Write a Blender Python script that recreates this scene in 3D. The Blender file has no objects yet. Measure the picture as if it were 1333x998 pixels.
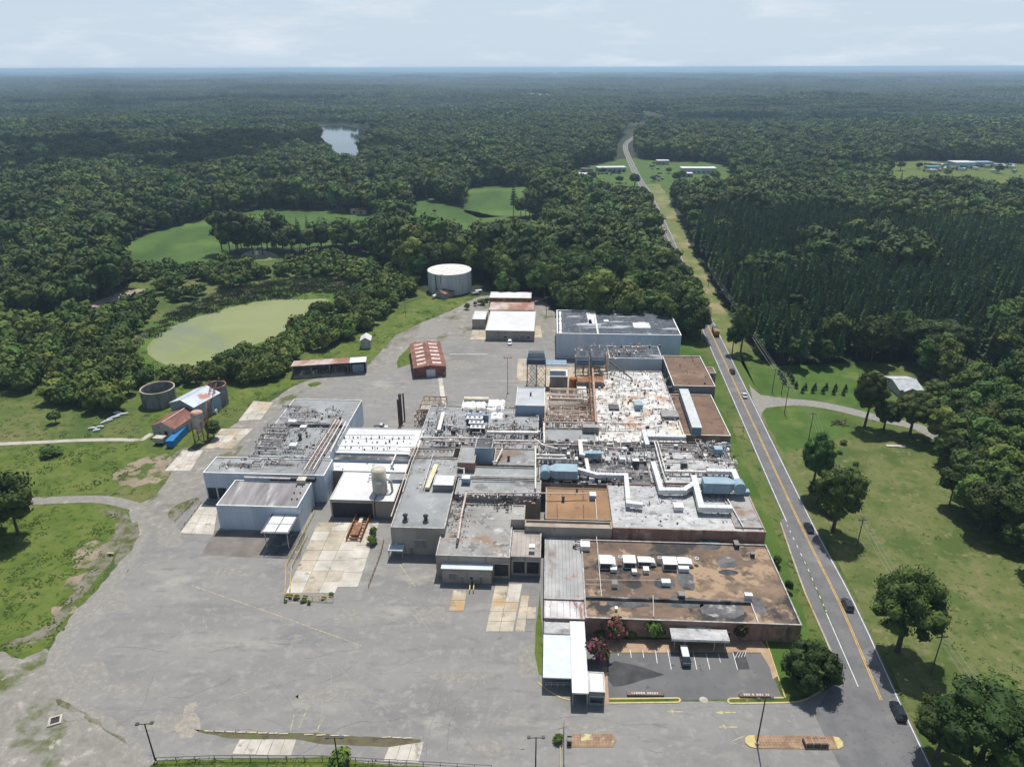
import bpy, bmesh, math, random
import numpy as np
from mathutils import Vector, Matrix, noise as mnoise

random.seed(7)
R = math.radians
S = bpy.context.scene
# ---------------------------------------------------------------- camera
CAM_H = 120.0
FPX = 924.7                                    # focal length in photograph pixels (1333 wide)
PITCH = math.atan(411 / FPX)
ROLL = 0.0026
cam = bpy.data.cameras.new('camera')
cam.sensor_width = 36.0
cam.lens = 36.0 * FPX / 1333.0
cam.clip_start = 0.5
cam.clip_end = 120000
camera = bpy.data.objects.new('camera', cam)
S.collection.objects.link(camera)
camera.location = (0, 0, CAM_H)
camera.rotation_mode = 'XYZ'
camera.matrix_world = Matrix.Translation((0, 0, CAM_H)) @ Matrix.Rotation(math.pi / 2 - PITCH, 4, 'X') @ Matrix.Rotation(-ROLL, 4, 'Z')
S.camera = camera
# ---------------------------------------------------------------- light
SUN_EL, SUN_AZ = 66.0, 9.0                     # azimuth clockwise from +Y
world = bpy.data.worlds.new('World')
S.world = world
world.use_nodes = True
wn, wl = world.node_tree.nodes, world.node_tree.links
wn.clear()
wo = wn.new('ShaderNodeOutputWorld'); bg = wn.new('ShaderNodeBackground')
sky = wn.new('ShaderNodeTexSky'); sky.sky_type = 'NISHITA'; sky.sun_disc = False
sky.sun_elevation = R(SUN_EL); sky.sun_rotation = R(SUN_AZ)
sky.air_density = 1.0; sky.dust_density = 1.6; sky.ozone_density = 1.0; sky.altitude = 100
tc = wn.new('ShaderNodeTexCoord'); mp = wn.new('ShaderNodeMapping'); mp.inputs['Scale'].default_value = (2.6, 2.6, 15)
wl.new(tc.outputs['Generated'], mp.inputs['Vector'])
cn = wn.new('ShaderNodeTexNoise'); cn.inputs['Scale'].default_value = 2.2; cn.inputs['Detail'].default_value = 9; cn.inputs['Roughness'].default_value = .62
wl.new(mp.outputs['Vector'], cn.inputs['Vector'])
cr = wn.new('ShaderNodeMapRange'); cr.inputs['From Min'].default_value = .5; cr.inputs['From Max'].default_value = .74; cr.inputs['To Max'].default_value = .9
wl.new(cn.outputs['Fac'], cr.inputs['Value'])
sz_ = wn.new('ShaderNodeSeparateXYZ'); wl.new(tc.outputs['Generated'], sz_.inputs[0])
hf_ = wn.new('ShaderNodeMapRange'); hf_.inputs['From Min'].default_value = 0; hf_.inputs['From Max'].default_value = .42; hf_.inputs['To Min'].default_value = .92; hf_.inputs['To Max'].default_value = .05
hf_.interpolation_type = 'SMOOTHSTEP'; wl.new(sz_.outputs['Z'], hf_.inputs['Value'])
hm_ = wn.new('ShaderNodeMix'); hm_.data_type = 'RGBA'; wl.new(hf_.outputs[0], hm_.inputs['Factor']); wl.new(sky.outputs['Color'], hm_.inputs['A']); hm_.inputs['B'].default_value = (6.1, 7.3, 8.6, 1)
cf_ = wn.new('ShaderNodeMath'); cf_.operation = 'MULTIPLY'; wl.new(cr.outputs[0], cf_.inputs[0]); wl.new(hf_.outputs[0], cf_.inputs[1])
cm = wn.new('ShaderNodeMix'); cm.data_type = 'RGBA'
wl.new(cf_.outputs[0], cm.inputs['Factor']); wl.new(hm_.outputs['Result'], cm.inputs['A'])
cm.inputs['B'].default_value = (8.1, 8.7, 9.4, 1)
wl.new(cm.outputs['Result'], bg.inputs['Color'])
bg.inputs['Strength'].default_value = 0.1
wl.new(bg.outputs[0], wo.inputs['Surface'])
sun_data = bpy.data.lights.new('sun', 'SUN'); sun_data.energy = 5.0; sun_data.angle = R(0.53); sun_data.color = (1.0, .965, .91)
sun = bpy.data.objects.new('sun', sun_data); S.collection.objects.link(sun)
sd = Vector((math.sin(R(SUN_AZ)) * math.cos(R(SUN_EL)), math.cos(R(SUN_AZ)) * math.cos(R(SUN_EL)), math.sin(R(SUN_EL))))
sun.rotation_mode = 'QUATERNION'; sun.rotation_quaternion = sd.to_track_quat('Z', 'Y')
sun.location = (0, 200, 400)
S.view_settings.view_transform = 'Standard'; S.view_settings.look = 'None'
S.view_settings.exposure = 0.0; S.view_settings.gamma = 1.0
S.cycles.max_bounces = 5; S.cycles.diffuse_bounces = 2; S.cycles.glossy_bounces = 2
S.cycles.transmission_bounces = 3; S.cycles.volume_bounces = 0; S.cycles.transparent_max_bounces = 4
S.cycles.caustics_reflective = False; S.cycles.caustics_refractive = False
# ---------------------------------------------------------------- measuring the place from the photograph's geometry
_s, _c = math.sin(PITCH), math.cos(PITCH)
def unproject(px, py):
    dx, dy = px - 666.5, 499 - py
    return (dx + dy * ROLL) / FPX, (dy - dx * ROLL) / FPX
def G(px, py, z=0.0):
    u, v = unproject(px, py)
    t = (CAM_H - z) / (_s - v * _c)
    return (t * u, t * (_c + v * _s))
def proj(x, y, z):
    dz = z - CAM_H
    fw = y * _c - dz * _s; up = y * _s + dz * _c
    u, v = x / fw, up / fw
    return 666.5 + FPX * u, 499 - FPX * v
def Hof(px, ybase, ytop):
    Y = G(px, ybase)[1]; u, v = unproject(px, ytop)
    return CAM_H - Y * (_s - v * _c) / (_c + v * _s)
FA = R(3.0); FX, FY = 17.0, 126.0              # the factory's own axes
ca, sa = math.cos(FA), math.sin(FA)
def L(px, py, z=0.0):
    X, Y = G(px, py, z); X -= FX; Y -= FY
    return (X * ca - Y * sa, X * sa + Y * ca)
def W(a, b, z=0.0):
    return Vector((FX + a * ca + b * sa, FY - a * sa + b * ca, z))

# ---------------------------------------------------------------- materials
def _mat(name):
    m = bpy.data.materials.new(name); m.use_nodes = True
    nt = m.node_tree; n = nt.nodes; b = n['Principled BSDF']
    b.inputs['Specular IOR Level'].default_value = .25
    return m, nt, b
def _c4(c): return (c[0], c[1], c[2], 1)
def noise_mat(name, stops, scale=.3, rough=.9, bump=0.0, coord='pos', stretch=(1, 1, 1), detail=6, spots=None, metallic=0.0, lines=None, spec=.25, rnd=0.0, big=None, brough=.6, distort=0):
    """stops: [(pos, colour)..] over noise; spots: list of (colour, scale, lo, hi, stretch); lines: (colour, spacing, width, axis)"""
    m, nt, b = _mat(name); n, l = nt.nodes, nt.links
    stops = [(.5 + (p - .5) * .62, c) for p, c in stops]
    b.inputs['Roughness'].default_value = rough; b.inputs['Metallic'].default_value = metallic
    b.inputs['Specular IOR Level'].default_value = spec
    if coord == 'pos':
        vec = n.new('ShaderNodeNewGeometry').outputs['Position']
    else:
        vec = n.new('ShaderNodeTexCoord').outputs['Object']
        oi0 = n.new('ShaderNodeObjectInfo')
        ad = n.new('ShaderNodeVectorMath'); ad.operation = 'MULTIPLY_ADD'
        l.new(oi0.outputs['Random'], ad.inputs[0]); ad.inputs[1].default_value = (37, 91, 53); l.new(vec, ad.inputs[2]); vec = ad.outputs[0]
    def nz(sc, st, det=6, ro=.6):
        mpn = n.new('ShaderNodeMapping'); mpn.inputs['Scale'].default_value = st; l.new(vec, mpn.inputs['Vector'])
        t = n.new('ShaderNodeTexNoise'); t.inputs['Scale'].default_value = sc; t.inputs['Detail'].default_value = det; t.inputs['Roughness'].default_value = ro
        t.inputs['Distortion'].default_value = distort
        l.new(mpn.outputs[0], t.inputs['Vector']); return t.outputs['Fac']
    f = nz(scale, stretch, detail, brough)
    r = n.new('ShaderNodeValToRGB'); e = r.color_ramp.elements
    e[0].position, e[0].color = stops[0][0], _c4(stops[0][1]); e[1].position, e[1].color = stops[-1][0], _c4(stops[-1][1])
    for p, c in stops[1:-1]:
        q = e.new(p); q.color = _c4(c)
    l.new(f, r.inputs['Fac']); col = r.outputs['Color']
    def mix(fac, bcol, blend='MIX', k=1.0):
        nonlocal col
        x = n.new('ShaderNodeMix'); x.data_type = 'RGBA'; x.blend_type = blend
        l.new(fac, x.inputs['Factor']); l.new(col, x.inputs['A'])
        if isinstance(bcol, tuple): x.inputs['B'].default_value = _c4(bcol)
        else: l.new(bcol, x.inputs['B'])
        col = x.outputs['Result']
    for sp in (spots or []):
        c, sc, lo, hi = sp[:4]; st = sp[4] if len(sp) > 4 else (1, 1, 1)
        f2 = nz(sc, st, 5, .65)
        mr = n.new('ShaderNodeMapRange'); mr.inputs['From Min'].default_value = .5 + (lo - .5) * .62; mr.inputs['From Max'].default_value = .5 + (hi - .5) * .62
        l.new(f2, mr.inputs['Value']); mix(mr.outputs[0], c)
    for ln in (lines or []):
        c, spacing, width, ang = ln[:4]; amt = ln[4] if len(ln) > 4 else 1.0
        mpn = n.new('ShaderNodeMapping'); mpn.vector_type = 'TEXTURE'; mpn.inputs['Rotation'].default_value = (0, 0, ang)
        l.new(vec, mpn.inputs['Vector']); sx = n.new('ShaderNodeSeparateXYZ'); l.new(mpn.outputs[0], sx.inputs[0])
        d = n.new('ShaderNodeMath'); d.operation = 'PINGPONG'; d.inputs[1].default_value = spacing / 2; l.new(sx.outputs['X'], d.inputs[0])
        lt = n.new('ShaderNodeMath'); lt.operation = 'LESS_THAN'; lt.inputs[1].default_value = width / 2; l.new(d.outputs[0], lt.inputs[0])
        mu = n.new('ShaderNodeMath'); mu.operation = 'MULTIPLY'; mu.inputs[1].default_value = amt; l.new(lt.outputs[0], mu.inputs[0])
        mix(mu.outputs[0], c)
    if big:
        gp = n.new('ShaderNodeNewGeometry').outputs['Position']; tb = n.new('ShaderNodeTexNoise'); tb.inputs['Scale'].default_value = big[0]; tb.inputs['Detail'].default_value = 3
        l.new(gp, tb.inputs['Vector']); mb_ = n.new('ShaderNodeMapRange'); mb_.inputs['From Min'].default_value = .35; mb_.inputs['From Max'].default_value = .65; l.new(tb.outputs['Fac'], mb_.inputs['Value']); mix(mb_.outputs[0], big[1], 'MULTIPLY')
    if rnd:
        oi = n.new('ShaderNodeObjectInfo'); h = n.new('ShaderNodeHueSaturation')
        m1 = n.new('ShaderNodeMapRange'); m1.inputs['To Min'].default_value = 1 - rnd; m1.inputs['To Max'].default_value = 1 + rnd; l.new(oi.outputs['Random'], m1.inputs['Value'])
        l.new(m1.outputs[0], h.inputs['Value'])
        ms = n.new('ShaderNodeMath'); ms.operation = 'MULTIPLY'; ms.inputs[1].default_value = 7.31; l.new(oi.outputs['Random'], ms.inputs[0])
        mf = n.new('ShaderNodeMath'); mf.operation = 'FRACT'; l.new(ms.outputs[0], mf.inputs[0])
        m2 = n.new('ShaderNodeMapRange'); m2.inputs['To Min'].default_value = .465; m2.inputs['To Max'].default_value = .522; l.new(mf.outputs[0], m2.inputs['Value'])
        l.new(m2.outputs[0], h.inputs['Hue']); l.new(col, h.inputs['Color']); col = h.outputs['Color']
    l.new(col, b.inputs['Base Color'])
    if bump:
        bn = n.new('ShaderNodeBump'); bn.inputs['Strength'].default_value = bump; bn.inputs['Distance'].default_value = .1
        l.new(nz(scale * 6, stretch), bn.inputs['Height']); l.new(bn.outputs[0], b.inputs['Normal'])
    return m
def plain(name, c, rough=.6, metallic=0.0, spec=.4, var=.12, scale=1.2, coord='obj'):
    lo = tuple(x * (1 - var) for x in c); hi = tuple(min(1, x * (1 + var)) for x in c)
    return noise_mat(name, [(.35, lo), (.65, hi)], scale=scale, rough=rough, metallic=metallic, spec=spec, coord=coord)

# ---------------------------------------------------------------- object helpers
def tag(o, label=None, cat=None, group=None, kind=None):
    if label: o['label'] = label
    if cat: o['category'] = cat
    if group: o['group'] = group
    if kind: o['kind'] = kind
    return o
def link(o, parent=None, col=None):
    (col or S.collection).objects.link(o)
    if parent: o.parent = parent
    return o
def empty(name, loc, label, cat, group=None, rz=0.0):
    o = bpy.data.objects.new(name, None); o.empty_display_size = .5; link(o)
    o.location = loc; o.rotation_euler = (0, 0, rz)
    return tag(o, label, cat, group)
class MB:
    """collects boxes, tubes, prisms into ONE mesh object"""
    def __init__(self): self.v = []; self.f = []; self.m = []; self.mats = []; self.sm = []
    def mi(self, mat):
        if mat is None: return 0
        if mat not in self.mats: self.mats.append(mat)
        return self.mats.index(mat)
    def add(self, vs, fs, mat=None, smooth=False):
        o = len(self.v); self.v += [tuple(v) for v in vs]; k = self.mi(mat)
        for f in fs: self.f.append(tuple(i + o for i in f)); self.m.append(k); self.sm.append(smooth)
        return self
    def box(self, x0, y0, z0, x1, y1, z1, mat=None, T=None):
        if x0 > x1: x0, x1 = x1, x0
        if y0 > y1: y0, y1 = y1, y0
        vs = [(x, y, z) for z in (z0, z1) for x, y in ((x0, y0), (x1, y0), (x1, y1), (x0, y1))]
        if T: vs = [T(*v) for v in vs]
        return self.add(vs, [(3, 2, 1, 0), (4, 5, 6, 7), (0, 1, 5, 4), (1, 2, 6, 5), (2, 3, 7, 6), (3, 0, 4, 7)], mat)
    def prism(self, pts, z0, z1, mat=None, top=None, T=None):
        n = len(pts)
        a = sum(pts[i][0] * pts[(i + 1) % n][1] - pts[(i + 1) % n][0] * pts[i][1] for i in range(n))
        if a < 0: pts = pts[::-1]
        vs = [(p[0], p[1], z0) for p in pts] + [(p[0], p[1], z1) for p in pts]
        if T: vs = [T(*v) for v in vs]
        self.add(vs, [tuple(range(n))[::-1]] + [(i, (i + 1) % n, n + (i + 1) % n, n + i) for i in range(n)], mat)
        return self.add(vs, [tuple(range(n, 2 * n))], top or mat)
    def tube(self, path, r, mat=None, n=6, smooth=True, cap=True):
        P = [Vector(p) for p in path]; rr = r if isinstance(r, (list, tuple)) else [r] * len(P)
        vs = []; fs = []
        for i, p in enumerate(P):
            d = (P[min(i + 1, len(P) - 1)] - P[max(i - 1, 0)]).normalized()
            ref = Vector((0, 0, 1)) if abs(d.z) < .95 else Vector((1, 0, 0))
            u = d.cross(ref).normalized(); w = u.cross(d)
            if i and u.dot(pu) < 0 : u = -u; w = -w
            pu = u
            for k in range(n):
                t = 2 * math.pi * (k + .5) / n
                vs.append(p + (u * math.cos(t) + w * math.sin(t)) * rr[i])
        for i in range(len(P) - 1):
            for k in range(n): fs.append((i * n + k, i * n + (k + 1) % n, (i + 1) * n + (k + 1) % n, (i + 1) * n + k))
        self.add(vs, fs, mat, smooth)
        if cap: self.add([vs[k] for k in range(n)], [tuple(range(n))[::-1]], mat); self.add(vs[-n:], [tuple(range(n))], mat)
        return self
    def lathe(self, prof, cx=0, cy=0, mat=None, n=24, smooth=True, cap_top=True, cap_bot=False, mtop=None):
        vs = [(cx + r * math.cos(2 * math.pi * k / n), cy + r * math.sin(2 * math.pi * k / n), z) for r, z in prof for k in range(n)]
        fs = [(i * n + k, i * n + (k + 1) % n, (i + 1) * n + (k + 1) % n, (i + 1) * n + k) for i in range(len(prof) - 1) for k in range(n)]
        self.add(vs, fs, mat, smooth)
        if cap_top: self.add(vs[-n:], [tuple(range(n))], mtop or mat)
        if cap_bot: self.add(vs[:n], [tuple(range(n))[::-1]], mat)
        return self
    def bar(self, p, q, w, mat=None):
        return self.tube([p, q], w * .707, mat, n=4, smooth=False)
    def mesh(self, name):
        me = bpy.data.meshes.new(name); me.from_pydata(self.v, [], self.f)
        for m in self.mats: me.materials.append(m)
        me.polygons.foreach_set('material_index', self.m); me.polygons.foreach_set('use_smooth', self.sm)
        me.update(); return me
    def build(self, name, parent=None, loc=(0, 0, 0), rz=0.0):
        o = bpy.data.objects.new(name, self.mesh(name)); link(o, parent)
        o.location = loc; o.rotation_euler = (0, 0, rz); return o
def np_mesh(name, v, quads, tris, mat, smooth=False):
    me = bpy.data.meshes.new(name)
    v = np.asarray(v, 'f4'); nv = len(v); nq = len(quads); nt = len(tris)
    me.vertices.add(nv); me.vertices.foreach_set('co', v.ravel())
    loops = np.concatenate([np.asarray(quads, 'i4').ravel(), np.asarray(tris, 'i4').ravel()])
    me.loops.add(len(loops)); me.loops.foreach_set('vertex_index', loops)
    me.polygons.add(nq + nt)
    st = np.concatenate([np.arange(nq) * 4, nq * 4 + np.arange(nt) * 3]).astype('i4')
    me.polygons.foreach_set('loop_start', st)
    me.polygons.foreach_set('use_smooth', np.full(nq + nt, smooth))
    me.materials.append(mat); me.update(calc_edges=True); me.validate(); return me
def inpoly(x, y, poly):
    x = np.asarray(x); y = np.asarray(y); r = np.zeros(x.shape, bool); n = len(poly)
    for i in range(n):
        x0, y0 = poly[i]; x1, y1 = poly[(i + 1) % n]
        if y0 == y1: continue
        c = ((y0 > y) != (y1 > y)) & (x < (x1 - x0) * (y - y0) / (y1 - y0) + x0); r ^= c
    return r
def PG(pts, z=0): return [G(x, y, z) for x, y in pts]
# ---------------------------------------------------------------- materials of the land
m_floor = noise_mat('forest_floor', [(.3, (.014, .022, .008)), (.7, (.035, .045, .018))], scale=.02)
m_far = noise_mat('far_canopy', [(.25, (.008, .016, .007)), (.75, (.020, .032, .014))], scale=.006, stretch=(1, 1, 1), detail=8)
m_grass = noise_mat('rough_grass', [(.22, (.040, .074, .012)), (.45, (.074, .108, .020)), (.62, (.112, .128, .034)), (.8, (.165, .150, .066))], scale=.035, detail=10, brough=.68, distort=.6,
    spots=[((.024, .055, .008), .35, .55, .72), ((.20, .19, .12), .9, .66, .82), ((.075, .115, .02), .012, .5, .75)], bump=.8)
m_lush = noise_mat('lush_grass', [(.2, (.042, .074, .010)), (.5, (.088, .128, .018)), (.8, (.145, .160, .040))], scale=.08, detail=9, brough=.7, spots=[((.022, .055, .006), .5, .55, .75), ((.13, .15, .04), .12, .58, .8)], bump=.7)
m_lawn = noise_mat('mown_grass', [(.3, (.042, .088, .010)), (.7, (.066, .118, .018))], scale=.1, detail=8, spots=[((.12, .15, .035), .07, .55, .8)], bump=.3)
m_crop = noise_mat('crop_rows', [(.3, (.034, .075, .011)), (.7, (.058, .110, .019))], scale=.03, detail=8, stretch=(1, .35, 1), spots=[((.1, .16, .03), .012, .5, .8)], bump=.4)
m_reed = noise_mat('reeds', [(.3, (.045, .058, .022)), (.5, (.075, .085, .034)), (.75, (.11, .105, .05))], scale=.06, detail=9, brough=.7, spots=[((.05, .11, .012), .03, .55, .68)], bump=1)
m_asphalt = noise_mat('old_asphalt', [(.2, (.182, .177, .166)), (.5, (.214, .208, .195)), (.8, (.250, .242, .224))], scale=.05, detail=12, brough=.75, stretch=(.5, 1.6, 1),
    spots=[((.165, .164, .162), .05, .58, .8, (.6, 1.3, 1)), ((.30, .285, .25), .07, .62, .78, (.6, 1.3, 1)), ((.25, .245, .235), .6, .62, .8), ((.125, .124, .122), .25, .74, .9), ((.11, .108, .10), 2.2, .76, .9), ((.235, .228, .21), .03, .56, .8, (1, 1.4, 1)), ((.26, .252, .235), .35, .55, .75), ((.178, .176, .172), .3, .56, .8, (.5, 1.4, 1)), ((.29, .265, .22), 1.1, .70, .82), ((.165, .163, .158), .012, .56, .72)], bump=.15)
m_gravel = noise_mat('grey_gravel', [(.2, (.150, .140, .120)), (.5, (.225, .212, .188)), (.8, (.33, .31, .27))], scale=.3, detail=12, brough=.85,
    spots=[((.085, .105, .03), .06, .60, .74), ((.15, .12, .085), .03, .6, .78), ((.36, .34, .29), .3, .64, .8)], bump=.4)
m_dust = noise_mat('dusty_asphalt', [(.25, (.19, .185, .172)), (.5, (.225, .215, .195)), (.62, (.29, .27, .23)), (.8, (.34, .315, .27))], scale=.8, detail=12, brough=.85)
m_mott = noise_mat('weedy_gravel', [(.28, (.20, .185, .155)), (.45, (.17, .16, .12)), (.58, (.085, .095, .03)), (.75, (.05, .08, .015))], scale=.28, detail=10, brough=.75, bump=.5)
m_dirt = noise_mat('bare_earth', [(.25, (.18, .14, .095)), (.75, (.30, .25, .18))], scale=.12, detail=9, brough=.7, spots=[((.07, .10, .022), .22, .48, .60)], bump=.5)
m_lot = noise_mat('parking_asphalt', [(.25, (.105, .105, .106)), (.75, (.155, .154, .152))], scale=.09, detail=9, spots=[((.2, .19, .17), .15, .62, .8), ((.055, .055, .055), .3, .68, .82)], bump=.15)
m_conc = noise_mat('pale_concrete', [(.25, (.36, .33, .28)), (.6, (.50, .47, .41)), (.8, (.60, .57, .51))], scale=.16, detail=9, brough=.65, spots=[((.22, .20, .165), .25, .6, .78), ((.42, .32, .2), .07, .62, .8)], bump=.2)
m_conc2 = noise_mat('stained_concrete', [(.25, (.30, .26, .20)), (.6, (.43, .38, .30)), (.8, (.55, .47, .36))], scale=.16, detail=9, brough=.65, spots=[((.40, .27, .13), .09, .55, .72), ((.15, .13, .1), .3, .6, .8)], bump=.2)
m_road = noise_mat('road_asphalt', [(.3, (.125, .125, .127)), (.7, (.160, .159, .158))], scale=.2, detail=8, spots=[((.10, .10, .10), 1.2, .62, .8), ((.19, .185, .18), .08, .6, .8)])
m_white_line = plain('white_road_paint', (.62, .62, .6), .8, var=.15, scale=.6, coord='pos')
m_yellow_line = plain('yellow_road_paint', (.55, .34, .07), .8, var=.2, scale=.6, coord='pos')
m_worn_yellow = noise_mat('worn_yellow_paint', [(.35, (.24, .22, .17)), (.6, (.5, .43, .22))], scale=1.2)
m_water, nt_, b_ = _mat('lake_water'); b_.inputs['Base Color'].default_value = (.03, .045, .05, 1); b_.inputs['Roughness'].default_value = .08; b_.inputs['Specular IOR Level'].default_value = .6
bn_ = nt_.nodes.new('ShaderNodeBump'); tn_ = nt_.nodes.new('ShaderNodeTexNoise'); tn_.inputs['Scale'].default_value = 400; bn_.inputs['Strength'].default_value = .15
tcc_ = nt_.nodes.new('ShaderNodeTexCoord'); nt_.links.new(tcc_.outputs['Generated'], tn_.inputs['Vector'])
nt_.links.new(tn_.outputs['Fac'], bn_.inputs['Height']); nt_.links.new(bn_.outputs[0], b_.inputs['Normal'])
m_algae = noise_mat('algae_water', [(.25, (.165, .200, .060)), (.45, (.200, .228, .076)), (.7, (.228, .245, .098))], scale=.018, detail=8, distort=1.2, rough=.45, spec=.4,
    spots=[((.165, .190, .110), .011, .52, .72, (1, 1, 1)), ((.24, .23, .09), .03, .58, .75)])
m_path = noise_mat('pale_track', [(.3, (.33, .31, .26)), (.7, (.46, .43, .37))], scale=.2, detail=8, spots=[((.18, .2, .09), .2, .6, .78)])

# ---------------------------------------------------------------- terrain
LAKE_C = (-320, 1330); CROSS_C = (150, 1080)
def terrain(x, y):
    x = np.asarray(x, float); y = np.asarray(y, float)
    r = np.hypot(x, y)
    k = np.clip((r - 900) / 1400, 0, 1); k = k * k * (3 - 2 * k)
    k *= 1 - np.exp(-((x - LAKE_C[0]) ** 2 + (y - LAKE_C[1]) ** 2) / 450 ** 2)
    k *= 1 - np.exp(-((x - CROSS_C[0]) ** 2 + (y - CROSS_C[1]) ** 2) / 350 ** 2)
    k *= 1 - np.exp(-((x - 700) ** 2 + (y - 900) ** 2) / 350 ** 2)
    h = 7 * np.sin(x / 310 + 1.3) * np.cos(y / 270 + .4) + 5 * np.sin((x + y) / 530 + 2) + 4 * np.sin(y / 190 + x / 700) - 3
    g = np.clip((r - 6000) / 20000, 0, 1)
    return k * h + g * 22 * (np.sin(x / 4100 + 1) * np.cos(y / 5200) + .4)
def build_ground():
    radii = [0, 25, 60, 120, 200, 300, 420, 560, 720, 900]
    while radii[-1] < 60000: radii.append(radii[-1] * 1.035 + 2)
    ang = [R(90 + a) for a in np.arange(-48, 48.01, .6)] + [R(a) for a in np.arange(138 + 6, 402, 6)]
    n = len(ang); vs = []; q = []; t = []
    for r in radii[1:]:
        a = np.array(ang); vs.append(np.stack([r * np.cos(a), r * np.sin(a), terrain(r * np.cos(a), r * np.sin(a))], 1))
    v = np.concatenate([np.zeros((1, 3))] + vs)
    for k in range(n): t.append((0, 1 + k, 1 + (k + 1) % n))
    for i in range(len(radii) - 2):
        for k in range(n):
            a, b = 1 + i * n + k, 1 + i * n + (k + 1) % n; q.append((a, a + n, b + n, b))
    me = np_mesh('ground', v, q, t, m_floor, True); o = bpy.data.objects.new('ground', me); link(o); tag(o, kind='structure')
build_ground()
def outline(pts, step=2.5, jit=.5, seed=0):
    out = []; n = len(pts)
    for i in range(n):
        a, b = Vector(pts[i][:2]), Vector(pts[(i + 1) % n][:2]); d = (b - a).length; k = max(1, int(d / step))
        nn = Vector((b.y - a.y, a.x - b.x)) / (d or 1)
        for j in range(k):
            p = a.lerp(b, j / k); s_ = (mnoise.noise(Vector((p.x * .35, p.y * .35, seed))) + .6 * mnoise.noise(Vector((p.x * .09, p.y * .09, seed + 9)))) * jit
            out.append((p.x + nn.x * s_, p.y + nn.y * s_))
    return out
def smooth_poly(pts, it=2):
    for _ in range(it):
        q = []
        for i in range(len(pts)):
            a, b = pts[i], pts[(i + 1) % len(pts)]
            q += [(a[0] * .75 + b[0] * .25, a[1] * .75 + b[1] * .25), (a[0] * .25 + b[0] * .75, a[1] * .25 + b[1] * .75)]
        pts = q
    return pts
def sheet(name, pts, z, mat, step=2.5, jit=0.0, seed=0, smooth=0, kind='structure', parent=None, label=None, thick=0):
    if smooth: pts = smooth_poly(list(pts), smooth)
    if jit: pts = outline(pts, step, jit, seed)
    mb = MB(); n = len(pts)
    if thick: mb.prism([(p[0], p[1]) for p in pts], z - thick, z, mat)
    else:
        ar = sum(pts[i][0] * pts[(i + 1) % n][1] - pts[(i + 1) % n][0] * pts[i][1] for i in range(n))
        if ar < 0: pts = pts[::-1]
        mb.add([(p[0], p[1], z) for p in pts], [tuple(range(n))], mat)
    o = mb.build(name, parent)
    if kind: o['kind'] = kind
    return o
def strip(name, path, w0, w1, z, mat, parent=None, kind='structure', follow=False):
    """a band between offsets w0 and w1 (to the right) of a path"""
    P = [Vector((p[0], p[1])) for p in path]; vs = []
    for i, p in enumerate(P):
        d = (P[min(i + 1, len(P) - 1)] - P[max(i - 1, 0)]).normalized(); nr = Vector((d.y, -d.x))
        for w in (w0, w1):
            q = p + nr * w; vs.append((q.x, q.y, z + (float(terrain(q.x, q.y)) if follow else 0)))
    mb = MB(); mb.add(vs, [(2 * i, 2 * i + 1, 2 * i + 3, 2 * i + 2) for i in range(len(P) - 1)], mat)
    o = mb.build(name, parent)
    if kind: o['kind'] = kind
    return o
def resample(path, step):
    out = []; P = [Vector((p[0], p[1])) for p in path]
    def cr_(p0, p1, p2, p3, t): return .5 * ((2 * p1) + (-p0 + p2) * t + (2 * p0 - 5 * p1 + 4 * p2 - p3) * t * t + (-p0 + 3 * p1 - 3 * p2 + p3) * t ** 3)
    for i in range(len(P) - 1):
        a, b = P[max(i - 1, 0)], P[min(i + 2, len(P) - 1)]; k = max(1, int((P[i + 1] - P[i]).length / step))
        for j in range(k): out.append(tuple(cr_(a, P[i], P[i + 1], b, j / k)))
    out.append(tuple(P[-1])); return out

# ---- open land (no forest): clearings in the woods
SITE = PG([(-700, 1500), (-700, 430), (-120, 425), (0, 418), (60, 412), (120, 400), (168, 378), (170, 352), (215, 340), (260, 330), (300, 333), (360, 332), (430, 330), (480, 333), (500, 350),
           (540, 368), (556, 386), (600, 392), (632, 386), (700, 390), (722, 405), (730, 432), (800, 436), (890, 440), (904, 428), (907, 405), (892, 368), (903, 358), (916, 352), (935, 385), (955, 420), (985, 470), (1030, 480), (1080, 478),
           (1130, 476), (1200, 470), (1250, 478), (1300, 492), (1500, 505), (2200, 520), (2200, 1500)])
FIELD1 = PG([(155, 345), (160, 320), (200, 303), (245, 290), (300, 278), (345, 272), (400, 273), (480, 278), (500, 292), (480, 316), (400, 322), (330, 322), (288, 328), (283, 336), (230, 352), (170, 360)])
FIELD2 = PG([(530, 262), (560, 258), (600, 272), (640, 280), (706, 288), (700, 320), (600, 334), (552, 326), (530, 294)])
FIELD3 = PG([(606, 246), (640, 241), (690, 243), (696, 280), (625, 284), (604, 276)])
FIELD4 = PG([(470, 234), (480, 232), (486, 262), (476, 262)])
CROSS = PG([(742, 222), (775, 214), (800, 208), (826, 206), (850, 208), (880, 210), (925, 211), (948, 217), (958, 250), (905, 264), (868, 258), (800, 272), (776, 264), (736, 260)])
YARD2 = PG([(1158, 210), (1200, 209), (1333, 213), (1500, 216), (1500, 262), (1333, 262), (1200, 260), (1146, 252)])
LAKE = smooth_poly(PG([(408, 170), (430, 162), (452, 164), (474, 170), (494, 180), (480, 194), (472, 210), (468, 230), (432, 230), (426, 206), (416, 190)]), 2)
HOUSES1 = PG([(330, 112), (500, 114), (500, 122), (330, 119)])
CLEAR1 = PG([(608, 121), (715, 121), (730, 134), (610, 134)])
CORR_L = [(903, 440), (896, 400), (880, 370), (866, 345), (856, 316), (840, 284), (826, 256), (817, 240), (800, 215), (797, 200), (799, 188), (817, 172), (833, 157), (825, 143)]
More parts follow.
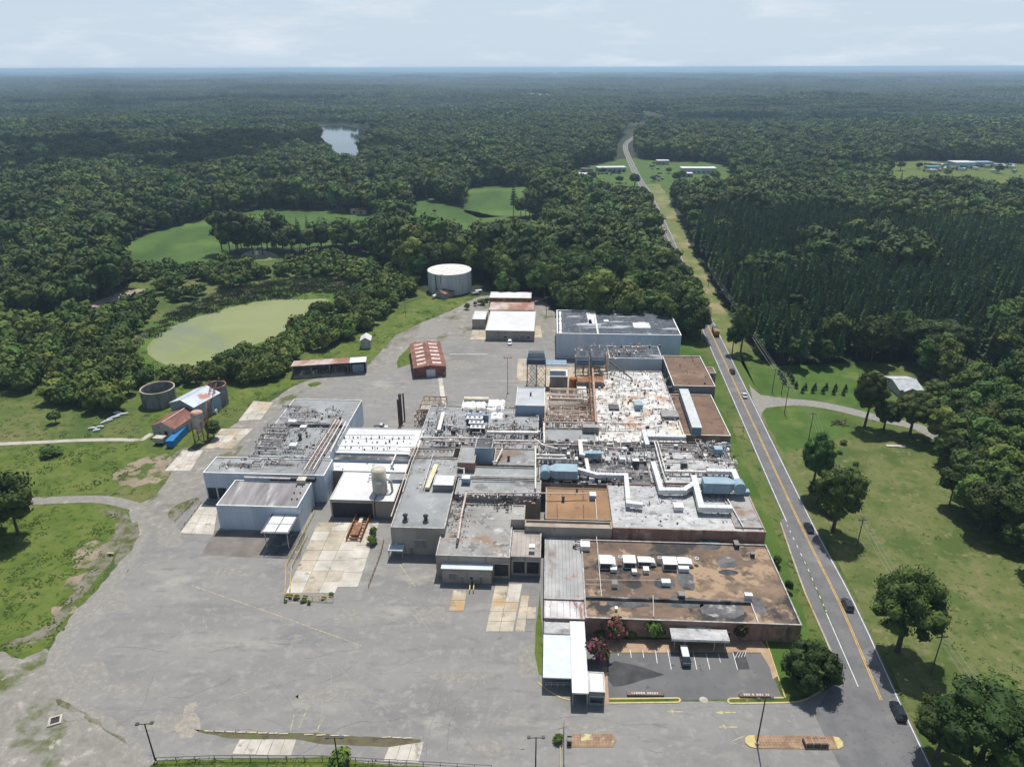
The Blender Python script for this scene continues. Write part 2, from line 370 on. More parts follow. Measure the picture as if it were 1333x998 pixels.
CORR_R = [(842, 142), (857, 151), (857, 161), (847, 174), (831, 186), (828, 196), (834, 212), (858, 228), (870, 250), (888, 288), (905, 330), (920, 352), (960, 440)]
CORR = PG(CORR_L + CORR_R)
OPEN = [SITE, FIELD1, FIELD2, FIELD3, FIELD4, CROSS, YARD2, LAKE, CORR]
site_o = sheet('grassland', smooth_poly(SITE, 1), .02, m_grass, 6, 3)
sheet('far_field', FIELD1, .03, m_crop, 6, 2)
sheet('crop_field', FIELD2, .03, m_crop, 6, 2)
sheet('meadow', FIELD3, .03, m_crop, 6, 2)
sheet('clearing', FIELD4, .03, m_lush, 6, 2)
sheet('crossroads_lawn', CROSS, .03, m_lawn, 6, 2)
sheet('depot_ground', YARD2, .03, m_lush, 6, 2)
sheet('lake', LAKE, .05, m_water)
m_verge = noise_mat('dry_verge', [(.25, (.07, .13, .02)), (.5, (.14, .155, .05)), (.75, (.27, .22, .12))], scale=.05, detail=8, brough=.65)
E = [i for i in range(1)]
vp = [(910, 438), (902, 400), (888, 366), (878, 340), (866, 312), (852, 280), (838, 254), (836, 240), (858, 240), (870, 256), (886, 290), (903, 332), (920, 356), (962, 445), (966, 470)]
sheet('roadside_verge', PG(vp), .05, m_verge, 4, 1.5)

# ---- roads
road_c = resample(PG([(1196, 1020), (1147, 911), (1091.5, 782), (1040.5, 680), (976.3, 542), (932.5, 447.7), (914.6, 408.7), (896, 369), (879.6, 334), (868, 306), (856, 279), (842, 250), (832, 234), (819.4, 208), (814, 192), (818, 184), (834, 172), (846, 160), (843, 152), (833, 144)]), 8)
def part_path(path, y0, y1): return [p for p in path if y0 <= p[1] <= y1]
strip('road', road_c, -3.95, 3.95, .08, m_road, follow=True)
near_c = part_path(road_c, 60, 1500)
near_c = [tuple(x) for x in near_c]
rp = bpy.data.objects['road']
def marking(name, path, w0, w1, mat, par='road'):
    return strip(name, path, w0, w1, .10, mat, parent=bpy.data.objects[par], kind=None)
marking('edge_line', near_c, 3.42, 3.62, m_white_line)
left_edge_path = [p for p in near_c if p[1] > G(1023, 690)[1]]
marking('edge_line', left_edge_path, -3.62, -3.42, m_white_line)
yl = [p for p in near_c if p[1] > G(1147, 911)[1]]
marking('centre_line', yl, -.27, -.1, m_yellow_line); marking('centre_line', yl, .1, .27, m_yellow_line)
# turn lane: solid line then short dashes
tl = resample(PG([(1117, 893.5), (1075.6, 798)]), 4)
marking('turn_lane_line', tl, -.09, .09, m_white_line)
tl = resample(PG([(1075.6, 796), (1050, 737), (1023, 680)]), 1.0)
dash_me = None
acc = 0
for i in range(0, len(tl) - 2, 3):
    marking('lane_dash', tl[i:i + 2], -.09, .09, m_white_line)
# turning lane pavement widening
sheet('turn_lane', PG([(1016, 676), (1021.8, 675), (1075, 798), (1122, 900), (1150, 950), (1180, 1010), (1100, 1010), (1060, 930), (1078, 898), (1086, 880), (1087, 862), (1075, 832), (1050, 775.6), (1030, 722)]), .075, m_road, 3, .1)
# side road on the right
side = resample(PG([(985, 522), (1010, 523), (1045, 524), (1075, 528), (1103, 534), (1130, 541), (1160, 548), (1195, 556), (1222, 570)]), 3)
strip('side_road', side, -2.9, 2.9, .065, m_dust)
sheet('side_road', PG([(975, 500), (979, 505), (990, 514), (1005, 516), (1030, 519), (1030, 528), (1012, 529), (997, 531), (992, 537), (990, 550), (984, 540)]), .072, m_dust)
# ---------------------------------------------------------------- vegetation
def foliage(name, dark, light, rnd=.42, sc=.35):
    m = noise_mat(name, [(.3, dark), (.7, light)], scale=sc, detail=4, coord='obj', rough=.75, spec=.2, rnd=rnd, big=(.007, (.50, .60, .58)))
    return m
m_leaf = foliage('broadleaf_foliage', (.029, .060, .011), (.084, .128, .023))
m_leaf_light = foliage('light_foliage', (.050, .088, .014), (.130, .180, .034), .35)
m_pine = foliage('pine_foliage', (.034, .072, .022), (.084, .138, .042), .36)
m_bush = foliage('bush_foliage', (.055, .098, .014), (.130, .178, .032), .32)
m_pink = foliage('crape_myrtle_blossom', (.22, .045, .075), (.42, .12, .16), .1, 1.5)
m_bark = plain('bark', (.07, .055, .04), .95, var=.3, scale=3)
rng = np.random.default_rng(5)
_t = (1 + 5 ** .5) / 2
_iv = np.array([(-1, _t, 0), (1, _t, 0), (-1, -_t, 0), (1, -_t, 0), (0, -1, _t), (0, 1, _t), (0, -1, -_t), (0, 1, -_t), (_t, 0, -1), (_t, 0, 1), (-_t, 0, -1), (-_t, 0, 1)]); _iv /= np.linalg.norm(_iv[0])
_if = np.array([(0, 11, 5), (0, 5, 1), (0, 1, 7), (0, 7, 10), (0, 10, 11), (1, 5, 9), (5, 11, 4), (11, 10, 2), (10, 7, 6), (7, 1, 8), (3, 9, 4), (3, 4, 2), (3, 2, 6), (3, 6, 8), (3, 8, 9), (4, 9, 5), (2, 4, 11), (6, 2, 10), (8, 6, 7), (9, 8, 1)])
def unit(n, g=rng):
    d = g.normal(size=(n, 3)); return d / np.linalg.norm(d, axis=1)[:, None]
def cards(g, pos, nrm, size):
    n = len(pos); a = unit(n, g); u = np.cross(nrm, a); u /= np.linalg.norm(u, axis=1)[:, None] + 1e-9; w = np.cross(nrm, u)
    s1 = size * g.uniform(.6, 1.3, n); s2 = size * g.uniform(.6, 1.3, n)
    u *= s1[:, None]; w *= s2[:, None]
    v = np.stack([pos - u - w * .6, pos + u * .5 - w, pos + u + w * .5, pos - u * .4 + w], 1).reshape(-1, 3)
    return v, np.arange(n * 4).reshape(-1, 4)
def crown_arrays(seed, Wd, Hc, zc, nclump, ncard, leaf, spread=.62, rr=(.2, .34), flat=1.0, low=-.35):
    g = np.random.default_rng(seed); V = []; Q = []; T = []; nv = 0
    for i in range(nclump):
        d = unit(1, g)[0]
        while d[2] < low: d = unit(1, g)[0]
        k = g.uniform(.35, 1) ** .5 * spread
        c = np.array([d[0] * k * Wd / 2, d[1] * k * Wd / 2, zc + d[2] * k * Hc / 2 * flat]); r = g.uniform(*rr) * Wd * np.array([1, 1, .8])
        iv = _iv * (1 + g.uniform(-.22, .22, (12, 1))) * r * .82 + c; V.append(iv); T.append(_if + nv); nv += 12
        dd = unit(ncard, g); dd[:, 2] = np.where(dd[:, 2] < -.3, -dd[:, 2], dd[:, 2])
        pos = c + dd * r * g.uniform(.8, 1.12, (ncard, 1)); nr = dd + unit(ncard, g) * .5; nr /= np.linalg.norm(nr, axis=1)[:, None]
        v, q = cards(g, pos, nr, leaf); V.append(v); Q.append(q + nv); nv += len(v)
    return np.concatenate(V), (np.concatenate(Q) if Q else np.zeros((0, 4), int)), (np.concatenate(T) if T else np.zeros((0, 3), int))
def trunk_arrays(seed, H, r, lean=.04, limbs=4, spread=2.0):
    g = np.random.default_rng(seed + 100); mb = MB(); top = Vector((g.uniform(-lean, lean) * H, g.uniform(-lean, lean) * H, H))
    mb.tube([(0, 0, -.3), top * .5, top], [r * 1.25, r * .8, r * .3], m_bark, 6)
    for i in range(limbs):
        a = g.uniform(0, 6.28); k = g.uniform(.45, .85); p = top * k
        mb.tube([p, p + Vector((math.cos(a) * spread * .6, math.sin(a) * spread * .6, H * .12)), p + Vector((math.cos(a) * spread, math.sin(a) * spread, H * .27))], [r * .5, r * .35, r * .12], m_bark, 5)
    return mb
def crown_mesh(name, mat, *a, **k):
    v, q, t = crown_arrays(*a, **k); return np_mesh(name, v, q, t, mat)
def pine_arrays(seed, H, Wd, z0, layers, per):
    g = np.random.default_rng(seed); V = []; T = []; nv = 0
    for i in range(layers):
        f = i / (layers - 1); z = z0 + (H - z0) * f; r = Wd / 2 * (1 - f) ** .75 * g.uniform(.85, 1.1) + .12
        for k in range(per):
            a = 2 * math.pi * (k + g.uniform(-.35, .35)) / per + i * .7; rr = r * g.uniform(.7, 1.15); dz = g.uniform(-.1, .35) * (1 - f) * 1.2 + .2
            ca_, sa_ = math.cos(a), math.sin(a); wd = rr * .42 + .12; b = (H - z0) / layers * 1.1
            p = [(0, 0, z + b * .3), (ca_ * rr * .55 - sa_ * wd, sa_ * rr * .55 + ca_ * wd, z + dz * .4 - .1), (ca_ * rr, sa_ * rr, z + dz - .35), (ca_ * rr * .55 + sa_ * wd, sa_ * rr * .55 - ca_ * wd, z + dz * .4 - .1), (ca_ * rr * .5, sa_ * rr * .5, z + b * .55 + dz * .3)]
            V += p; T += [(nv, nv + 1, nv + 4), (nv + 1, nv + 2, nv + 4), (nv + 2, nv + 3, nv + 4), (nv + 3, nv, nv + 4), (nv, nv + 2, nv + 1), (nv, nv + 3, nv + 2)]; nv += 5
    V += [(0, 0, H + .8), (.15, 0, H - .8), (-.1, .12, H - .8), (-.1, -.12, H - .8)]; T += [(nv, nv + 1, nv + 2), (nv, nv + 2, nv + 3), (nv, nv + 3, nv + 1)]
    return np.array(V, float), np.zeros((0, 4), int), np.array(T)
# near trees: trunk and crown meshes of 1 m scale classes
BROAD = []; PINE = []; BUSH = []
for i in range(6):
    Wd, Hc, H = [(12.5, 15, 23), (11, 14, 21), (13, 15, 24), (10.5, 16, 24), (12, 13, 20), (11, 15, 22)][i]
    BROAD.append((crown_mesh('crown', m_leaf if i % 3 else m_leaf_light, 11 + i, Wd * 1.1, H * .82, H * .57, 36, 46, .38, spread=.72, rr=(.16, .27), low=-.9), trunk_arrays(i, H * .68, .3).mesh('trunk')))
for i in range(3):
    v, q, t = pine_arrays(50 + i, 20, 6.4, 5, 13, 8); PINE.append((np_mesh('crown', v, q, t, m_pine), trunk_arrays(60 + i, 18, .2, .01, 0).mesh('trunk')))
for i in range(4):
    Wd = [4.5, 5.2, 4, 5.6][i]; BUSH.append((crown_mesh('foliage', m_bush if i % 2 else m_leaf_light, 80 + i, Wd, 3.8, 1.7, 12, 28, .3, low=-.2), trunk_arrays(90 + i, 2.2, .12, .08, 3, .9).mesh('stem')))
BIG = []
for i in range(3): BIG.append((crown_mesh('crown', m_leaf, 31 + i, 12, 12.5, 16 - 6.6, 74, 92, .15, rr=(.085, .17), low=-.65, spread=.8), trunk_arrays(30 + i, 12, .38, .05, 6, 3.4).mesh('trunk')))
ROUND = [(crown_mesh('crown', m_leaf, 41, 12, 9.5, 4.6, 80, 60, .17, rr=(.09, .16), low=-.5, spread=.84), trunk_arrays(41, 5, .3, .05, 4, 2).mesh('trunk'))]
def place_tree(name, kind, x, y, s, rz, label, cat, group, sz=None, mats=None):
    cm_, tm_ = kind; e = empty(name, (x, y, float(terrain(x, y))), label, cat, group, rz)
    c = bpy.data.objects.new(cm_.name.split('.')[0], cm_); link(c, e); c.scale = (s, s, sz or s)
    t = bpy.data.objects.new(tm_.name.split('.')[0], tm_); link(t, e); t.scale = (s, s, sz or s)
    return e

# ---- stuff trees: merged low meshes for the far woods
lib = bpy.data.collections.new('tree_library')
def joined(name, parts, mats):
    V = []; F = []; M = []; n = 0
    for (v, q, t), mi in parts:
        V.append(v); F += [tuple(a) for a in (q + n)] + [tuple(a) for a in (t + n)]; M += [mi] * (len(q) + len(t)); n += len(v)
    me = bpy.data.meshes.new(name); me.from_pydata(np.concatenate(V).tolist(), [], [tuple(int(i) for i in f) for f in F])
    for m in mats: me.materials.append(m)
    me.polygons.foreach_set('material_index', M); me.update()
    return me
def lib_add(name, me):
    o = bpy.data.objects.new(name, me); lib.objects.link(o)
def trunk_tri(H, r):
    v = np.array([(r * math.cos(a), r * math.sin(a), z) for z in (0, H) for a in (0, 2.1, 4.2)]); return v, np.array([(0, 1, 4, 3), (1, 2, 5, 4), (2, 0, 3, 5)]), np.zeros((0, 3), int)
NB, NP, NPATCH = 5, 3, 4
for i in range(NB):
    Wd, Hc, H = [(12, 14, 22), (11, 13, 20), (13.5, 14, 24), (10.5, 15, 24), (12, 12, 19)][i]
    lib_add('a_tree_%d' % i, joined('broadleaf', [(crown_arrays(200 + i, Wd * 1.12, H * .8, H * .57, 18, 18, .7, spread=.7, rr=(.19, .31), low=-.9), 0), (trunk_tri(H * .6, .35), 1)], [m_leaf_light if i % 3 == 0 else m_leaf, m_bark]))
for i in range(NP):
    lib_add('b_pine_%d' % i, joined('pine', [(pine_arrays(250 + i, 20, 6.2, 7, 10, 7), 0), (trunk_tri(15, .25), 1)], [m_pine, m_bark]))
for i in range(NPATCH):
    g = np.random.default_rng(300 + i); parts = []
    for k in range(64):
        x, y = g.uniform(-45, 45, 2); v, q, t = crown_arrays(1000 * i + k, g.uniform(9, 14), 11, g.uniform(11, 18), 3, 8, 1.2, rr=(.3, .42))
        v = v + np.array([x, y, 0]); parts.append(((v, q, t), int(g.integers(0, 3) == 0)))
    lib_add('c_patch_%d' % i, joined('woodland', parts, [m_leaf, m_leaf_light]))

def scatter_gn(name, pts, idx, rot, scl):
    me = bpy.data.meshes.new(name); me.from_pydata([tuple(p) for p in pts], [], [])
    for nm, arr in (('t_idx', idx),): a = me.attributes.new(nm, 'INT', 'POINT'); a.data.foreach_set('value', np.asarray(arr, 'i4'))
    for nm, arr in (('t_rot', rot), ('t_scl', scl)): a = me.attributes.new(nm, 'FLOAT', 'POINT'); a.data.foreach_set('value', np.asarray(arr, 'f4'))
    o = bpy.data.objects.new(name, me); link(o)
    ng = bpy.data.node_groups.new(name, 'GeometryNodeTree'); ng.interface.new_socket('Geometry', in_out='INPUT', socket_type='NodeSocketGeometry'); ng.interface.new_socket('Geometry', in_out='OUTPUT', socket_type='NodeSocketGeometry')
    n, l = ng.nodes, ng.links; gi = n.new('NodeGroupInput'); go = n.new('NodeGroupOutput'); ip = n.new('GeometryNodeInstanceOnPoints'); ci = n.new('GeometryNodeCollectionInfo')
    ci.inputs['Collection'].default_value = lib; ci.inputs['Separate Children'].default_value = True; ci.inputs['Reset Children'].default_value = True
    def attr(nm, ty):
        a = n.new('GeometryNodeInputNamedAttribute'); a.data_type = ty; a.inputs['Name'].default_value = nm; return a.outputs['Attribute']
    l.new(gi.outputs[0], ip.inputs['Points']); l.new(ci.outputs[0], ip.inputs['Instance']); ip.inputs['Pick Instance'].default_value = True
    l.new(attr('t_idx', 'INT'), ip.inputs['Instance Index'])
    cx = n.new('ShaderNodeCombineXYZ'); l.new(attr('t_rot', 'FLOAT'), cx.inputs['Z']); l.new(cx.outputs[0], ip.inputs['Rotation'])
    l.new(attr('t_scl', 'FLOAT'), ip.inputs['Scale']); l.new(ip.outputs[0], go.inputs[0])
    md = o.modifiers.new('scatter', 'NODES'); md.node_group = ng; return o
def in_view(x, y, margin=40):
    fw = y * _c + CAM_H * _s; px = 666.5 + FPX * x / fw; return (px > -margin) & (px < 1333 + margin) & (y > 60)
def jgrid(x0, x1, y0, y1, s, j=.42, ang=0):
    xs, ys = np.meshgrid(np.arange(x0, x1, s), np.arange(y0, y1, s)); x = xs.ravel() + rng.uniform(-j, j, xs.size) * s; y = ys.ravel() + rng.uniform(-j, j, xs.size) * s; return x, y
def blocked(x, y, polys=None):
    b = np.zeros(len(x), bool)
    for p in (polys or OPEN): b |= inpoly(x, y, p)
    return b
PLANT = PG([(905, 330), (930, 380), (990, 470), (1100, 492), (1250, 492), (1500, 520), (2000, 520), (2000, 330), (1333, 318), (1240, 308), (1150, 312), (1050, 288), (1000, 300), (940, 292), (905, 306)])
def forest():
    LIM = 1500
    x, y = jgrid(-1250, 1250, 150, LIM, 7.2); r = np.hypot(x, y)
    k = in_view(x, y) & (r < LIM) & ~blocked(x, y); x, y = x[k], y[k]
    tx_, ty_ = G(586, 377); k2 = np.hypot(x - tx_, y - ty_) > 24; k2 &= ~((np.abs(x - tx_) < 28) & (y < ty_ + 5) & (y > ty_ - 60)); x, y = x[k2], y[k2]
    ip = inpoly(x, y, PLANT) & (np.array([mnoise.noise(Vector((a * .018, b * .018, 9))) for a, b in zip(x, y)]) < .38) & ((y > 302) | (rng.random(len(x)) > .5)); bx, by = x[~ip], y[~ip]
    # right-hand grove and others inside the open site
    for poly, sp in ((PG([(1214, 580), (1240, 540), (1333, 520), (1500, 530), (1700, 700), (1500, 830), (1333, 752), (1285, 705), (1228, 650)]), 5.8),
                     (PG([(-300, 640), (-20, 645), (25, 665), (36, 690), (0, 715), (-300, 760)]), 6),
                     (PG([(880, 436), (905, 430), (912, 446), (905, 452), (885, 440)]), 5),
                     (PG([(1165, 479), (1230, 478), (1248, 502), (1224, 512), (1206, 497), (1165, 481)]), 7.5)):
        a, b = jgrid(-600, 600, 60, 500, sp); kk = inpoly(a, b, poly); bx = np.concatenate([bx, a[kk]]); by = np.concatenate([by, b[kk]])
    px, py = jgrid(60, 900, 230, 900, 4.6, .22); kk = inpoly(px, py, PLANT) & ~blocked(px, py) & in_view(px, py) & (np.array([mnoise.noise(Vector((a * .018, b * .018, 9))) for a, b in zip(px, py)]) < .36) & (rng.random(len(px)) > np.where(py < 302, .55, .05)); px, py = px[kk], py[kk]
    # mixed edge
    rb = np.hypot(bx, by); o = np.argsort(rb); bx, by, rb = bx[o], by[o], rb[o]
    vis = in_view(bx, by, 0) & (rb > 60)
    near_i = np.where(vis)[0][:300]; far = np.ones(len(bx), bool); far[near_i] = False
    stand = np.array([mnoise.noise(Vector((a * .012, b * .012, 5))) for a, b in zip(bx, by)])
    sc = rng.uniform(.62, 1.18, len(bx)) * np.where(rng.random(len(bx)) < .12, .75, 1) * (1 + .38 * stand)
    for i in near_i:
        X, Y = bx[i], by[i]
        if X > 60 and Y < 240: lab, grp = 'tall dark broadleaf tree in the dense grove at the right edge beside the meadow', 'trees of the dense grove by the meadow'
        elif X < -100 and Y < 240: lab, grp = 'dark broadleaf tree in the clump at the left edge beside the gravel track', 'trees of the clump at the left edge'
        elif X < -150: lab, grp = 'tall broadleaf tree in the front of the wood left of the algae pond', 'front trees of the left wood'
        elif X < 60: lab, grp = 'broadleaf tree in the front of the wood behind the water tank and white sheds', 'front trees of the wood behind the tank'
        elif X < 105: lab, grp = 'broadleaf tree standing between the pale warehouse and the road', 'trees by the pale warehouse'
        else: lab, grp = 'broadleaf tree in the front of the wood behind the house with grey roof', 'trees around the grey-roofed house'
        place_tree('broadleaf_tree', BROAD[i % 6], X, Y, sc[i], rng.uniform(0, 6.28), lab, 'tree', grp)
    print('near trees', len(near_i), 'max r', rb[near_i].max())
    fx, fy, fs = bx[far], by[far], sc[far]
    pts = np.stack([fx, fy, terrain(fx, fy)], 1)
    idx = rng.integers(0, NB, len(fx)); mix = (rng.random(len(fx)) < .12); idx[mix] = NB + rng.integers(0, NP, mix.sum())
    o = scatter_gn('forest', pts, idx, rng.uniform(0, 6.28, len(fx)), fs * 1.14); tag(o, 'dense mixed woodland stretching behind the factory on both sides of the road', 'forest', kind='stuff'); print('forest', len(fx))
    rp_ = np.hypot(px, py); o_ = np.argsort(rp_); px, py = px[o_], py[o_]; vis = in_view(px, py, 0); ni = np.where(vis)[0][:300]; far = np.ones(len(px), bool); far[ni] = False
    ps = rng.uniform(.8, 1.3, len(px))
    for i in ni: place_tree('pine_tree', PINE[i % 3], px[i], py[i], ps[i], rng.uniform(0, 6.28), 'slender dark pine in the front rows of the plantation right of the road', 'pine tree', 'front pines of the plantation')
    fx, fy = px[far], py[far]; pts = np.stack([fx, fy, terrain(fx, fy)], 1)
    o = scatter_gn('pine_plantation', pts, NB + rng.integers(0, NP, len(fx)), rng.uniform(0, 6.28, len(fx)), ps[far]); tag(o, 'dense dark green pine plantation covering the land right of the road', 'pine plantation', kind='stuff'); print('pines', len(fx))
    # distant patches
    P = []
    for (r0, r1, s, k) in ((LIM - 30, 6000, 72, 1.0), (6000, 15000, 105, 1.35)):
        x, y = jgrid(-r1 * .85, r1 * .85, 900, r1, s, .25); r = np.hypot(x, y); kk = (r > r0) & (r < r1) & in_view(x, y, 60)
        x, y = x[kk], y[kk]
        b = np.zeros(len(x), bool)
        for dx in (-22, 0, 22):
            for dy in (-22, 0, 22): b |= blocked(x + dx, y + dy, [LAKE, CORR, YARD2])
        b |= (inpoly(x, y, CLEAR1) & (rng.random(len(x)) < .8)) | (inpoly(x, y, HOUSES1) & (rng.random(len(x)) < .5))
        x, y = x[~b], y[~b]; P.append((x, y, rng.uniform(.8, 1.15, len(x)) * k * (1 + .45 * np.sin(x / 210 + np.sin(y / 160) * 1.4) * np.cos(y / 190 + x / 500))))
        # single trees fill the gaps near the blocked strips
    x = np.concatenate([p[0] for p in P]); y = np.concatenate([p[1] for p in P]); s = np.concatenate([p[2] for p in P])
    o = scatter_gn('distant_woodland', np.stack([x, y, terrain(x, y) - .5], 1), NB + NP + rng.integers(0, NPATCH, len(x)), rng.uniform(0, 6.28, len(x)), s); tag(o, 'hazy blue-green woodland rolling away to the horizon', 'woodland', kind='stuff'); print('patches', len(x))
forest()
# far canopy sheet out to the horizon
def far_canopy():
    radii = [14800]
    while radii[-1] < 58000: radii.append(radii[-1] * 1.006 + 20)
    a = np.array([R(90 + d) for d in np.arange(-46, 46.01, .12)]); n = len(a); vs = []
    for i, r in enumerate(radii):
        x, y = r * np.cos(a), r * np.sin(a); vs.append(np.stack([x, y, terrain(x, y) + 17 + rng.normal(0, 4, n) + (0 if i else -20)], 1))
    v = np.concatenate(vs); i, k = np.meshgrid(np.arange(len(radii) - 1), np.arange(n - 1), indexing='ij'); A = (i * n + k).ravel()
    q = np.stack([A, A + n, A + n + 1, A + 1], 1)
    me = np_mesh('far_canopy', v, q, np.zeros((0, 3), int), m_far); o = bpy.data.objects.new('horizon_forest', me); link(o); tag(o, 'blue hazy forest line along the horizon', 'forest', kind='stuff')
far_canopy()
# ---------------------------------------------------------------- the ground of the site
sheet('gravel_yard', PG([(165, 662), (200, 648), (222, 622), (225, 606), (252, 590), (300, 556), (335, 534), (362, 516), (385, 500), (430, 488), (478, 478), (492, 462), (506, 444), (526, 430), (560, 416), (600, 398), (622, 386), (640, 384), (700, 388),
    (722, 403), (730, 440), (790, 470), (820, 560), (700, 700), (400, 720), (180, 720), (170, 690)]), .030, m_gravel, 3, 1.2, 3, 1)
sheet('asphalt_yard', PG([(196, 1010), (168, 968), (140, 940), (96, 922), (70, 900), (60, 872), (64, 845), (84, 816), (112, 785), (142, 752), (160, 728), (176, 704), (190, 690), (224, 690), (262, 640), (300, 600), (345, 552), (392, 512), (440, 496), (500, 486), (545, 470), (582, 440), (640, 446), (720, 440),
    (724, 480), (880, 560), (880, 700), (790, 830), (790, 912), (1022, 915), (1064, 906), (1090, 888), (1115, 905), (1150, 1010)]), .045, m_asphalt, 3, .5, 5, 0)
sheet('gravel_area', PG([(-120, 846), (0, 852), (30, 858), (52, 846), (66, 842), (72, 880), (88, 915), (140, 935), (180, 975), (205, 1015), (-180, 1015)]), .028, m_gravel, 3, 1.4, 7)
sheet('weed_field', PG([(-60, 700), (30, 668), (60, 658), (130, 656), (168, 668), (176, 690), (160, 712), (132, 752), (106, 784), (76, 818), (55, 846), (30, 856), (-20, 840), (-80, 800)]), .032, m_lush, 3, 1.0, 9)
for pts in ([(100, 712), (130, 700), (148, 708), (146, 726), (120, 738), (92, 742)], [(86, 750), (118, 742), (128, 748), (112, 764), (84, 768)], [(60, 790), (90, 786), (100, 796), (80, 806)]):
    sheet('bare_earth', smooth_poly(PG(pts), 1), .036, m_dirt, 1.2, 1.6, 11)
sheet('dirt_patch', smooth_poly(PG([(170, 600), (215, 590), (235, 600), (215, 625), (180, 635), (140, 628)]), 1), .031, m_dirt, 1.2, 2.2, 12)
sheet('meadow_grass', PG([(-200, 500), (0, 505), (60, 520), (130, 540), (180, 520), (215, 545), (190, 570), (90, 568), (0, 572), (-200, 575)]), .026, m_grass, 4, 1, 13)
sheet('lush_meadow', PG([(-200, 580), (0, 583), (90, 580), (180, 578), (205, 592), (190, 622), (150, 640), (60, 646), (0, 650), (-200, 655)]), .026, m_lush, 4, 1.2, 14)
strip('gravel_track', resample(PG([(-60, 652), (40, 652), (90, 650), (135, 650), (165, 656), (205, 668)]), 3), -2.0, 2.0, .05, m_gravel)
strip('field_track', resample(PG([(-60, 580), (40, 576), (100, 573), (150, 572), (185, 572), (198, 564)]), 3), -1.1, 1.1, .05, m_path)
sheet('hillside_grass', PG([(215, 490), (300, 500), (370, 488), (385, 470), (440, 448), (470, 430), (520, 400), (556, 388), (640, 384), (600, 400), (560, 418), (526, 432), (500, 455), (478, 478), (420, 488), (380, 500), (340, 520), (300, 530), (260, 560), (225, 590), (190, 560)]), .027, m_lush, 4, 1.2, 15)
sheet('weedy_patch', smooth_poly(PG([(515, 470), (528, 455), (545, 440), (538, 480), (540, 490), (520, 488)]), 1), .034, m_lush, 2, .8, 16)
sheet('weedy_patch', smooth_poly(PG([(398, 500), (415, 496), (420, 500), (405, 505)]), 1), .034, m_lush, 2, .8, 17)
sheet('weedy_patch', smooth_poly(PG([(146, 738), (160, 700), (176, 676), (182, 690), (172, 730), (156, 762)]), 1), .047, m_mott, 2, .8, 18)
sheet('weedy_patch', smooth_poly(PG([(70, 905), (110, 925), (150, 944), (168, 968), (160, 968), (130, 945), (80, 920)]), 1), .047, m_mott, 2, .8, 19)
sheet('weedy_patch', smooth_poly(PG([(222, 590), (262, 575), (262, 588), (240, 606), (222, 610)]), 1), .047, m_mott, 2, .8, 20)
sheet('weedy_patch', smooth_poly(PG([(216, 668), (232, 655), (260, 645), (262, 655), (236, 668), (226, 680)]), 1), .049, m_mott, 2, .8, 21)
# ponds
POND = smooth_poly(PG([(188, 452), (215, 428), (262, 410), (325, 393), (368, 389), (400, 390), (428, 388), (430, 400), (404, 412), (372, 432), (346, 444), (318, 452), (300, 470), (288, 486), (256, 484), (222, 478), (196, 466)]), 2)
m_marsh = noise_mat('marsh_green', [(.3, (.050, .100, .012)), (.7, (.095, .155, .024))], scale=.1, detail=8, spots=[((.04, .07, .012), .2, .58, .75)], bump=.6)
sheet('pond_bank', PG([(175, 455), (196, 432), (240, 410), (300, 392), (360, 380), (440, 378), (470, 372), (470, 392), (430, 412), (380, 440), (330, 465), (300, 495), (230, 492), (185, 478)]), .0385, m_marsh, 4, 1.5, 23)
sheet('reed_bed', PG([(160, 456), (180, 436), (230, 402), (290, 378), (350, 366), (420, 360), (500, 362), (480, 372), (440, 376), (400, 378), (350, 378), (290, 392), (230, 412), (190, 438)]), .042, m_reed, 4, 2, 24)
sheet('algae_pond', POND, .055, m_algae, 3, .6, 25)
sheet('small_pond', smooth_poly(PG([(308, 334), (330, 324), (362, 330), (362, 338), (330, 340)]), 2), .055, m_algae, 3, .5, 26)
sheet('lagoon_bank', PG([(90, 408), (130, 388), (170, 372), (206, 372), (214, 384), (180, 392), (130, 402), (100, 416)]), .03, m_lush, 3, .6, 27)
sheet('mud_lagoon', smooth_poly(PG([(108, 400), (140, 386), (172, 376), (202, 377), (204, 383), (170, 386), (135, 396), (112, 406)]), 1), .06, noise_mat('drying_mud', [(.3, (.26, .2, .165)), (.7, (.38, .31, .27))], scale=.1), 3, .3, 28)
# concrete pads (jointed slabs are separate pieces)
def pad(name, px4, nx, ny, z=.05, mat=None, gap=.05, skip=()):
    P = [Vector(G(*p)) for p in px4]; k = 0
    root = sheet(name, [tuple(p) for p in P], z, m_dirt)
    me = []
    for i in range(nx):
        for j in range(ny):
            if (i, j) in skip: continue
            def at(u, v): return P[0].lerp(P[1], u).lerp(P[3].lerp(P[2], u), v)
            w = (P[1] - P[0]).length / nx; h = (P[3] - P[0]).length / ny; gu, gv = gap / w / nx, gap / h / ny
            q = [at(i / nx + gu, j / ny + gv), at((i + 1) / nx - gu, j / ny + gv), at((i + 1) / nx - gu, (j + 1) / ny - gv), at(i / nx + gu, (j + 1) / ny - gv)]
            mb = MB(); mb.prism([(p.x, p.y) for p in q], z - .03, z + .03 + random.uniform(0, .03), mat if not isinstance(mat, list) else random.choice(mat)); mb.build('concrete_slab', root)
    return root
pad('concrete_pad', [(214, 613), (248, 613), (265, 586), (238, 586)], 3, 3, .06, m_conc)
pad('concrete_pad', [(266, 584), (302, 584), (330, 558), (288, 558)], 3, 3, .06, [m_conc2, m_conc])
pad('concrete_pad', [(234, 694), (278, 696), (284, 660), (262, 656)], 3, 3, .06, m_conc)
pad('concrete_pad', [(310, 548), (340, 546), (356, 524), (330, 522)], 3, 2, .06, m_conc)
pad('concrete_ramp', [(372, 772), (436, 772), (478, 680), (414, 680)], 3, 7, .06, [m_conc, m_conc2, m_conc])
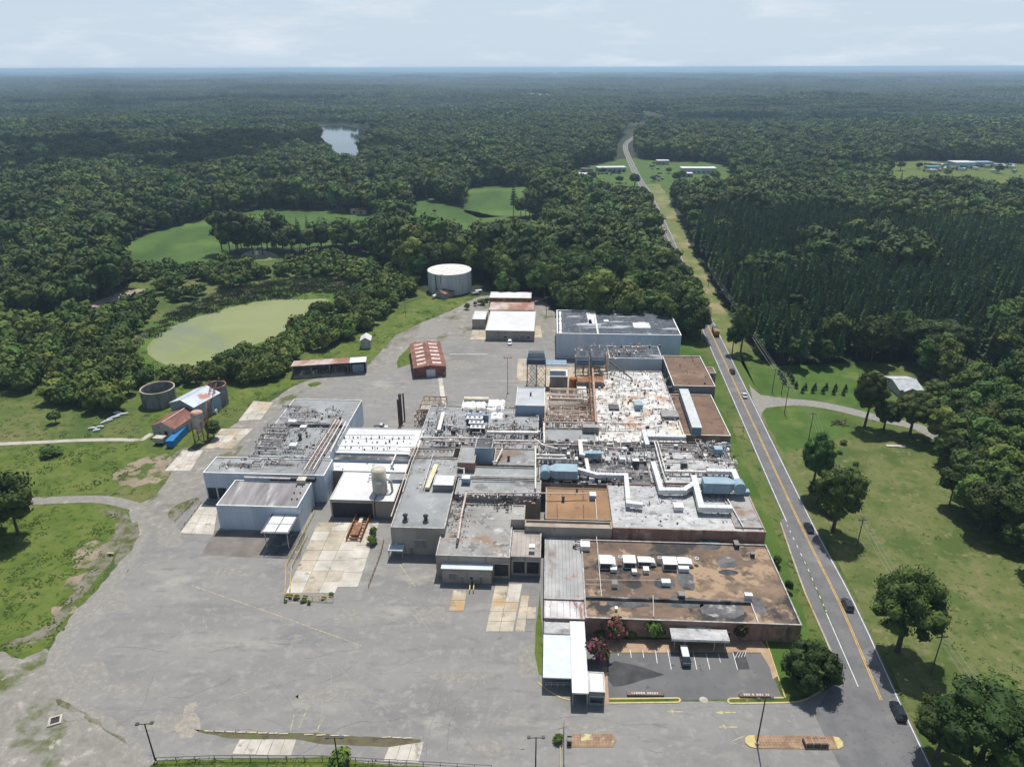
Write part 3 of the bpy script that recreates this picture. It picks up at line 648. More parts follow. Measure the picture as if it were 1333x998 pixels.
pad('concrete_ramp', [(437, 764), (466, 764), (494, 678), (478, 678)], 1, 5, .06, [m_conc, m_conc])
pad('concrete_ramp', [(632, 822), (668, 822), (680, 760), (645, 760)], 2, 5, .06, [m_conc, m_conc2])
pad('concrete_ramp', [(670, 822), (696, 822), (700, 760), (682, 760)], 2, 4, .058, [m_conc2, m_asphalt])
pad('concrete_pad', [(302, 981), (379, 984), (386, 962), (312, 962)], 5, 1, .06, m_conc)
pad('concrete_pad', [(499, 990), (545, 993), (552, 965), (506, 972)], 3, 1, .06, m_conc)
pad('concrete_pad', [(672, 496), (690, 496), (690, 467), (674, 467)], 2, 3, .06, m_conc2)
pad('concrete_pad', [(612, 442), (634, 442), (634, 425), (616, 425)], 2, 2, .05, m_conc2)
pad('concrete_pad', [(692, 440), (706, 440), (704, 424), (692, 424)], 1, 2, .05, m_conc2)
pad('concrete_step', [(584, 795), (604, 795), (608, 768), (590, 768)], 1, 2, .06, m_conc2)
sheet('brown_apron', PG([(262, 722), (340, 726), (352, 692), (280, 690)]), .05, noise_mat('brown_asphalt', [(.3, (.14, .125, .11)), (.7, (.2, .18, .16))], scale=.2), 2, .2)
strip('concrete_strip', PG([(578, 527), (570, 470)]), -.9, .9, .06, m_conc)
strip('concrete_strip', PG([(585, 461), (634, 461)]), -.35, .35, .06, m_conc)
# lawn beside the road, front parking lot, kerbs
sheet('roadside_lawn', PG([(905, 440), (918, 462), (946, 540), (978, 620), (1002, 672), (1020, 724), (1044, 790), (1058, 838), (1080, 842), (1084, 866), (1076, 888), (1050, 904), (1022, 908), (997, 832), (960, 815), (900, 640), (860, 520), (860, 440)]), .056, m_lawn, 2, .1, 30)
sheet('side_lawn', PG([(926, 405), (950, 440), (975, 478), (1030, 476), (1140, 470), (1152, 505), (1130, 540), (1075, 527), (1020, 520), (990, 515), (980, 500), (960, 450)]), .036, m_lawn, 3, .8, 31)
sheet('side_lawn', PG([(1245, 492), (1300, 490), (1400, 500), (1400, 530), (1300, 512), (1250, 505)]), .036, m_lawn, 3, .8, 32)
sheet('side_lawn', PG([(992, 534), (1010, 530), (1060, 534), (1110, 545), (1110, 560), (1090, 572), (1060, 580), (1020, 590), (1000, 556)]), .036, m_lawn, 3, .8, 33)
sheet('hay_meadow', PG([(1010, 590), (1100, 575), (1180, 575), (1225, 600), (1260, 660), (1333, 735), (1700, 900), (1700, 1100), (1225, 1100), (1170, 890), (1090, 730)]), .026, noise_mat('dry_meadow', [(.2, (.075, .103, .022)), (.5, (.112, .130, .038)), (.8, (.168, .155, .068))], scale=.08, detail=12, brough=.8, spots=[((.065, .10, .018), .07, .56, .78), ((.035, .07, .01), .5, .6, .74), ((.060, .092, .018), .06, .5, .68), ((.17, .155, .07), .3, .62, .74)], bump=.8), 4, 1, 34)
sheet('front_walk', PG([(788, 832), (990, 832), (1004, 850), (1012, 880), (1006, 884), (1002, 868), (990, 849), (788, 849)]), .062, noise_mat('tan_paving', [(.3, (.30, .2, .13)), (.7, (.42, .3, .2))], scale=.3), 2)
sheet('front_walk', PG([(786, 918), (793, 916), (790, 868), (784, 868)]), .062, bpy.data.materials['tan_paving'], 2)
sheet('parking_lot', PG([(789, 850), (992, 850), (1002, 868), (1018, 908), (790, 914)]), .054, m_lot, 2, .05)
sheet('shaded_patch', smooth_poly(PG([(790, 858), (830, 866), (852, 874), (868, 878), (845, 882), (815, 892), (792, 894)]), 1), .059, noise_mat('tar_patch', [(.3, (.045, .045, .047)), (.7, (.075, .075, .075))], scale=.3), 1.5, .2)  # irregular patch of the lot surface, darker than the asphalt around it
lot = bpy.data.objects['parking_lot']
for a, b in (((803.5, 845), (805, 853)), ((820, 845), (822, 856)), ((836.5, 845), (838, 856)), ((853, 845), (855.6, 863)), ((869, 845), (873.8, 871)), ((901.9, 846), (907, 871)), ((919, 850), (924, 871)), ((935, 850), (938, 862)), ((954, 849), (960, 871))):
    strip('parking_line', PG([a, b]), -.07, .07, .066, m_white_line, lot, None)
sheet('hatched_bay', PG([(954.5, 848), (969, 848), (976, 871), (960, 871)]), .063, bpy.data.materials['tar_patch'], kind=None, parent=lot)
for k in range(4): strip('hatch_line', PG([(957 + k * 4, 856 - k * .5), (961 + k * 3.4, 848)]), -.05, .05, .07, m_white_line, lot, None)
def kerb(name, px_pts, w, h, mat, label, cat='kerb', closed=False):
    mb = MB(); P = [Vector(G(*p)) for p in px_pts]
    for i in range(len(P) - (0 if closed else 1)):
        a, b = P[i], P[(i + 1) % len(P)]; d = (b - a).normalized(); nr = Vector((d.y, -d.x)) * w / 2
        mb.prism([tuple(a + nr), tuple(b + nr), tuple(b - nr), tuple(a - nr)], 0, h + .002 * (i % 2), mat)
    o = mb.build(name); tag(o, label, cat); return o
m_ykerb = noise_mat('yellow_kerb', [(.35, (.42, .36, .16)), (.6, (.52, .43, .17)), (.75, (.45, .42, .33))], scale=.8)
kerb('kerb', [(793, 909.5), (883, 908.5), (886, 911), (883, 914), (793, 915)], .35, .16, m_ykerb, 'yellow painted kerb round the narrow grass strip before the left half of the parking lot')
kerb('kerb', [(1020, 908), (950, 909), (947, 912), (950, 915.5), (1022, 914.5), (1040, 913), (1052, 909)], .35, .16, m_ykerb, 'yellow painted kerb round the grass strip before the right half of the parking lot')
kerb('kerb', [(1052, 909), (1068, 900), (1080, 888), (1086, 874), (1086, 858), (1074, 830), (1048, 772), (1030, 722), (1016, 680)], .4, .16, m_conc2, 'stained concrete kerb curving round the lawn corner up along the road')
kerb('kerb', [(997, 833), (1022, 908)], .25, .15, m_ykerb, 'thin yellow kerb between the parking lot and the lawn')
sheet('grass_strip', PG([(794, 910.5), (883, 909.7), (883, 913), (794, 914)]), .1, m_grass, 2)
sheet('grass_strip', PG([(950, 910), (1020, 909.3), (1021, 913.5), (950, 914.6)]), .1, m_grass, 2)
def island(px_out, ends, label, brick):
    root = empty('traffic_island', (*G(*px_out[0]), 0), label, 'traffic island'); ox, oy = G(*px_out[0])
    loc = lambda p: (G(*p)[0] - ox, G(*p)[1] - oy)
    mb = MB(); mb.prism([loc(p) for p in px_out], 0, .16, m_ykerb, brick); mb.build('brick_top', root)
    for e_ in ends:
        mb = MB(); mb.prism([loc(p) for p in e_], .162, .19, m_worn_yellow if len(e_) < 5 else m_ykerb); mb.build('painted_end', root)
    return root
m_brickp = noise_mat('brick_paving', [(.3, (.22, .14, .09)), (.7, (.34, .23, .15))], scale=.5, spots=[((.45, .38, .28), .3, .62, .75)], lines=[((.14, .1, .07), .6, .05, 0), ((.14, .1, .07), .6, .05, math.pi / 2)])
island([(975, 957), (1082, 958), (1092, 960), (1097, 966), (1098, 972), (1090, 975), (984, 974), (976, 972)], [[(970, 960), (975, 957), (982, 957), (983, 966), (984, 974), (976, 972), (970, 967)], [(1084, 958.5), (1092, 960), (1097, 966), (1097, 972), (1091, 975), (1088, 968)]], 'long brick paved traffic island with yellow rounded ends in the entrance road', m_brickp)
strip('painted_wedge', PG([(970, 957), (951, 965), (973, 973)]), -.08, .08, .06, m_worn_yellow)
island([(740, 955), (796, 955), (803, 963), (798, 972), (742, 972)], [[(757, 955.5), (770, 955.5), (772, 963), (756, 965)]], 'worn brick paved gate island with a faded yellow patch beside the gate', m_brickp)
def arrow(px, py, dx=-1, s=1.0):
    x, y = G(px, py); mb = MB()
    pts = [(0, 0), (1.6, .55), (1.6, .16), (4.2, .12), (4.2, -.12), (1.6, -.16), (1.6, -.55)]
    o = mb.prism([(x + p[0] * s * -dx, y + p[1] * s) for p in pts], .055, .064, m_worn_yellow).build('painted_arrow'); o['kind'] = 'structure'
arrow(931, 927, -1); arrow(935, 946, -1, .9); arrow(868, 926, -1, .8)
for a, b in (((516, 728), (541, 764)), ((388, 950), (400, 922)), ((378, 951), (383, 930)), ((412, 952), (422, 932)), ((250, 762), (360, 800)), ((360, 800), (470, 840))):
    strip('faded_line', PG([a, b]), -.08, .08, .055, m_worn_yellow)
sheet('sand_patch', smooth_poly(PG([(226, 945), (238, 925), (256, 915), (262, 930), (250, 950), (232, 960)]), 1), .052, noise_mat('pale_sand', [(.35, (.2, .195, .18)), (.6, (.34, .305, .24))], scale=.9, detail=12, brough=.85), .8, 2.6, 41)
m_crackd = plain('dark_crack', (.125, .12, .112), .9, var=.3, coord='pos'); m_crackp = plain('sandy_crack', (.33, .30, .24), .9, var=.25, coord='pos')
for k, (cx_, cy_, rx_, ry_) in enumerate(((210, 940, 40, 16), (120, 880, 26, 22), (180, 895, 60, 8), (455, 800, 22, 10), (600, 880, 60, 8), (690, 860, 20, 30), (95, 930, 20, 8), (560, 800, 30, 14), (220, 700, 20, 16), (300, 745, 40, 8), (760, 945, 50, 8), (640, 975, 60, 8), (430, 905, 70, 6), (150, 780, 30, 20), (560, 430, 20, 16), (600, 475, 24, 8), (500, 510, 40, 6), (690, 390, 20, 6))):
    sheet('dusty_patch', smooth_poly(PG([(cx_ + rx_ * math.cos(t * .785) * random.uniform(.6, 1.1), cy_ + ry_ * math.sin(t * .785) * random.uniform(.6, 1.1)) for t in range(8)]), 2), .048 + .0003 * k, m_dust, 1.2, 1.1, 60 + k)
ck = MB(); g_ = random.Random(21)
for k in range(95):
    x_, y_ = G(g_.uniform(90, 1000), g_.uniform(770, 985)) if k < 80 else G(g_.uniform(560, 700), g_.uniform(440, 500)); a_ = g_.choice([0, 1.57, 0, .4, 2.2]) + g_.uniform(-.25, .25); pts_ = [(x_, y_)]; w_ = g_.uniform(.02, .045)
    for j in range(g_.randint(4, 12)): a_ += g_.uniform(-.35, .35); x_ += math.cos(a_) * 1.3; y_ += math.sin(a_) * 1.3; pts_.append((x_, y_))
    if any(inpoly(np.array([p[0]]), np.array([p[1]]), PG([(120, 740), (700, 740), (705, 915), (1060, 915), (1080, 1000), (200, 1000), (80, 880)]))[0] == False for p in pts_) and k < 80: continue
    for i in range(len(pts_) - 1):
        d_ = Vector(pts_[i + 1]) - Vector(pts_[i]); n_ = Vector((d_.y, -d_.x)).normalized() * w_; p_, q_ = Vector(pts_[i]), Vector(pts_[i + 1]); ck.add([(*(p_ - n_), .0565), (*(q_ - n_), .0565), (*(q_ + n_), .0565), (*(p_ + n_), .0565)], [(0, 3, 2, 1)], m_crackd if k % 3 else m_crackp)
tag(ck.build('crack_lines', bpy.data.objects['asphalt_yard']), kind='stuff')
sheet('gravel_margin', smooth_poly(PG([(60, 845), (110, 785), (160, 728), (185, 692), (200, 694), (175, 735), (120, 800), (86, 850), (92, 900), (140, 930), (180, 962), (205, 1000), (190, 1005), (150, 950), (80, 912), (58, 872)]), 1), .0475, m_dust, 1.2, 1.0, 90)
sheet('gravel_fringe', smooth_poly(PG([(0, 846), (40, 838), (66, 826), (100, 784), (150, 722), (172, 690), (165, 664), (120, 662), (150, 672), (150, 700), (120, 730), (90, 780), (50, 824), (0, 836)]), 1), .040, m_mott, 1.2, 1.0, 91)
sheet('weed_strip', PG([(252, 950), (380, 953), (520, 960), (548, 962), (546, 968), (500, 972), (420, 968), (386, 962), (300, 961)]), .052, noise_mat('weedy_soil', [(.3, (.09, .075, .05)), (.55, (.12, .11, .06)), (.75, (.07, .11, .02))], scale=.4), 1.5, .4, 42)
sheet('bottom_weeds', PG([(175, 1010), (205, 990), (280, 988), (420, 985), (500, 996), (640, 1001), (640, 1030), (150, 1030)]), .053, m_lush, 1.5, .5, 43)
sheet('side_weeds', PG([(697, 820), (703, 770), (706, 820), (708, 880), (702, 878), (696, 850)]), .053, m_lush, 1.5, .2, 44)

ws = plain('wheel_stop_concrete', (.45, .4, .28), .9, var=.2)
for k, px in enumerate([272, 286, 300, 314, 328, 342, 356, 369, 402, 418, 436, 449, 503, 517, 530]):
    x, y = G(px, 951.5 + (px - 270) * .035); mb = MB(); mb.prism([(-.9, -.12), (.9, -.12), (.9, .12), (-.9, .12)], 0, .14, ws); o = mb.build('wheel_stop', None, (x, y, .05), random.uniform(-.08, .08))
    tag(o, 'pale yellow concrete wheel stop in the row along the south edge of the yard', 'wheel stop', 'wheel stops along the yard edge')
# ---------------------------------------------------------------- single trees, bushes
def T(px, py, Wd, H, label, kind='b', name='broadleaf_tree', cat='tree', group=None, var=0):
    x, y = G(px, py)
    if kind == 'b' and H > 9: kind = 'g'; var = var % 3
    src = {'r': ROUND, 'b': BROAD, 'u': BUSH, 'p': PINE, 'g': BIG}[kind][var]; w0, h0 = {'r': (12, 9.4), 'b': (12, 22), 'g': (12, 16), 'u': (5, 3.8), 'p': (6.4, 20.8)}[kind]
    return place_tree(name, src, x, y, Wd / w0, random.uniform(0, 6), label, cat, group, sz=H / h0)
T(1056, 642, 11, 21.5, 'slim dark tree right of the road, the upper of the two by the crossing wires', var=1)
T(1064, 655, 8, 8, 'small leafy tree at the foot of the slim dark tree right of the road', var=3)
T(1084, 692, 14.5, 23, 'broad dark tree right of the road, just below the slim one', var=2)
T(1168, 848, 17, 22.5, 'round-headed tree with bare trunk casting its shadow on the road', var=0)
T(1264, 1012, 19, 22, 'large dark tree in the lower right corner of the meadow', var=5)
T(1218, 985, 12, 13, 'smaller tree on the road side of the large corner tree', var=4)
T(1210, 925, 5, 4, 'low leafy bush between the last wooden pole and the large corner tree', kind='u', name='bush', cat='bush')
T(1125, 556, 13, 23, 'tall dark tree on the left of the pair by the side road', var=3)
T(1184, 566, 16, 17.5, 'dark spreading tree on the right of the pair by the side road', var=4)
T(1150, 560, 11, 12, 'lower tree filling the gap of the pair by the side road', var=1)
T(1212, 478, 27, 24, 'huge spreading tree rising behind the house with grey roof', var=2)
T(1244, 505, 12, 9, 'low spreading tree right of the house with grey roof', var=4)
T(1140, 522, 7, 7, 'mid green tree crowding the left end of the house', var=0)
T(1220, 524, 12, 10, 'spreading tree in front of the right end of the house', var=2)
T(1244, 540, 13, 11, 'dark tree between the house and the dense grove', var=1)
T(1268, 560, 12, 11, 'dark tree at the rear corner of the dense grove', var=0)
T(1138, 498, 6, 5.5, 'small tree on the lawn left of the house', var=3)
T(1082, 668, 6, 5, 'leafy low growth between the slim and the broad roadside trees', kind='u', name='bush', cat='bush', var=1)
T(1300, 935, 13, 9, 'leafy tree at the right edge below the meadow', var=1)
T(964, 458, 11, 24, 'tall tree standing alone between the road and the plantation', var=3)
T(953, 460, 8, 15, 'lower tree at the foot of the tall lone roadside tree', var=1)
T(898, 440, 9, 12, 'bushy tree at the bend of the road behind the pale warehouse', var=5)
T(902, 418, 9, 15, 'bushy tree overhanging the left edge of the road', var=4)
T(1053, 889, 12.5, 9.4, 'large round dark shrub on the lawn corner by the road', kind='r', name='shrub', cat='shrub', var=0)
T(801, 831, 6, 6, 'pink flowering crape myrtle against the brick wall', kind='u', name='flowering_shrub', cat='shrub', var=0)
T(777, 861, 5.5, 6.2, 'pink flowering crape myrtle beside the white covered walk', kind='u', name='flowering_shrub', cat='shrub', var=1)
T(963, 833, 4, 5, 'dark red crape myrtle right of the entrance canopy', kind='u', name='flowering_shrub', cat='shrub', var=2)
T(849, 832, 5, 5, 'dense green shrub between the pink shrub and the entrance canopy', kind='u', name='shrub', cat='shrub', var=3)
for o in S.objects:
    if o.type == 'EMPTY' and o.name.startswith('flowering_shrub'):
        for c in o.children:
            if c.name.startswith('foliage'):
                c.data = c.data.copy(); c.data.materials.append(m_pink if 'dark' not in o['label'] else foliage('dark_red_leaves', (.05, .012, .012), (.14, .03, .035), .1))
                n_ = len(c.data.polygons); c.data.polygons.foreach_set('material_index', [1 if random.random() < .6 else 0 for _ in range(n_)]); c.data.update()
for px, lab in ((782, 'low hedge shrub in the corner of the covered walk'), (822, 'low hedge shrub right of the pink shrub against the brick wall'), (1000, 'low hedge shrub left end of the row under the right end of the brick wall'), (1012, 'second low hedge shrub under the right end of the brick wall'), (1024, 'third low hedge shrub under the right end of the brick wall'), (1035, 'low hedge shrub at the outer corner of the brick building')):
    T(px, 829, 2.8, 1.7, lab, kind='u', name='hedge_shrub', cat='shrub', group='low hedge shrubs along the brick wall', var=random.randrange(4))
T(1011, 737, 2.5, 3.4, 'upper of two small round shrubs on the lawn strip', kind='u', name='shrub', cat='shrub', var=1)
T(1025, 770, 2.7, 3.6, 'lower of two small round shrubs on the lawn strip', kind='u', name='shrub', cat='shrub', var=2)
T(445, 996, 5.5, 3.4, 'bright green bush at the bottom edge of the yard', kind='u', name='bush', cat='bush', var=0)
T(484, 708, 3, 2.6, 'green bush growing beside the tall beige silo', kind='u', name='bush', cat='bush', var=1)
T(487, 694, 2.4, 2.0, 'small weed bush under the silo frame', kind='u', name='bush', cat='bush', var=1)
T(65, 592, 7, 3.2, 'dark low bush beside the thin track in the left meadow', kind='u', name='bush', cat='bush', var=3)
T(279, 570, 5.5, 8, 'green tree growing beside the rusty hopper', var=1)
T(73, 550, 6, 5, 'round bush alone in the left meadow above the track', kind='u', name='bush', cat='bush', var=2)
T(1098, 578, 3, 1.6, 'small dark bush in the meadow below the side road', kind='u', name='bush', cat='bush', var=0)
T(1093, 590, 2, 1.2, 'smallest bush in the meadow below the side road', kind='u', name='bush', cat='bush', var=1)
T(1114, 605, 2, 1.2, 'tiny dark bush alone in the middle of the hay meadow', kind='u', name='bush', cat='bush', var=1)
for k in range(12): T(372 + random.random() ** 1.6 * 62, 780 + random.uniform(-6, 6), random.uniform(.8, 2.2), random.uniform(.5, 1.2), 'weed clump growing at the foot of the yellow railing', kind='u', name='weed_clump', cat='weeds', group='weeds at the yellow railing', var=k % 4)
for k, (px, py) in enumerate([(1048, 507), (1044.5, 511), (1060.5, 507), (1057.6, 511), (1075, 507), (1071, 512), (1087, 508), (1084.5, 513), (1100, 509), (1097.5, 514), (1014, 487), (1017, 493), (1020, 498), (1021.5, 500), (1026, 489), (1029.5, 494), (1032, 499), (1036, 505)]):
    T(px, py, 2.2, 3.4, 'small dark conifer in the planted rows on the lawn above the side road', kind='p', name='young_conifer', cat='conifer', group='young conifers planted in rows on the side lawn', var=k % 3)
for k, (px, py, w_, h_) in enumerate(((826, 243, 14, 15), (784, 226, 10, 9), (770, 238, 13, 14), (880, 238, 12, 13), (888, 232, 10, 10), (850, 236, 7, 7), (930, 236, 14, 13), (748, 240, 12, 12), (1012, 224, 12, 12), (870, 226, 8, 8), (1172, 222, 12, 12), (1196, 220, 9, 9), (1232, 229, 10, 9), (1300, 226, 12, 11), (806, 238, 9, 8), (918, 240, 11, 11))):
    if k != 8: T(px, py, w_, h_, 'tree standing in the open at the far %s' % ('crossroads' if px < 1000 else 'right clearing'), group='trees at the far crossroads' if px < 1000 else 'trees in the far right clearing', var=k % 3 if h_ > 9 else k % 6)
# bushes round the ponds: the 280 nearest single, the rest one mass
NOBUSH1 = PG([(100, 412), (104, 396), (140, 382), (172, 372), (206, 372), (214, 392), (180, 398), (140, 410)]); NOBUSH2 = PG([(300, 352), (305, 330), (335, 320), (370, 328), (372, 350)])
def bush_scatter():
    zones = [(PG([(196, 500), (250, 490), (296, 474), (330, 455), (380, 438), (420, 412), (466, 382), (520, 356), (546, 366), (535, 385), (505, 410), (470, 432), (446, 450), (385, 466), (376, 492), (320, 502), (290, 498), (250, 500)]), 4.8, (5, 8.5), 'bush on the dike between the algae pond and the gravel yard', 'bushes on the pond dike'),
             (PG([(-60, 425), (60, 418), (110, 406), (130, 402), (190, 390), (205, 400), (180, 428), (160, 450), (176, 476), (205, 492), (195, 508), (150, 520), (165, 535), (110, 545), (60, 522), (0, 512), (-60, 500)]), 6.2, (6, 11), 'bushy tree in the thicket left of the algae pond', 'bushy trees of the left thicket'),
             (PG([(150, 372), (176, 352), (240, 352), (300, 344), (320, 345), (420, 335), (500, 350), (545, 366), (505, 376), (470, 368), (400, 362), (340, 364), (270, 384), (225, 396), (212, 384), (200, 368)]), 6.4, (5, 9), 'bush in the wetland between the algae pond and the crop field', 'wetland bushes behind the pond'),
             (PG([(585, 405), (640, 392), (612, 405), (590, 410)]), 5, (2, 4), 'low bush left of the white-roofed sheds', 'low bushes by the sheds')]
    out = []
    for poly, sp, (h0, h1), lab, grp in zones:
        xs = [p[0] for p in poly]; ys = [p[1] for p in poly]
        x, y = jgrid(min(xs), max(xs), min(ys), max(ys), sp, .45); k = inpoly(x, y, poly) & ~inpoly(x, y, POND) & ~inpoly(x, y, NOBUSH1) & ~inpoly(x, y, NOBUSH2)
        for a, b in zip(x[k], y[k]):
            if mnoise.noise(Vector((a * .05, b * .05, 3))) < -.26: continue
            out.append((a, b, random.uniform(h0, h1) * (1.25 if random.random() < .12 else 1), lab, grp))
    for px, py, h in ((378, 440, 6), (406, 422, 7.5), (430, 408, 6)): a, b = G(px, py); out.append((a, b, h, 'round bush standing alone at the pond edge', 'round bushes at the pond edge'))
    out.sort(key=lambda t: t[0] ** 2 + t[1] ** 2)
    for i, (a, b, h, lab, grp) in enumerate(out[:285]):
        place_tree('bush', BUSH[i % 4], a, b, h * random.uniform(.95, 1.35) / 5, random.uniform(0, 6), lab, 'bush', grp, sz=h / 3.8)
    print('bushes', len(out)); return out[285:]
rest = bush_scatter()
m_weed = noise_mat('weed_green', [(.3, (.07, .12, .018)), (.7, (.13, .18, .04))], scale=.4, coord='pos', spots=[((.15, .14, .06), .1, .6, .75)])
m_reedtuft = foliage('reed_tuft', (.09, .10, .04), (.16, .155, .075), .2, 1)
BK = len(lib.objects)
for i in range(3): lib_add('d_bush_%d' % i, joined('scrub', [(crown_arrays(400 + i, 4.5, 3.8, 1.8, 7, 14, .4, low=-.2), 0)], [m_bush if i else m_leaf_light]))
for i in range(3):
    g_ = np.random.default_rng(500 + i); parts = []
    for k in range(14):
        a, b = g_.uniform(-2.5, 2.5, 2); v, q, t = crown_arrays(600 + 20 * i + k, g_.uniform(.4, 1.2), g_.uniform(.08, .22), .06, 2, 8, .14, low=-.1); parts.append(((v + np.array([a, b, 0]), q, t), 0))
    lib_add('e_weeds_%d' % i, joined('weeds', parts, [m_weed]))
_rt = foliage('reed_tuft', (.03, .04, .015), (.085, .085, .04), .2, 1)
for i in range(2):
    g_ = np.random.default_rng(700 + i); n_ = 120; p = np.stack([g_.uniform(-3, 3, n_), g_.uniform(-3, 3, n_), np.full(n_, .9)], 1); a = g_.uniform(0, 6.28, n_)
    u = np.stack([np.cos(a), np.sin(a), a * 0], 1) * .16; h = g_.uniform(.3, .9, n_)[:, None] * np.array([[.1, .05, 1]]); base = p * [1, 1, 0]
    v = np.stack([base - u, base + u, base + u * .3 + h, base - u * .3 + h], 1).reshape(-1, 3)
    lib_add('f_reeds_%d' % i, joined('reeds', [((v, np.arange(n_ * 4).reshape(-1, 4), np.zeros((0, 3), int)), 0)], [m_reedtuft]))
if rest:
    n_ = len(rest); o = scatter_gn('wetland_scrub', [(r[0], r[1], 0) for r in rest], BK + rng.integers(0, 3, n_), rng.uniform(0, 6, n_), [r[2] / 3.9 for r in rest]); tag(o, 'more bushes spreading through the wetland behind the pond', 'scrub', kind='stuff')
def weeds():
    P = []; zs = []
    for pts, sp, lo, hi in (([(-60, 580), (205, 580), (190, 620), (60, 646), (-60, 655)], 3.2, .7, 1.5), ([(-60, 690), (60, 658), (150, 656), (140, 730), (60, 846), (-60, 846)], 2.6, .6, 1.4), ([(-60, 505), (130, 545), (190, 560), (180, 570), (-60, 572)], 4, .6, 1.2),
                            ([(1010, 590), (1225, 600), (1333, 735), (1500, 900), (1500, 1050), (1225, 1050), (1130, 790)], 9, .3, .7), ([(1160, 640), (1333, 780), (1500, 930), (1400, 950), (1230, 850), (1200, 760)], 6, .4, 1.0), ([(215, 490), (380, 470), (560, 390), (630, 386), (520, 432), (420, 488), (260, 560), (200, 560)], 3.6, .5, 1.3),
                            ([(205, 990), (420, 986), (640, 1001), (640, 1030), (150, 1030)], 1.6, .5, .9), ([(252, 951), (548, 963), (500, 971), (300, 960)], 2.2, .25, .5), ([(175, 455), (300, 390), (470, 374), (470, 392), (330, 465), (300, 495), (190, 480)], 3, .7, 1.5), ([(200, 405), (300, 365), (500, 345), (540, 370), (300, 380)], 4, .8, 2.2)):
        poly = PG(pts); xs = [p[0] for p in poly]; ys = [p[1] for p in poly]; x, y = jgrid(min(xs), max(xs), min(ys), max(ys), sp, .5); k = inpoly(x, y, poly) & ~inpoly(x, y, POND)
        for a, b in zip(x[k], y[k]):
            if mnoise.noise(Vector((a * .06, b * .06, 7))) + random.uniform(-.45, .45) > .12: P.append((a, b, .02)); zs.append(random.uniform(lo, hi) * .62)
    n_ = len(P); o = scatter_gn('weeds', P, BK + 3 + rng.integers(0, 3, n_), rng.uniform(0, 6, n_), zs); tag(o, 'rough weeds and tall grass over the meadows and yard edges', 'weeds', kind='stuff'); print('weeds', n_)
    poly = PG([(165, 456), (230, 402), (290, 378), (350, 366), (420, 360), (500, 362), (480, 376), (400, 384), (290, 400), (190, 446)]); xs = [p[0] for p in poly]; ys = [p[1] for p in poly]; x, y = jgrid(min(xs), max(xs), min(ys), max(ys), 4.2, .5); k = inpoly(x, y, poly) & ~inpoly(x, y, POND)
    n_ = int(k.sum()); o = scatter_gn('reeds', np.stack([x[k], y[k], np.full(n_, .03)], 1), BK + 6 + rng.integers(0, 2, n_), rng.uniform(0, 6, n_), rng.uniform(.7, 1.3, n_)); tag(o, 'brown-green reed bed along the far bank of the algae pond', 'reeds', kind='stuff')
weeds()
# ---------------------------------------------------------------- the factory
m_coping = plain('pale_coping', (.58, .57, .53), .7, var=.15, scale=.5, coord='pos')
m_beige = noise_mat('beige_wall', [(.3, (.30, .265, .22)), (.7, (.38, .34, .29))], scale=.25, stretch=(1, 1, .3), spots=[((.22, .19, .16), .5, .6, .8, (1, 1, .25))])
m_brick = noise_mat('pink_brick', [(.3, (.25, .155, .12)), (.7, (.33, .21, .165))], scale=.4, spots=[((.42, .33, .26), .2, .62, .8), ((.15, .1, .08), .5, .62, .8, (1, 1, .3))])
m_whitewall = noise_mat('white_blue_panel', [(.3, (.42, .50, .58)), (.7, (.54, .61, .67))], scale=.2, stretch=(1, 1, .2), rough=.55, lines=[((.36, .42, .48), 1.2, .05, -FA)])
m_bluewall = noise_mat('blue_grey_cladding', [(.3, (.20, .28, .36)), (.7, (.27, .36, .44))], scale=.2, stretch=(1, 1, .2), rough=.5)
m_greywall = noise_mat('grey_wall', [(.3, (.17, .17, .165)), (.7, (.25, .25, .24))], scale=.3, stretch=(1, 1, .3))
m_dark = plain('dark_opening', (.018, .02, .024), .6, var=.3)
m_roofgrey = noise_mat('grey_membrane_roof', [(.25, (.215, .225, .225)), (.5, (.27, .28, .28)), (.75, (.33, .34, .335))], scale=.07, detail=9, brough=.65, spots=[((.17, .165, .155), .16, .58, .78), ((.40, .395, .38), .3, .64, .8), ((.2, .15, .11), .05, .64, .8)], lines=[((.2, .2, .2), 3.1, .07, -FA, .5), ((.2, .2, .2), 3.1, .07, math.pi / 2 - FA, .35)])
m_roofgrey2 = noise_mat('stained_grey_roof', [(.25, (.20, .195, .185)), (.5, (.29, .285, .27)), (.75, (.38, .37, .35))], scale=.10, detail=9, brough=.68, spots=[((.09, .085, .08), .2, .56, .74), ((.24, .16, .10), .08, .6, .76), ((.46, .45, .42), .35, .62, .78)])
m_roofdark = noise_mat('dark_roof', [(.25, (.06, .062, .066)), (.5, (.11, .11, .112)), (.75, (.19, .185, .18))], scale=.13, detail=9, brough=.7, spots=[((.34, .33, .31), .3, .58, .74), ((.04, .04, .045), .1, .6, .75)])
m_roofwhite = noise_mat('white_membrane_roof', [(.25, (.50, .505, .505)), (.6, (.61, .615, .61)), (.8, (.68, .68, .68))], scale=.1, detail=8, brough=.6, spots=[((.55, .53, .50), .25, .62, .8), ((.45, .43, .41), 1.2, .70, .82)], rough=.6)
m_roofdirty = noise_mat('dirty_white_roof', [(.25, (.38, .375, .36)), (.5, (.58, .57, .54)), (.8, (.70, .69, .66))], scale=.18, detail=10, brough=.72, spots=[((.17, .16, .15), .3, .58, .70), ((.42, .27, .17), .13, .58, .74), ((.58, .54, .40), .06, .64, .8), ((.12, .11, .1), 1.1, .64, .76)])
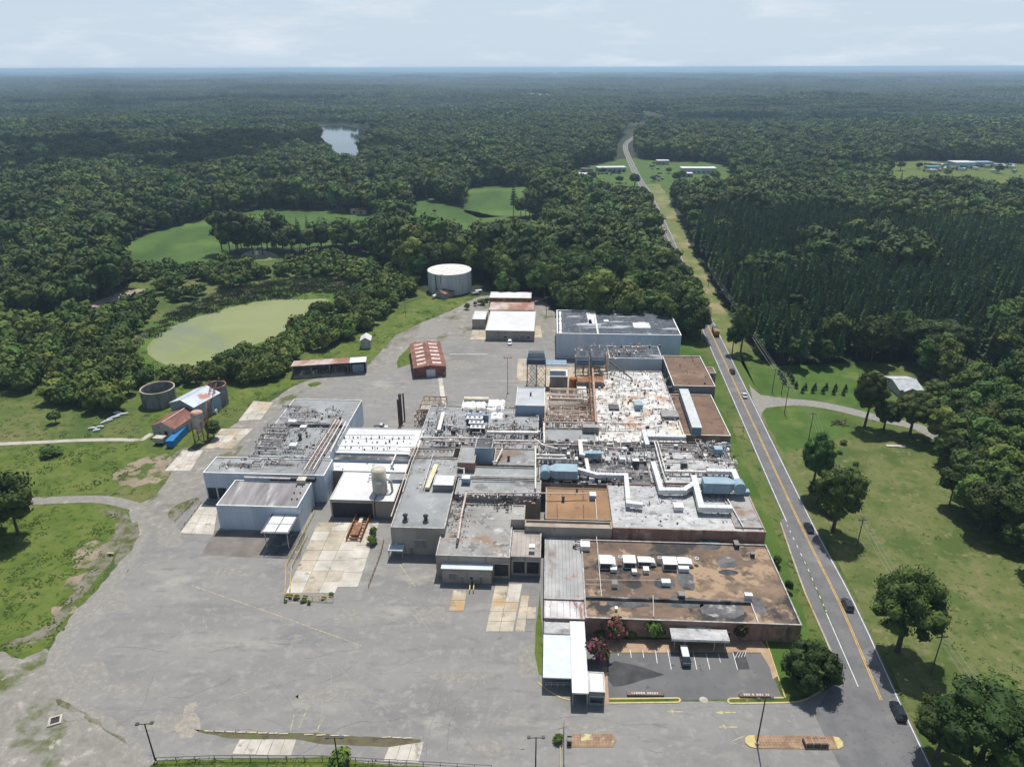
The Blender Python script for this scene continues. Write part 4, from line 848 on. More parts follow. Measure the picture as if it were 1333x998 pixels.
m_roofweather = noise_mat('weathered_pale_roof', [(.25, (.27, .27, .27)), (.5, (.42, .42, .415)), (.8, (.58, .58, .57))], scale=.22, detail=10, brough=.75, stretch=(1, 1.6, 1), spots=[((.2, .195, .19), .35, .60, .76), ((.13, .13, .13), 1.4, .66, .8)])
m_roofbrown = noise_mat('brown_gravel_roof', [(.25, (.095, .070, .056)), (.5, (.155, .110, .080)), (.75, (.25, .175, .115))], scale=.07, detail=9, brough=.68, stretch=(.7, 1.3, 1), spots=[((.33, .235, .15), .11, .56, .66), ((.045, .043, .042), .085, .55, .64), ((.12, .095, .075), .5, .6, .78)])
m_rooforange = noise_mat('orange_gravel_roof', [(.25, (.215, .125, .065)), (.75, (.32, .195, .105))], scale=.12, detail=8, spots=[((.2, .12, .07), .3, .6, .8)])
m_roofred = noise_mat('red_brown_roof', [(.25, (.125, .08, .058)), (.75, (.20, .13, .09))], scale=.12, detail=9, brough=.7, spots=[((.28, .2, .14), .1, .6, .75), ((.08, .055, .045), .4, .6, .8)])
m_roofblack = noise_mat('black_roof_sheets', [(.3, (.055, .062, .075)), (.7, (.095, .105, .12))], scale=.3, spots=[((.40, .42, .44), .12, .60, .70, (.45, 1.9, 1)), ((.3, .32, .34), .6, .66, .78)], lines=[((.22, .24, .27), 3.6, .14, math.pi / 2 - FA, .8), ((.3, .31, .33), 7.5, .12, -FA, .6)])
m_metal = noise_mat('weathered_corrugated_roof', [(.3, (.27, .27, .265)), (.7, (.40, .395, .385))], scale=.12, detail=8, rough=.55, spots=[((.17, .15, .14), .14, .56, .76, (1, .4, 1)), ((.28, .16, .1), .25, .64, .78)])
m_rustroof = noise_mat('rusty_corrugated_roof', [(.3, (.15, .06, .045)), (.7, (.24, .105, .075))], scale=.3, rough=.7, spots=[((.38, .30, .26), .3, .64, .80, (1, .25, 1)), ((.14, .06, .045), .5, .6, .75)])
m_rustmix = noise_mat('half_rusted_roof', [(.35, (.48, .44, .41)), (.52, (.36, .24, .19)), (.65, (.26, .12, .085))], scale=.09, detail=8, rough=.6, stretch=(1, .5, 1))
m_rust = noise_mat('rusted_steel', [(.3, (.16, .075, .04)), (.7, (.30, .15, .08))], scale=.5, coord='obj', spots=[((.42, .32, .24), .4, .58, .72)])
m_orange = noise_mat('orange_rust', [(.3, (.34, .12, .03)), (.7, (.50, .20, .06))], scale=.6, coord='obj', spots=[((.2, .09, .04), .5, .58, .75)])
m_pipew = noise_mat('white_pipe', [(.3, (.58, .55, .50)), (.7, (.72, .70, .66))], scale=.4, coord='pos', spots=[((.42, .30, .2), .5, .62, .78)])
m_pipep = noise_mat('pinkish_pipe', [(.3, (.52, .40, .36)), (.7, (.66, .54, .48))], scale=.4, coord='pos', spots=[((.40, .22, .12), .4, .6, .75)])
m_pipeg = noise_mat('grey_pipe', [(.3, (.28, .28, .28)), (.7, (.42, .42, .41))], scale=.5, coord='pos', spots=[((.18, .12, .09), .4, .6, .75)])
m_pipeb = noise_mat('brown_pipe', [(.3, (.18, .12, .10)), (.7, (.30, .21, .18))], scale=.5, coord='pos')
m_galv = noise_mat('galvanised_duct', [(.3, (.50, .52, .53)), (.7, (.64, .65, .66))], scale=.4, coord='pos', rough=.45, metallic=.1, spots=[((.36, .35, .33), .4, .62, .8)])
m_bluemetal = noise_mat('blue_grey_metal', [(.3, (.21, .31, .37)), (.7, (.29, .39, .45))], scale=.4, coord='pos', rough=.45)
m_darkmetal = plain('dark_metal', (.06, .062, .065), .55, .2, var=.3)
m_capgrey = plain('grey_coping', (.36, .35, .33), .8, var=.25, scale=.6, coord='pos')
m_whiteunit = plain('white_unit_paint', (.66, .66, .63), .5, var=.12)
m_cream = noise_mat('cream_steel', [(.3, (.46, .42, .33)), (.7, (.56, .52, .43))], scale=.5, coord='obj', stretch=(1, 1, .3), spots=[((.3, .26, .19), .4, .6, .8, (1, 1, .2))])
m_glass = plain('dark_glass', (.03, .04, .05), .12, spec=.7)

def Lr(x0, yf, x1, yb, z):
    a0, b0 = L(x0, yf, z); a1, _ = L(x1, yf, z); _, b1 = L(x0, yb, z); return a0, b0, a1, b1
def froot(name, a, b, z, label, cat, group=None):
    w = W(a, b, z); return empty(name, w, label, cat, group, -FA)
def block(name, label, px, z, wall, roof, zb=0.0, coping=m_coping, par=.35, cw=.3, cat='building', rz=None, ribs=None, group=None):
    a0, b0, a1, b1 = Lr(*px, z); e = random.uniform(.01, .05); a0 += e; a1 -= e; b0 += e; b1 -= e
    root = froot(name, a0, b0, zb, label, cat, group); w, d, h = a1 - a0, b1 - b0, z - zb; t = .25
    for q in ((0, 0, w, t), (0, d - t, w, d), (0, t, t, d - t), (w - t, t, w, d - t)):
        mb = MB(); mb.box(q[0], q[1], 0, q[2], q[3], h - .002, wall); mb.build('wall', root)
    mb = MB(); mb.box(t, t, h - par - .2, w - t, d - t, h - par, roof); r = mb.build('roof', root)
    mb = MB()
    for q in ((-.04, -.04, w + .04, cw), (-.04, d - cw, w + .04, d + .04), (-.04, cw, cw, d - cw), (w - cw, cw, w + .04, d - cw)): mb.box(q[0], q[1], h, q[2], q[3], h + .09, coping)
    mb.build('coping', root)
    if ribs:
        sp, mat = ribs; n = int(w / sp)
        m2 = MB(); m2.box(0, t + .3, 0, .09, d - t - .3, .07, mat); me = m2.mesh('roof_rib')
        for i in range(1, n):
            o = bpy.data.objects.new('roof_rib', me); link(o, root); o.location = (i * sp, 0, h - par)
    root['dims'] = [w, d, h]; return root
def wpart(root, name, x, y, z, w, d, h, mat):
    mb = MB(); mb.box(-w / 2, -d / 2, 0, w / 2, d / 2, h, mat); return mb.build(name, root, (x, y, z))
def fronts(root, items, out=.06):
    """doors, windows on the front wall: (kind, u0, u1, z0, z1)"""
    w, d, h = root['dims']
    for k, u0, u1, z0, z1 in items:
        mat = {'dock_door_opening': m_dark, 'window': m_glass, 'door': m_greywall, 'shutter': m_greywall, 'panel': m_galv}[k]
        mb = MB(); mb.box(u0 * w, -out, z0, u1 * w, -.003, z1, mat); o = mb.build(k, root)
        if k in ('dock_door_opening', 'shutter', 'door', 'window'):
            mb = MB(); mb.box(u0 * w - .12, -out - .05, z1, u1 * w + .12, -.002, z1 + .15, m_coping); mb.build('lintel', o)

A = block('office_building', 'low brick office building with brown patched gravel roof facing the parking lot', (762, 804, 1040, 702, ), 5.0, m_brick, m_roofbrown, coping=m_capgrey, par=.25)
fronts(A, [('window', .30, .38, 1, 2.3), ('door', .46, .50, 0, 2.3), ('door', .505, .545, 0, 2.3), ('window', .60, .68, 1, 2.3)])
wA, dA, hA = A['dims']
mb = MB(); mb.box(.3, 6.5, hA - .24, wA * .80, 7.0, hA + .45, m_roofdark); mb.build('parapet_step', A)
mb = MB(); mb.box(wA * .80, .3, hA - .24, wA * .802 + .12, 6.9, hA + .1, m_coping); mb.build('roof_curb', A)
for (x0, yf, x1, yb) in ((885, 768, 907, 742), (852, 766, 880, 752), (936, 748, 962, 741), (937, 738, 960, 724), (912, 714, 940, 700), (870, 790, 915, 776), (915, 803, 970, 782), (790, 790, 845, 781), (985, 800, 1000, 778)):
    q = Lr(x0, yf, x1, yb, 4.75); base = A; ra, rb = L(762, 804, 5.0)
    pts = outline(smooth_poly([(q[0] - ra, q[1] - rb), (q[2] - ra, q[1] - rb), (q[2] - ra, q[3] - rb), (q[0] - ra, q[3] - rb)], 1), .6, .5, x0)
    mb = MB(); mb.add([(p[0], p[1], hA - .25 + .006 + .003 * (x0 % 5)) for p in pts], [tuple(range(len(pts)))], m_roofdark if x0 % 2 else noise_mat('tar_patch_roof', [(.3, (.045, .047, .05)), (.7, (.12, .12, .12))], scale=.5)); mb.build('tar_patch', A)
block('ribbed_annex', 'grey ribbed metal roof annex left of the brown-roofed office', (708, 779, 762, 698), 4.6, m_greywall, m_metal, coping=m_capgrey, par=.02, ribs=(.9, m_greywall), cw=.15)
block('ribbed_canopy', 'paler rust streaked ribbed roof in front of the grey ribbed annex', (708, 804, 762.5, 779.5), 4.3, m_brick, noise_mat('streaked_white_metal', [(.3, (.45, .42, .42)), (.7, (.64, .62, .61))], scale=.3, spots=[((.25, .15, .13), .3, .58, .7, (1, .3, 1))]), coping=m_capgrey, par=.02, ribs=(1.5, m_greywall), cw=.15)
block('gatehouse', 'flat dirty white roofed lobby between the ribbed roofs and the blue-white canopy', (708, 824, 745, 807), 3.6, m_greywall, m_roofweather, coping=m_capgrey, par=.05, cw=.1)
# blue-white canopy, covered walk
def canopy(name, label, px, z, thick, roof, post, posts, cat='canopy', fascia=None):
    a0, b0, a1, b1 = Lr(*px, z); root = froot(name, a0, b0, 0, label, cat); w, d = a1 - a0, b1 - b0
    mb = MB(); mb.box(0, 0, z - thick, w, d, z, roof); mb.build('roof', root)
    mb = MB()
    for q in ((-.05, -.05, w + .05, 0), (-.05, d, w + .05, d + .05), (-.05, 0, 0, d), (w, 0, w + .05, d)): mb.box(*q[:2], z - thick - .1, *q[2:], z + .03, fascia or roof)
    mb.build('fascia', root)
    for u, v in posts:
        mb = MB(); mb.box(-.09, -.09, 0, .09, .09, z - thick, post); mb.build('post', root, (max(.15, min(w - .15, u * w)), max(.15, min(d - .15, v * d)), 0))
    return root
canopy('loading_canopy', 'blue-white flat canopy roof left of the white covered walk', (707, 881, 744, 825.5), 3.5, .18, m_galv if False else noise_mat('pale_blue_sheet', [(.3, (.46, .51, .55)), (.7, (.55, .60, .64))], scale=.3, rough=.5), m_greywall, [(0, 0), (1, 0), (0, .5), (1, .5), (0, 1), (1, 1)])
canopy('covered_walk', 'bright white flat roof of the long covered walk beside the parking lot', (745, 901, 766, 808), 3.9, .25, m_roofwhite, m_beige, [(0, 0), (1, 0), (0, .5), (1, .5), (0, 1), (1, 1)], fascia=m_coping)
gt = block('guard_room', 'square white roofed guard room at the foot of the covered walk', (766.5, 900, 788, 874), 3.88, m_greywall, m_roofwhite, par=.02, cw=.12)
fronts(gt, [('window', .1, .9, .9, 2.6)])
en = canopy('entrance_canopy', 'weathered concrete entrance canopy with stepped roof over the office door', (875, 831, 949, 817.2), 3.6, .5, m_roofweather, m_cream, [(.06, .15), (.24, .15), (.76, .15), (.94, .15), (.06, .9), (.94, .9)], fascia=m_coping)
a0, b0, a1, b1 = Lr(894, 817, 926, 809.5, 3.6); ra, rb = L(875, 831, 3.6)
mb = MB(); mb.box(a0 - ra, b0 - rb + .02, 3.1, a1 - ra, b1 - rb, 3.61, m_roofweather); mb.build('rear_roof', en)

# middle mass
Bm = block('production_hall', 'long brick fronted hall with weathered pale roof behind the brown-roofed office', (797, 687, 995, 629, ), 7.5, m_brick, m_roofweather, par=.3, coping=m_brick)
block('production_wing', 'narrow dark grey roof strip at the road end of the long brick hall', (957, 686, 994, 640), 7.56, m_brick, m_roofgrey2, zb=6.9, coping=m_capgrey, par=.12, cw=.12)
block('orange_roofed_wing', 'wing with orange gravel roof between the grey roofs and the pale hall', (710, 675, 796, 634), 7.5, m_beige, m_rooforange, par=.2, cw=.15, coping=m_beige)
block('parapet_terrace', 'stained beige parapet strip in front of the orange gravel roof', (683, 685, 796.5, 676), 7.6, m_beige, noise_mat('stained_beige_roof', [(.3, (.30, .23, .17)), (.7, (.46, .39, .31))], scale=.2, spots=[((.15, .11, .09), .2, .58, .72)]), par=.5, coping=m_beige)
block('stair_tower', 'small square brown-beige tower block at the inner corner left of the parapet strip', (665, 676, 683, 657), 8.6, m_beige, m_roofgrey2, par=.2, coping=m_beige)
block('utility_hall', 'dark stained roof packed with ducts behind the long brick hall', (701, 628.5, 966, 574), 7.2, m_brick, m_roofdark, coping=m_capgrey, par=.2)
block('pale_hall', 'pale weathered roof strip among the ducts near the road', (848, 628, 965, 596), 7.5, m_brick, m_roofweather, zb=6.9, coping=m_capgrey, par=.15, cw=.12)
block('pale_hall', 'pale weathered roof strip with a dark water stain between the two blue air handlers', (782, 600, 905, 585), 7.44, m_brick, m_roofweather, zb=6.9, coping=m_capgrey, par=.15, cw=.12)
block('process_hall', 'bright stained white roof crowded with rusty fittings at the heart of the factory', (776, 574, 893, 482), 6.6, m_beige, m_roofdirty, coping=m_capgrey, par=.25)
block('brown_roofed_annex', 'annex with red-brown roof along the grass verge by the road', (890, 566, 951, 513), 5.4, m_brick, m_roofred, par=.25)
block('brown_roofed_block', 'taller block with red-brown roof at the far corner near the road', (877, 502, 931, 463), 8.2, m_greywall, m_roofred, par=.3)
block('brown_roofed_block', 'small notch of red-brown roof stepping out of the taller block toward the road', (920, 485.5, 932, 478), 7.6, m_brick, m_roofred, par=.2, cw=.2)
# sloping grey penthouse along the annex
e_ = froot('conveyor_gallery', *L(905, 560, 8), 0, 'long narrow grey roofed gallery running along the red-brown annex roof', 'gallery')
P0, P1 = L(907.5, 556, 8.3), L(890, 506, 8.3); r0 = L(905, 560, 8)
x0, y0, x1, y1 = P0[0] - r0[0], P0[1] - r0[1], P1[0] - r0[0], P1[1] - r0[1]; wv = 3.1
mb = MB(); mb.prism([(x0 - wv / 2, y0), (x0 + wv / 2, y0), (x1 + wv / 2, y1), (x1 - wv / 2, y1)], 5.3, 8.1, m_bluewall); mb.build('wall', e_)
mb = MB(); mb.prism([(x0 - wv / 2 - .15, y0 - .15), (x0 + wv / 2 + .15, y0 - .15), (x1 + wv / 2 + .15, y1 + .1), (x1 - wv / 2 - .15, y1 + .1)], 8.1, 8.3, noise_mat('pale_gallery_roof', [(.3, (.42, .44, .44)), (.7, (.52, .54, .54))], scale=.3)); mb.build('roof', e_)
block('process_deck', 'pale stained deck carrying the tangled pipes of the process yard', (711, 566, 776, 514), 5.4, m_beige, m_roofdirty, par=.1, coping=m_capgrey)
block('cold_store', 'cold store with black sheet roof and white joints below the pale warehouse', (793, 466, 862, 450), 9.2, m_whitewall, m_roofblack, par=.3)
WHb = block('warehouse', 'big pale blue-white warehouse with black patched roof and white edge', (725, 434, 886, 403.5), 12.0, m_whitewall, m_roofblack, par=.35, cw=.45, coping=plain('white_coping', (.72, .73, .72), .6))
ww, wd, wh_ = WHb['dims']
for u0, v0, u1, v1 in ((.265, .45, .325, .98), (.27, .45, .3, .62), (.38, .86, .70, .97), (.64, .30, .78, .52), (.93, .75, .98, .85), (.40, .55, .44, .63), (.02, .03, .04, .97)):
    mb = MB(); pts = outline([(u0 * ww, v0 * wd), (u1 * ww, v0 * wd), (u1 * ww, v1 * wd), (u0 * ww, v1 * wd)], 1, .35, u0 * 9)
    mb.add([(p[0], p[1], wh_ - .35 + .012) for p in pts], [tuple(range(len(pts)))], m_roofwhite); mb.build('white_patch', WHb)
mb = MB(); mb.box(.325 * ww, .3, wh_ - .345, .34 * ww, wd - .3, wh_ + .1, m_coping); mb.build('roof_divider', WHb)
for u in (.16, .335, .5, .665, .83): wpart(WHb, 'downpipe', u * ww, -.12, 0, .18, .18, wh_ - .2, m_galv)

# grey halls in the middle
E1 = block('dock_hall', 'beige hall with smooth grey roof and two dark roof fans beside the beige silo', (508, 686, 579.5, 594), 8.6, m_beige, m_roofgrey, coping=m_capgrey, par=.25)
fronts(E1, [('shutter', .42, .64, 2.2, 4.8), ('door', .33, .39, 0, 2.4), ('panel', .05, .1, 3, 3.6)])
E2 = block('dock_hall', 'wide hall with pale grey roof and a long blue-white door canopy at its front', (567, 722.5, 664, 650), 6.7, m_beige, m_roofgrey2, coping=m_capgrey, par=.25)
fronts(E2, [('dock_door_opening', .79, .98, .9, 4.6)])
E2b = block('dock_bay', 'lower dock bay with rusty stained roof and two dark dock doors', (665, 724, 704, 690), 6.0, m_beige, noise_mat('rust_stained_roof', [(.3, (.26, .23, .20)), (.7, (.40, .36, .32))], scale=.2, spots=[((.14, .09, .06), .12, .54, .7)]), coping=m_capgrey, par=.2, cw=.2, ribs=(1.2, m_greywall))
fronts(E2b, [('dock_door_opening', .08, .46, .9, 4.6), ('dock_door_opening', .54, .94, .9, 4.6)])
a0, b0, a1, b1 = Lr(574, 739, 642, 730, 5.8)
dc = canopy('door_canopy', 'long blue-white sloping canopy over the doors of the wide hall', (574, 739.5, 641, 731), 4.6, .12, bpy.data.materials['pale_blue_sheet'], m_greywall, [(0, 0), (1, 0)])
bay = block('door_bay', 'low beige bay with doors under the long blue-white canopy', (575, 741.5, 640, 732), 4.0, m_beige, m_greywall, par=.1, cw=.1, coping=m_beige)
fronts(bay, [('shutter', .14, .30, 1.2, 3.0), ('door', .38, .43, 0, 2.3), ('window', .56, .62, 1.4, 2.2), ('door', .76, .81, 0, 2.3)])
canopy('door_hood', 'small blue-white hood over the side door of the beige hall', (505, 716, 524, 708), 3.2, .12, bpy.data.materials['pale_blue_sheet'], m_greywall, [(0, 0), (1, 0)])
for px in (612, 617): x, y = G(px, 764); wb = MB(); wb.box(-.12, -2.2, 0, .12, 2.2, 1.0, m_ykerb); tag(wb.build('stair_rail', None, (x, y, .05)), '%s yellow rail of the steps under the long door canopy' % ('left' if px == 612 else 'right'), 'railing')
block('raised_roof', 'grey roof with fenced pipe edge between the wide hall and the pipe bridge', (592, 643, 704, 622), 8.6, m_beige, m_roofgrey, coping=m_capgrey, par=.25, cw=.2)
block('raised_roof', 'grey roof strip behind the white posts of the pipe stand', (586, 620, 699, 606), 8.75, m_beige, m_roofgrey, coping=m_capgrey, par=.25, cw=.2)
block('raised_roof', 'grey roof with a single black vent behind the blue-grey penthouse', (642, 604.5, 697, 583), 8.9, m_beige, m_roofgrey, coping=m_capgrey, par=.25, cw=.2)
block('north_hall', 'grey roof field crowded with pipes north of the pipe bridges', (541, 582, 700, 527), 7.6, m_beige, m_roofgrey, coping=m_capgrey, par=.25)
block('north_hall', 'grey roof strip with rows of small vents behind the smooth grey roof', (532, 593, 590, 583), 8.2, m_beige, m_roofgrey, coping=m_capgrey, par=.25, cw=.2)
block('grey_hall', 'grey roof field right of the long white pipe', (706, 573, 776, 556), 7.0, m_beige, m_roofgrey, coping=m_capgrey, par=.25, cw=.2)
block('penthouse', 'tall blue-grey metal clad penthouse with dark roof', (618, 583, 641, 570), 13.5, m_bluewall, m_roofdark, zb=8, coping=m_capgrey, par=.2, cw=.15)
block('penthouse', 'brick penthouse with grey roof left of the blue-grey one', (595, 602, 618, 580), 11.6, m_brick, m_roofgrey, zb=8, coping=m_capgrey, par=.15, cw=.15)
F3 = block('penthouse', 'blue-grey building with pale roof standing above the white pipes', (671, 527.5, 709, 503.5), 11.0, m_bluewall, noise_mat('pale_grey_roof', [(.3, (.36, .38, .39)), (.7, (.44, .46, .47))], scale=.2), par=.15, cw=.2)
for k in range(4): wpart(F3, 'wall_vent', F3['dims'][0] * (.54 + k * .05), -.12, 5.2, .22, .2, 1.6, m_whiteunit)
wpart(F3, 'roof_vent', F3['dims'][0] * .5, F3['dims'][1] * .55, F3['dims'][2] - .15, .6, .6, 1.3, m_darkmetal)
block('equipment_shelter', 'pale grey metal shelter on the smooth grey roof beside the yellow chute', (563, 631, 590, 617), 10.4, m_greywall, m_galv, zb=8.2, par=.02, cw=.1)
block('equipment_shelter', 'small white topped box left of the fenced pipe stand', (600.5, 623, 612, 617), 10.4, m_bluewall, m_whiteunit, zb=9, par=.02, cw=.1)
# white roofs at left centre
block('white_roofed_hall', 'upper bright white roof dotted with small black vents', (431, 589, 543, 556), 7.6, m_whitewall, m_roofwhite, par=.12, cw=.2)
block('white_roofed_hall', 'lower bright white roof below the long dark step', (421, 612, 530, 598), 6.2, m_beige, m_roofwhite, par=.05, cw=.15)
Ic = block('loading_shed', 'white roofed loading shed open toward the concrete ramps', (429, 650, 487, 612), 6.0, m_beige, m_roofwhite, par=.03, cw=.12)
fronts(Ic, [('dock_door_opening', .04, .96, 0, 5.2)])  # open front closed by a near-black panel standing for its shaded inside
block('white_roofed_hall', 'white roof piece between the beige silo and the smooth grey roof', (487.5, 652, 513, 612), 5.8, m_beige, m_roofwhite, par=.03, cw=.12)
block('recessed_room', 'small blue-grey box set into the white roof right of the silo top', (505, 623.5, 528, 616), 6.9, m_bluewall, m_roofgrey, zb=5.7, par=.05, cw=.1)
# left building
J = block('cold_store_hall', 'pale walled left hall with grey roof full of refrigeration pipework', (264, 615, 424, 594), 9.4, m_whitewall, m_roofgrey, par=.2, coping=m_whiteunit)
block('cold_store_hall', 'rear part of the left hall with long blue-white side wall', (325, 593.5, 430, 518), 9.35, m_whitewall, m_roofgrey, par=.12, coping=m_coping)
J2 = block('front_store', 'lower left store with streaked grey-brown roof and white front wall', (281, 657.5, 389, 624), 8.0, m_whitewall, noise_mat('streaked_roof', [(.3, (.17, .15, .15)), (.55, (.27, .26, .26)), (.75, (.36, .36, .36))], scale=.12, detail=9, stretch=(1.4, .18, 1), spots=[((.42, .41, .4), .2, .62, .75, (1.4, .2, 1))]), par=.15, coping=m_whiteunit)
fronts(J2, [('panel', .02, .05, 6.2, 6.8), ('panel', .45, .452, 0, 7.9), ('panel', .72, .722, 0, 7.9)])
wJ = J['dims']
for k in range(3):
    mb = MB(); mb.box(.4 + k * 3.2, -.08, .2, 3.0 + k * 3.2, -.003, 4.2, m_dark); mb.build('dock_door_opening', J)
cnp = canopy('dock_canopy', 'framed canopy with white sheets over the dark dock beside the left store', (339, 693, 376, 660), 5.6, .12, m_roofdark, m_cream, [(.1, .06), (.9, .06), (.95, .9)], fascia=m_greywall)
a0, b0, a1, b1 = Lr(339, 693, 376, 660, 5.6); w, d = a1 - a0, b1 - b0
for i in range(2):
    for j in range(3): mb = MB(); mb.box(.5 + i * (w - .6) / 2, .5 + j * (d - .6) / 3, 5.605, .2 + (i + 1) * (w - .6) / 2, .25 + (j + 1) * (d - .6) / 3, 5.66, m_roofwhite); mb.build('roof_sheet', cnp)
sheet('dock_pit', PG([(341, 726), (390, 728), (398, 694), (362, 692)]), .052, m_roofdark)  # flat dark sheet on the ground below the dock canopy
# ---------------------------------------------------------------- things on the roofs
def PZ(px, py, z): x, y = G(px, py, z); return Vector((x, y, z))
def pipe(label, pts, r, mat, zr, support=4.0, name='roof_pipe', cat='pipe', group=None, sup=m_pipeg):
    P = [PZ(*p) for p in pts]; o0 = Vector((P[0].x, P[0].y, zr)); root = empty(name, o0, label, cat, group)
    mb = MB(); mb.tube([p - o0 for p in P], r, mat, 7); mb.build('pipe', root)
    for i in range(len(P) - 1):
        L_ = (P[i + 1] - P[i]).length; n = int(L_ / support)
        for k in range(1, n + 1):
            q = P[i].lerp(P[i + 1], k / (n + 1))
            if q.z - r - zr > .15:
                mb = MB(); w = max(r * 1.2, .12); mb.box(-.05, -w, 0, .05, -w + .1, q.z - zr, sup); mb.box(-.05, w - .1, 0, .05, w, q.z - zr, sup); mb.box(-.04, -w, q.z - zr - r - .1, .04, w, q.z - zr - r, sup)
                s_ = mb.build('support', root, (q.x - o0.x, q.y - o0.y, 0)); dd = P[i + 1] - P[i]; s_.rotation_euler = (0, 0, math.atan2(dd.y, dd.x))
    for k, p in enumerate(P[1:-1]): mb = MB(); mb.tube([(0, 0, -r * 1.2), (0, 0, r * 1.2)], r * 1.25, mat, 7); mb.build('elbow', root, p - o0)
    return root
def duct(label, pts, w, h, mat, zr, seg=1.3, name='roof_duct'):
    P = [PZ(*p) for p in pts]; o0 = Vector((P[0].x, P[0].y, zr)); root = empty(name, o0, label, 'duct')
    def prof(p, n, hw, h0, h1): return [(p + n * hw).x, (p + n * hw).y]
    for i in range(len(P) - 1):
        a, b = P[i], P[i + 1]; d = (b - a); Ln = d.length; d.normalize(); nr = Vector((d.y, -d.x, 0)).normalized(); k = max(1, round(Ln / seg))
        for j in range(k):
            p, q = a.lerp(b, j / k) - o0, a.lerp(b, (j + 1) / k) - o0; p = p + d * .03; q = q - d * .03
            if j == 0 and i: p = p - d * w / 2 * .98
            if j == k - 1 and i < len(P) - 2: q = q + d * w / 2 * .9
            zz = .004 * (i % 2)
            vs = [p - nr * w / 2, p + nr * w / 2, q + nr * w / 2, q - nr * w / 2]
            vs = [Vector((v.x, v.y, v.z - h + zz)) for v in vs] + [Vector((v.x, v.y, v.z + zz)) for v in vs]
            mb = MB(); mb.add(vs, [(3, 2, 1, 0), (4, 5, 6, 7), (0, 1, 5, 4), (1, 2, 6, 5), (2, 3, 7, 6), (3, 0, 4, 7)], mat); mb.build('duct_segment', root)
            if q.z - h > .5 and j % 2 == 0:
                mb = MB()
                for s in (-1, 1): c = p + nr * s * w * .42; mb.box(c.x - .05, c.y - .05, 0, c.x + .05, c.y + .05, c.z - h, m_darkmetal)
                mb.build('leg', root)
    return root
def rbox(name, label, cat, px, ztop, zb, mat, group=None, top=None, trim=None, legs=False):
    a0, b0, a1, b1 = Lr(*px, ztop); root = froot(name, a0, b0, zb, label, cat, group); w, d, h = a1 - a0, b1 - b0, ztop - zb; l0 = .4 if legs else 0
    mb = MB(); mb.box(0, 0, l0, w, d, h, mat); mb.build('cabinet', root)
    mb = MB(); mb.box(-.05, -.05, h, w + .05, d + .05, h + .06, top or mat); mb.build('lid', root)
    if legs:
        for u, v in ((.05, .05), (w - .15, .05), (.05, d - .15), (w - .15, d - .15)): mb = MB(); mb.box(u, v, 0, u + .1, v + .1, l0, m_darkmetal); mb.build('leg', root)
    root['dims'] = [w, d, h]; return root
def ac_unit(label, px, zt, zb, hood=True):
    r = rbox('rooftop_unit', label, 'air conditioner', px, zt, zb, m_whiteunit, 'white air conditioning units on the brown office roof'); w, d, h = r['dims']
    mb = MB(); mb.box(.15, -.04, .25, w - .15, -.003, h - .2, m_darkmetal); mb.build('grille', r)
    if hood:
        mb = MB(); mb.add([(w + .05, .1, .2), (w + 1.3, .1, .2), (w + 1.3, d - .1, .2), (w + .05, d - .1, .2), (w + .05, .1, h), (w + .9, .1, h * .8), (w + .9, d - .1, h * .8), (w + .05, d - .1, h)], [(4, 5, 6, 7), (0, 1, 5, 4), (1, 2, 6, 5), (2, 3, 7, 6)], m_whiteunit); mb.build('hood', r)
        mb = MB(); mb.lathe([(.55, h), (.55, h + .45), (.35, h + .5)], w + 2.2, d * .7, m_whiteunit, 14, mtop=m_darkmetal); mb.build('fan', r)
    return r
def vent(label, px, py, zr, h=.9, r=.3, mat=None, group=None, name='roof_vent', cap=True):
    p = PZ(px, py, zr); root = empty(name, p, label, 'roof vent', group)
    mb = MB(); mb.lathe([(r, 0), (r * .8, h * .7)], 0, 0, mat or m_darkmetal, 10); mb.build('stack', root)
    if cap: mb = MB(); mb.lathe([(r * 1.3, h * .72), (r * 1.3, h * .85), (r * .5, h)], 0, 0, mat or m_darkmetal, 10, cap_bot=True); mb.build('cap', root)
    return root
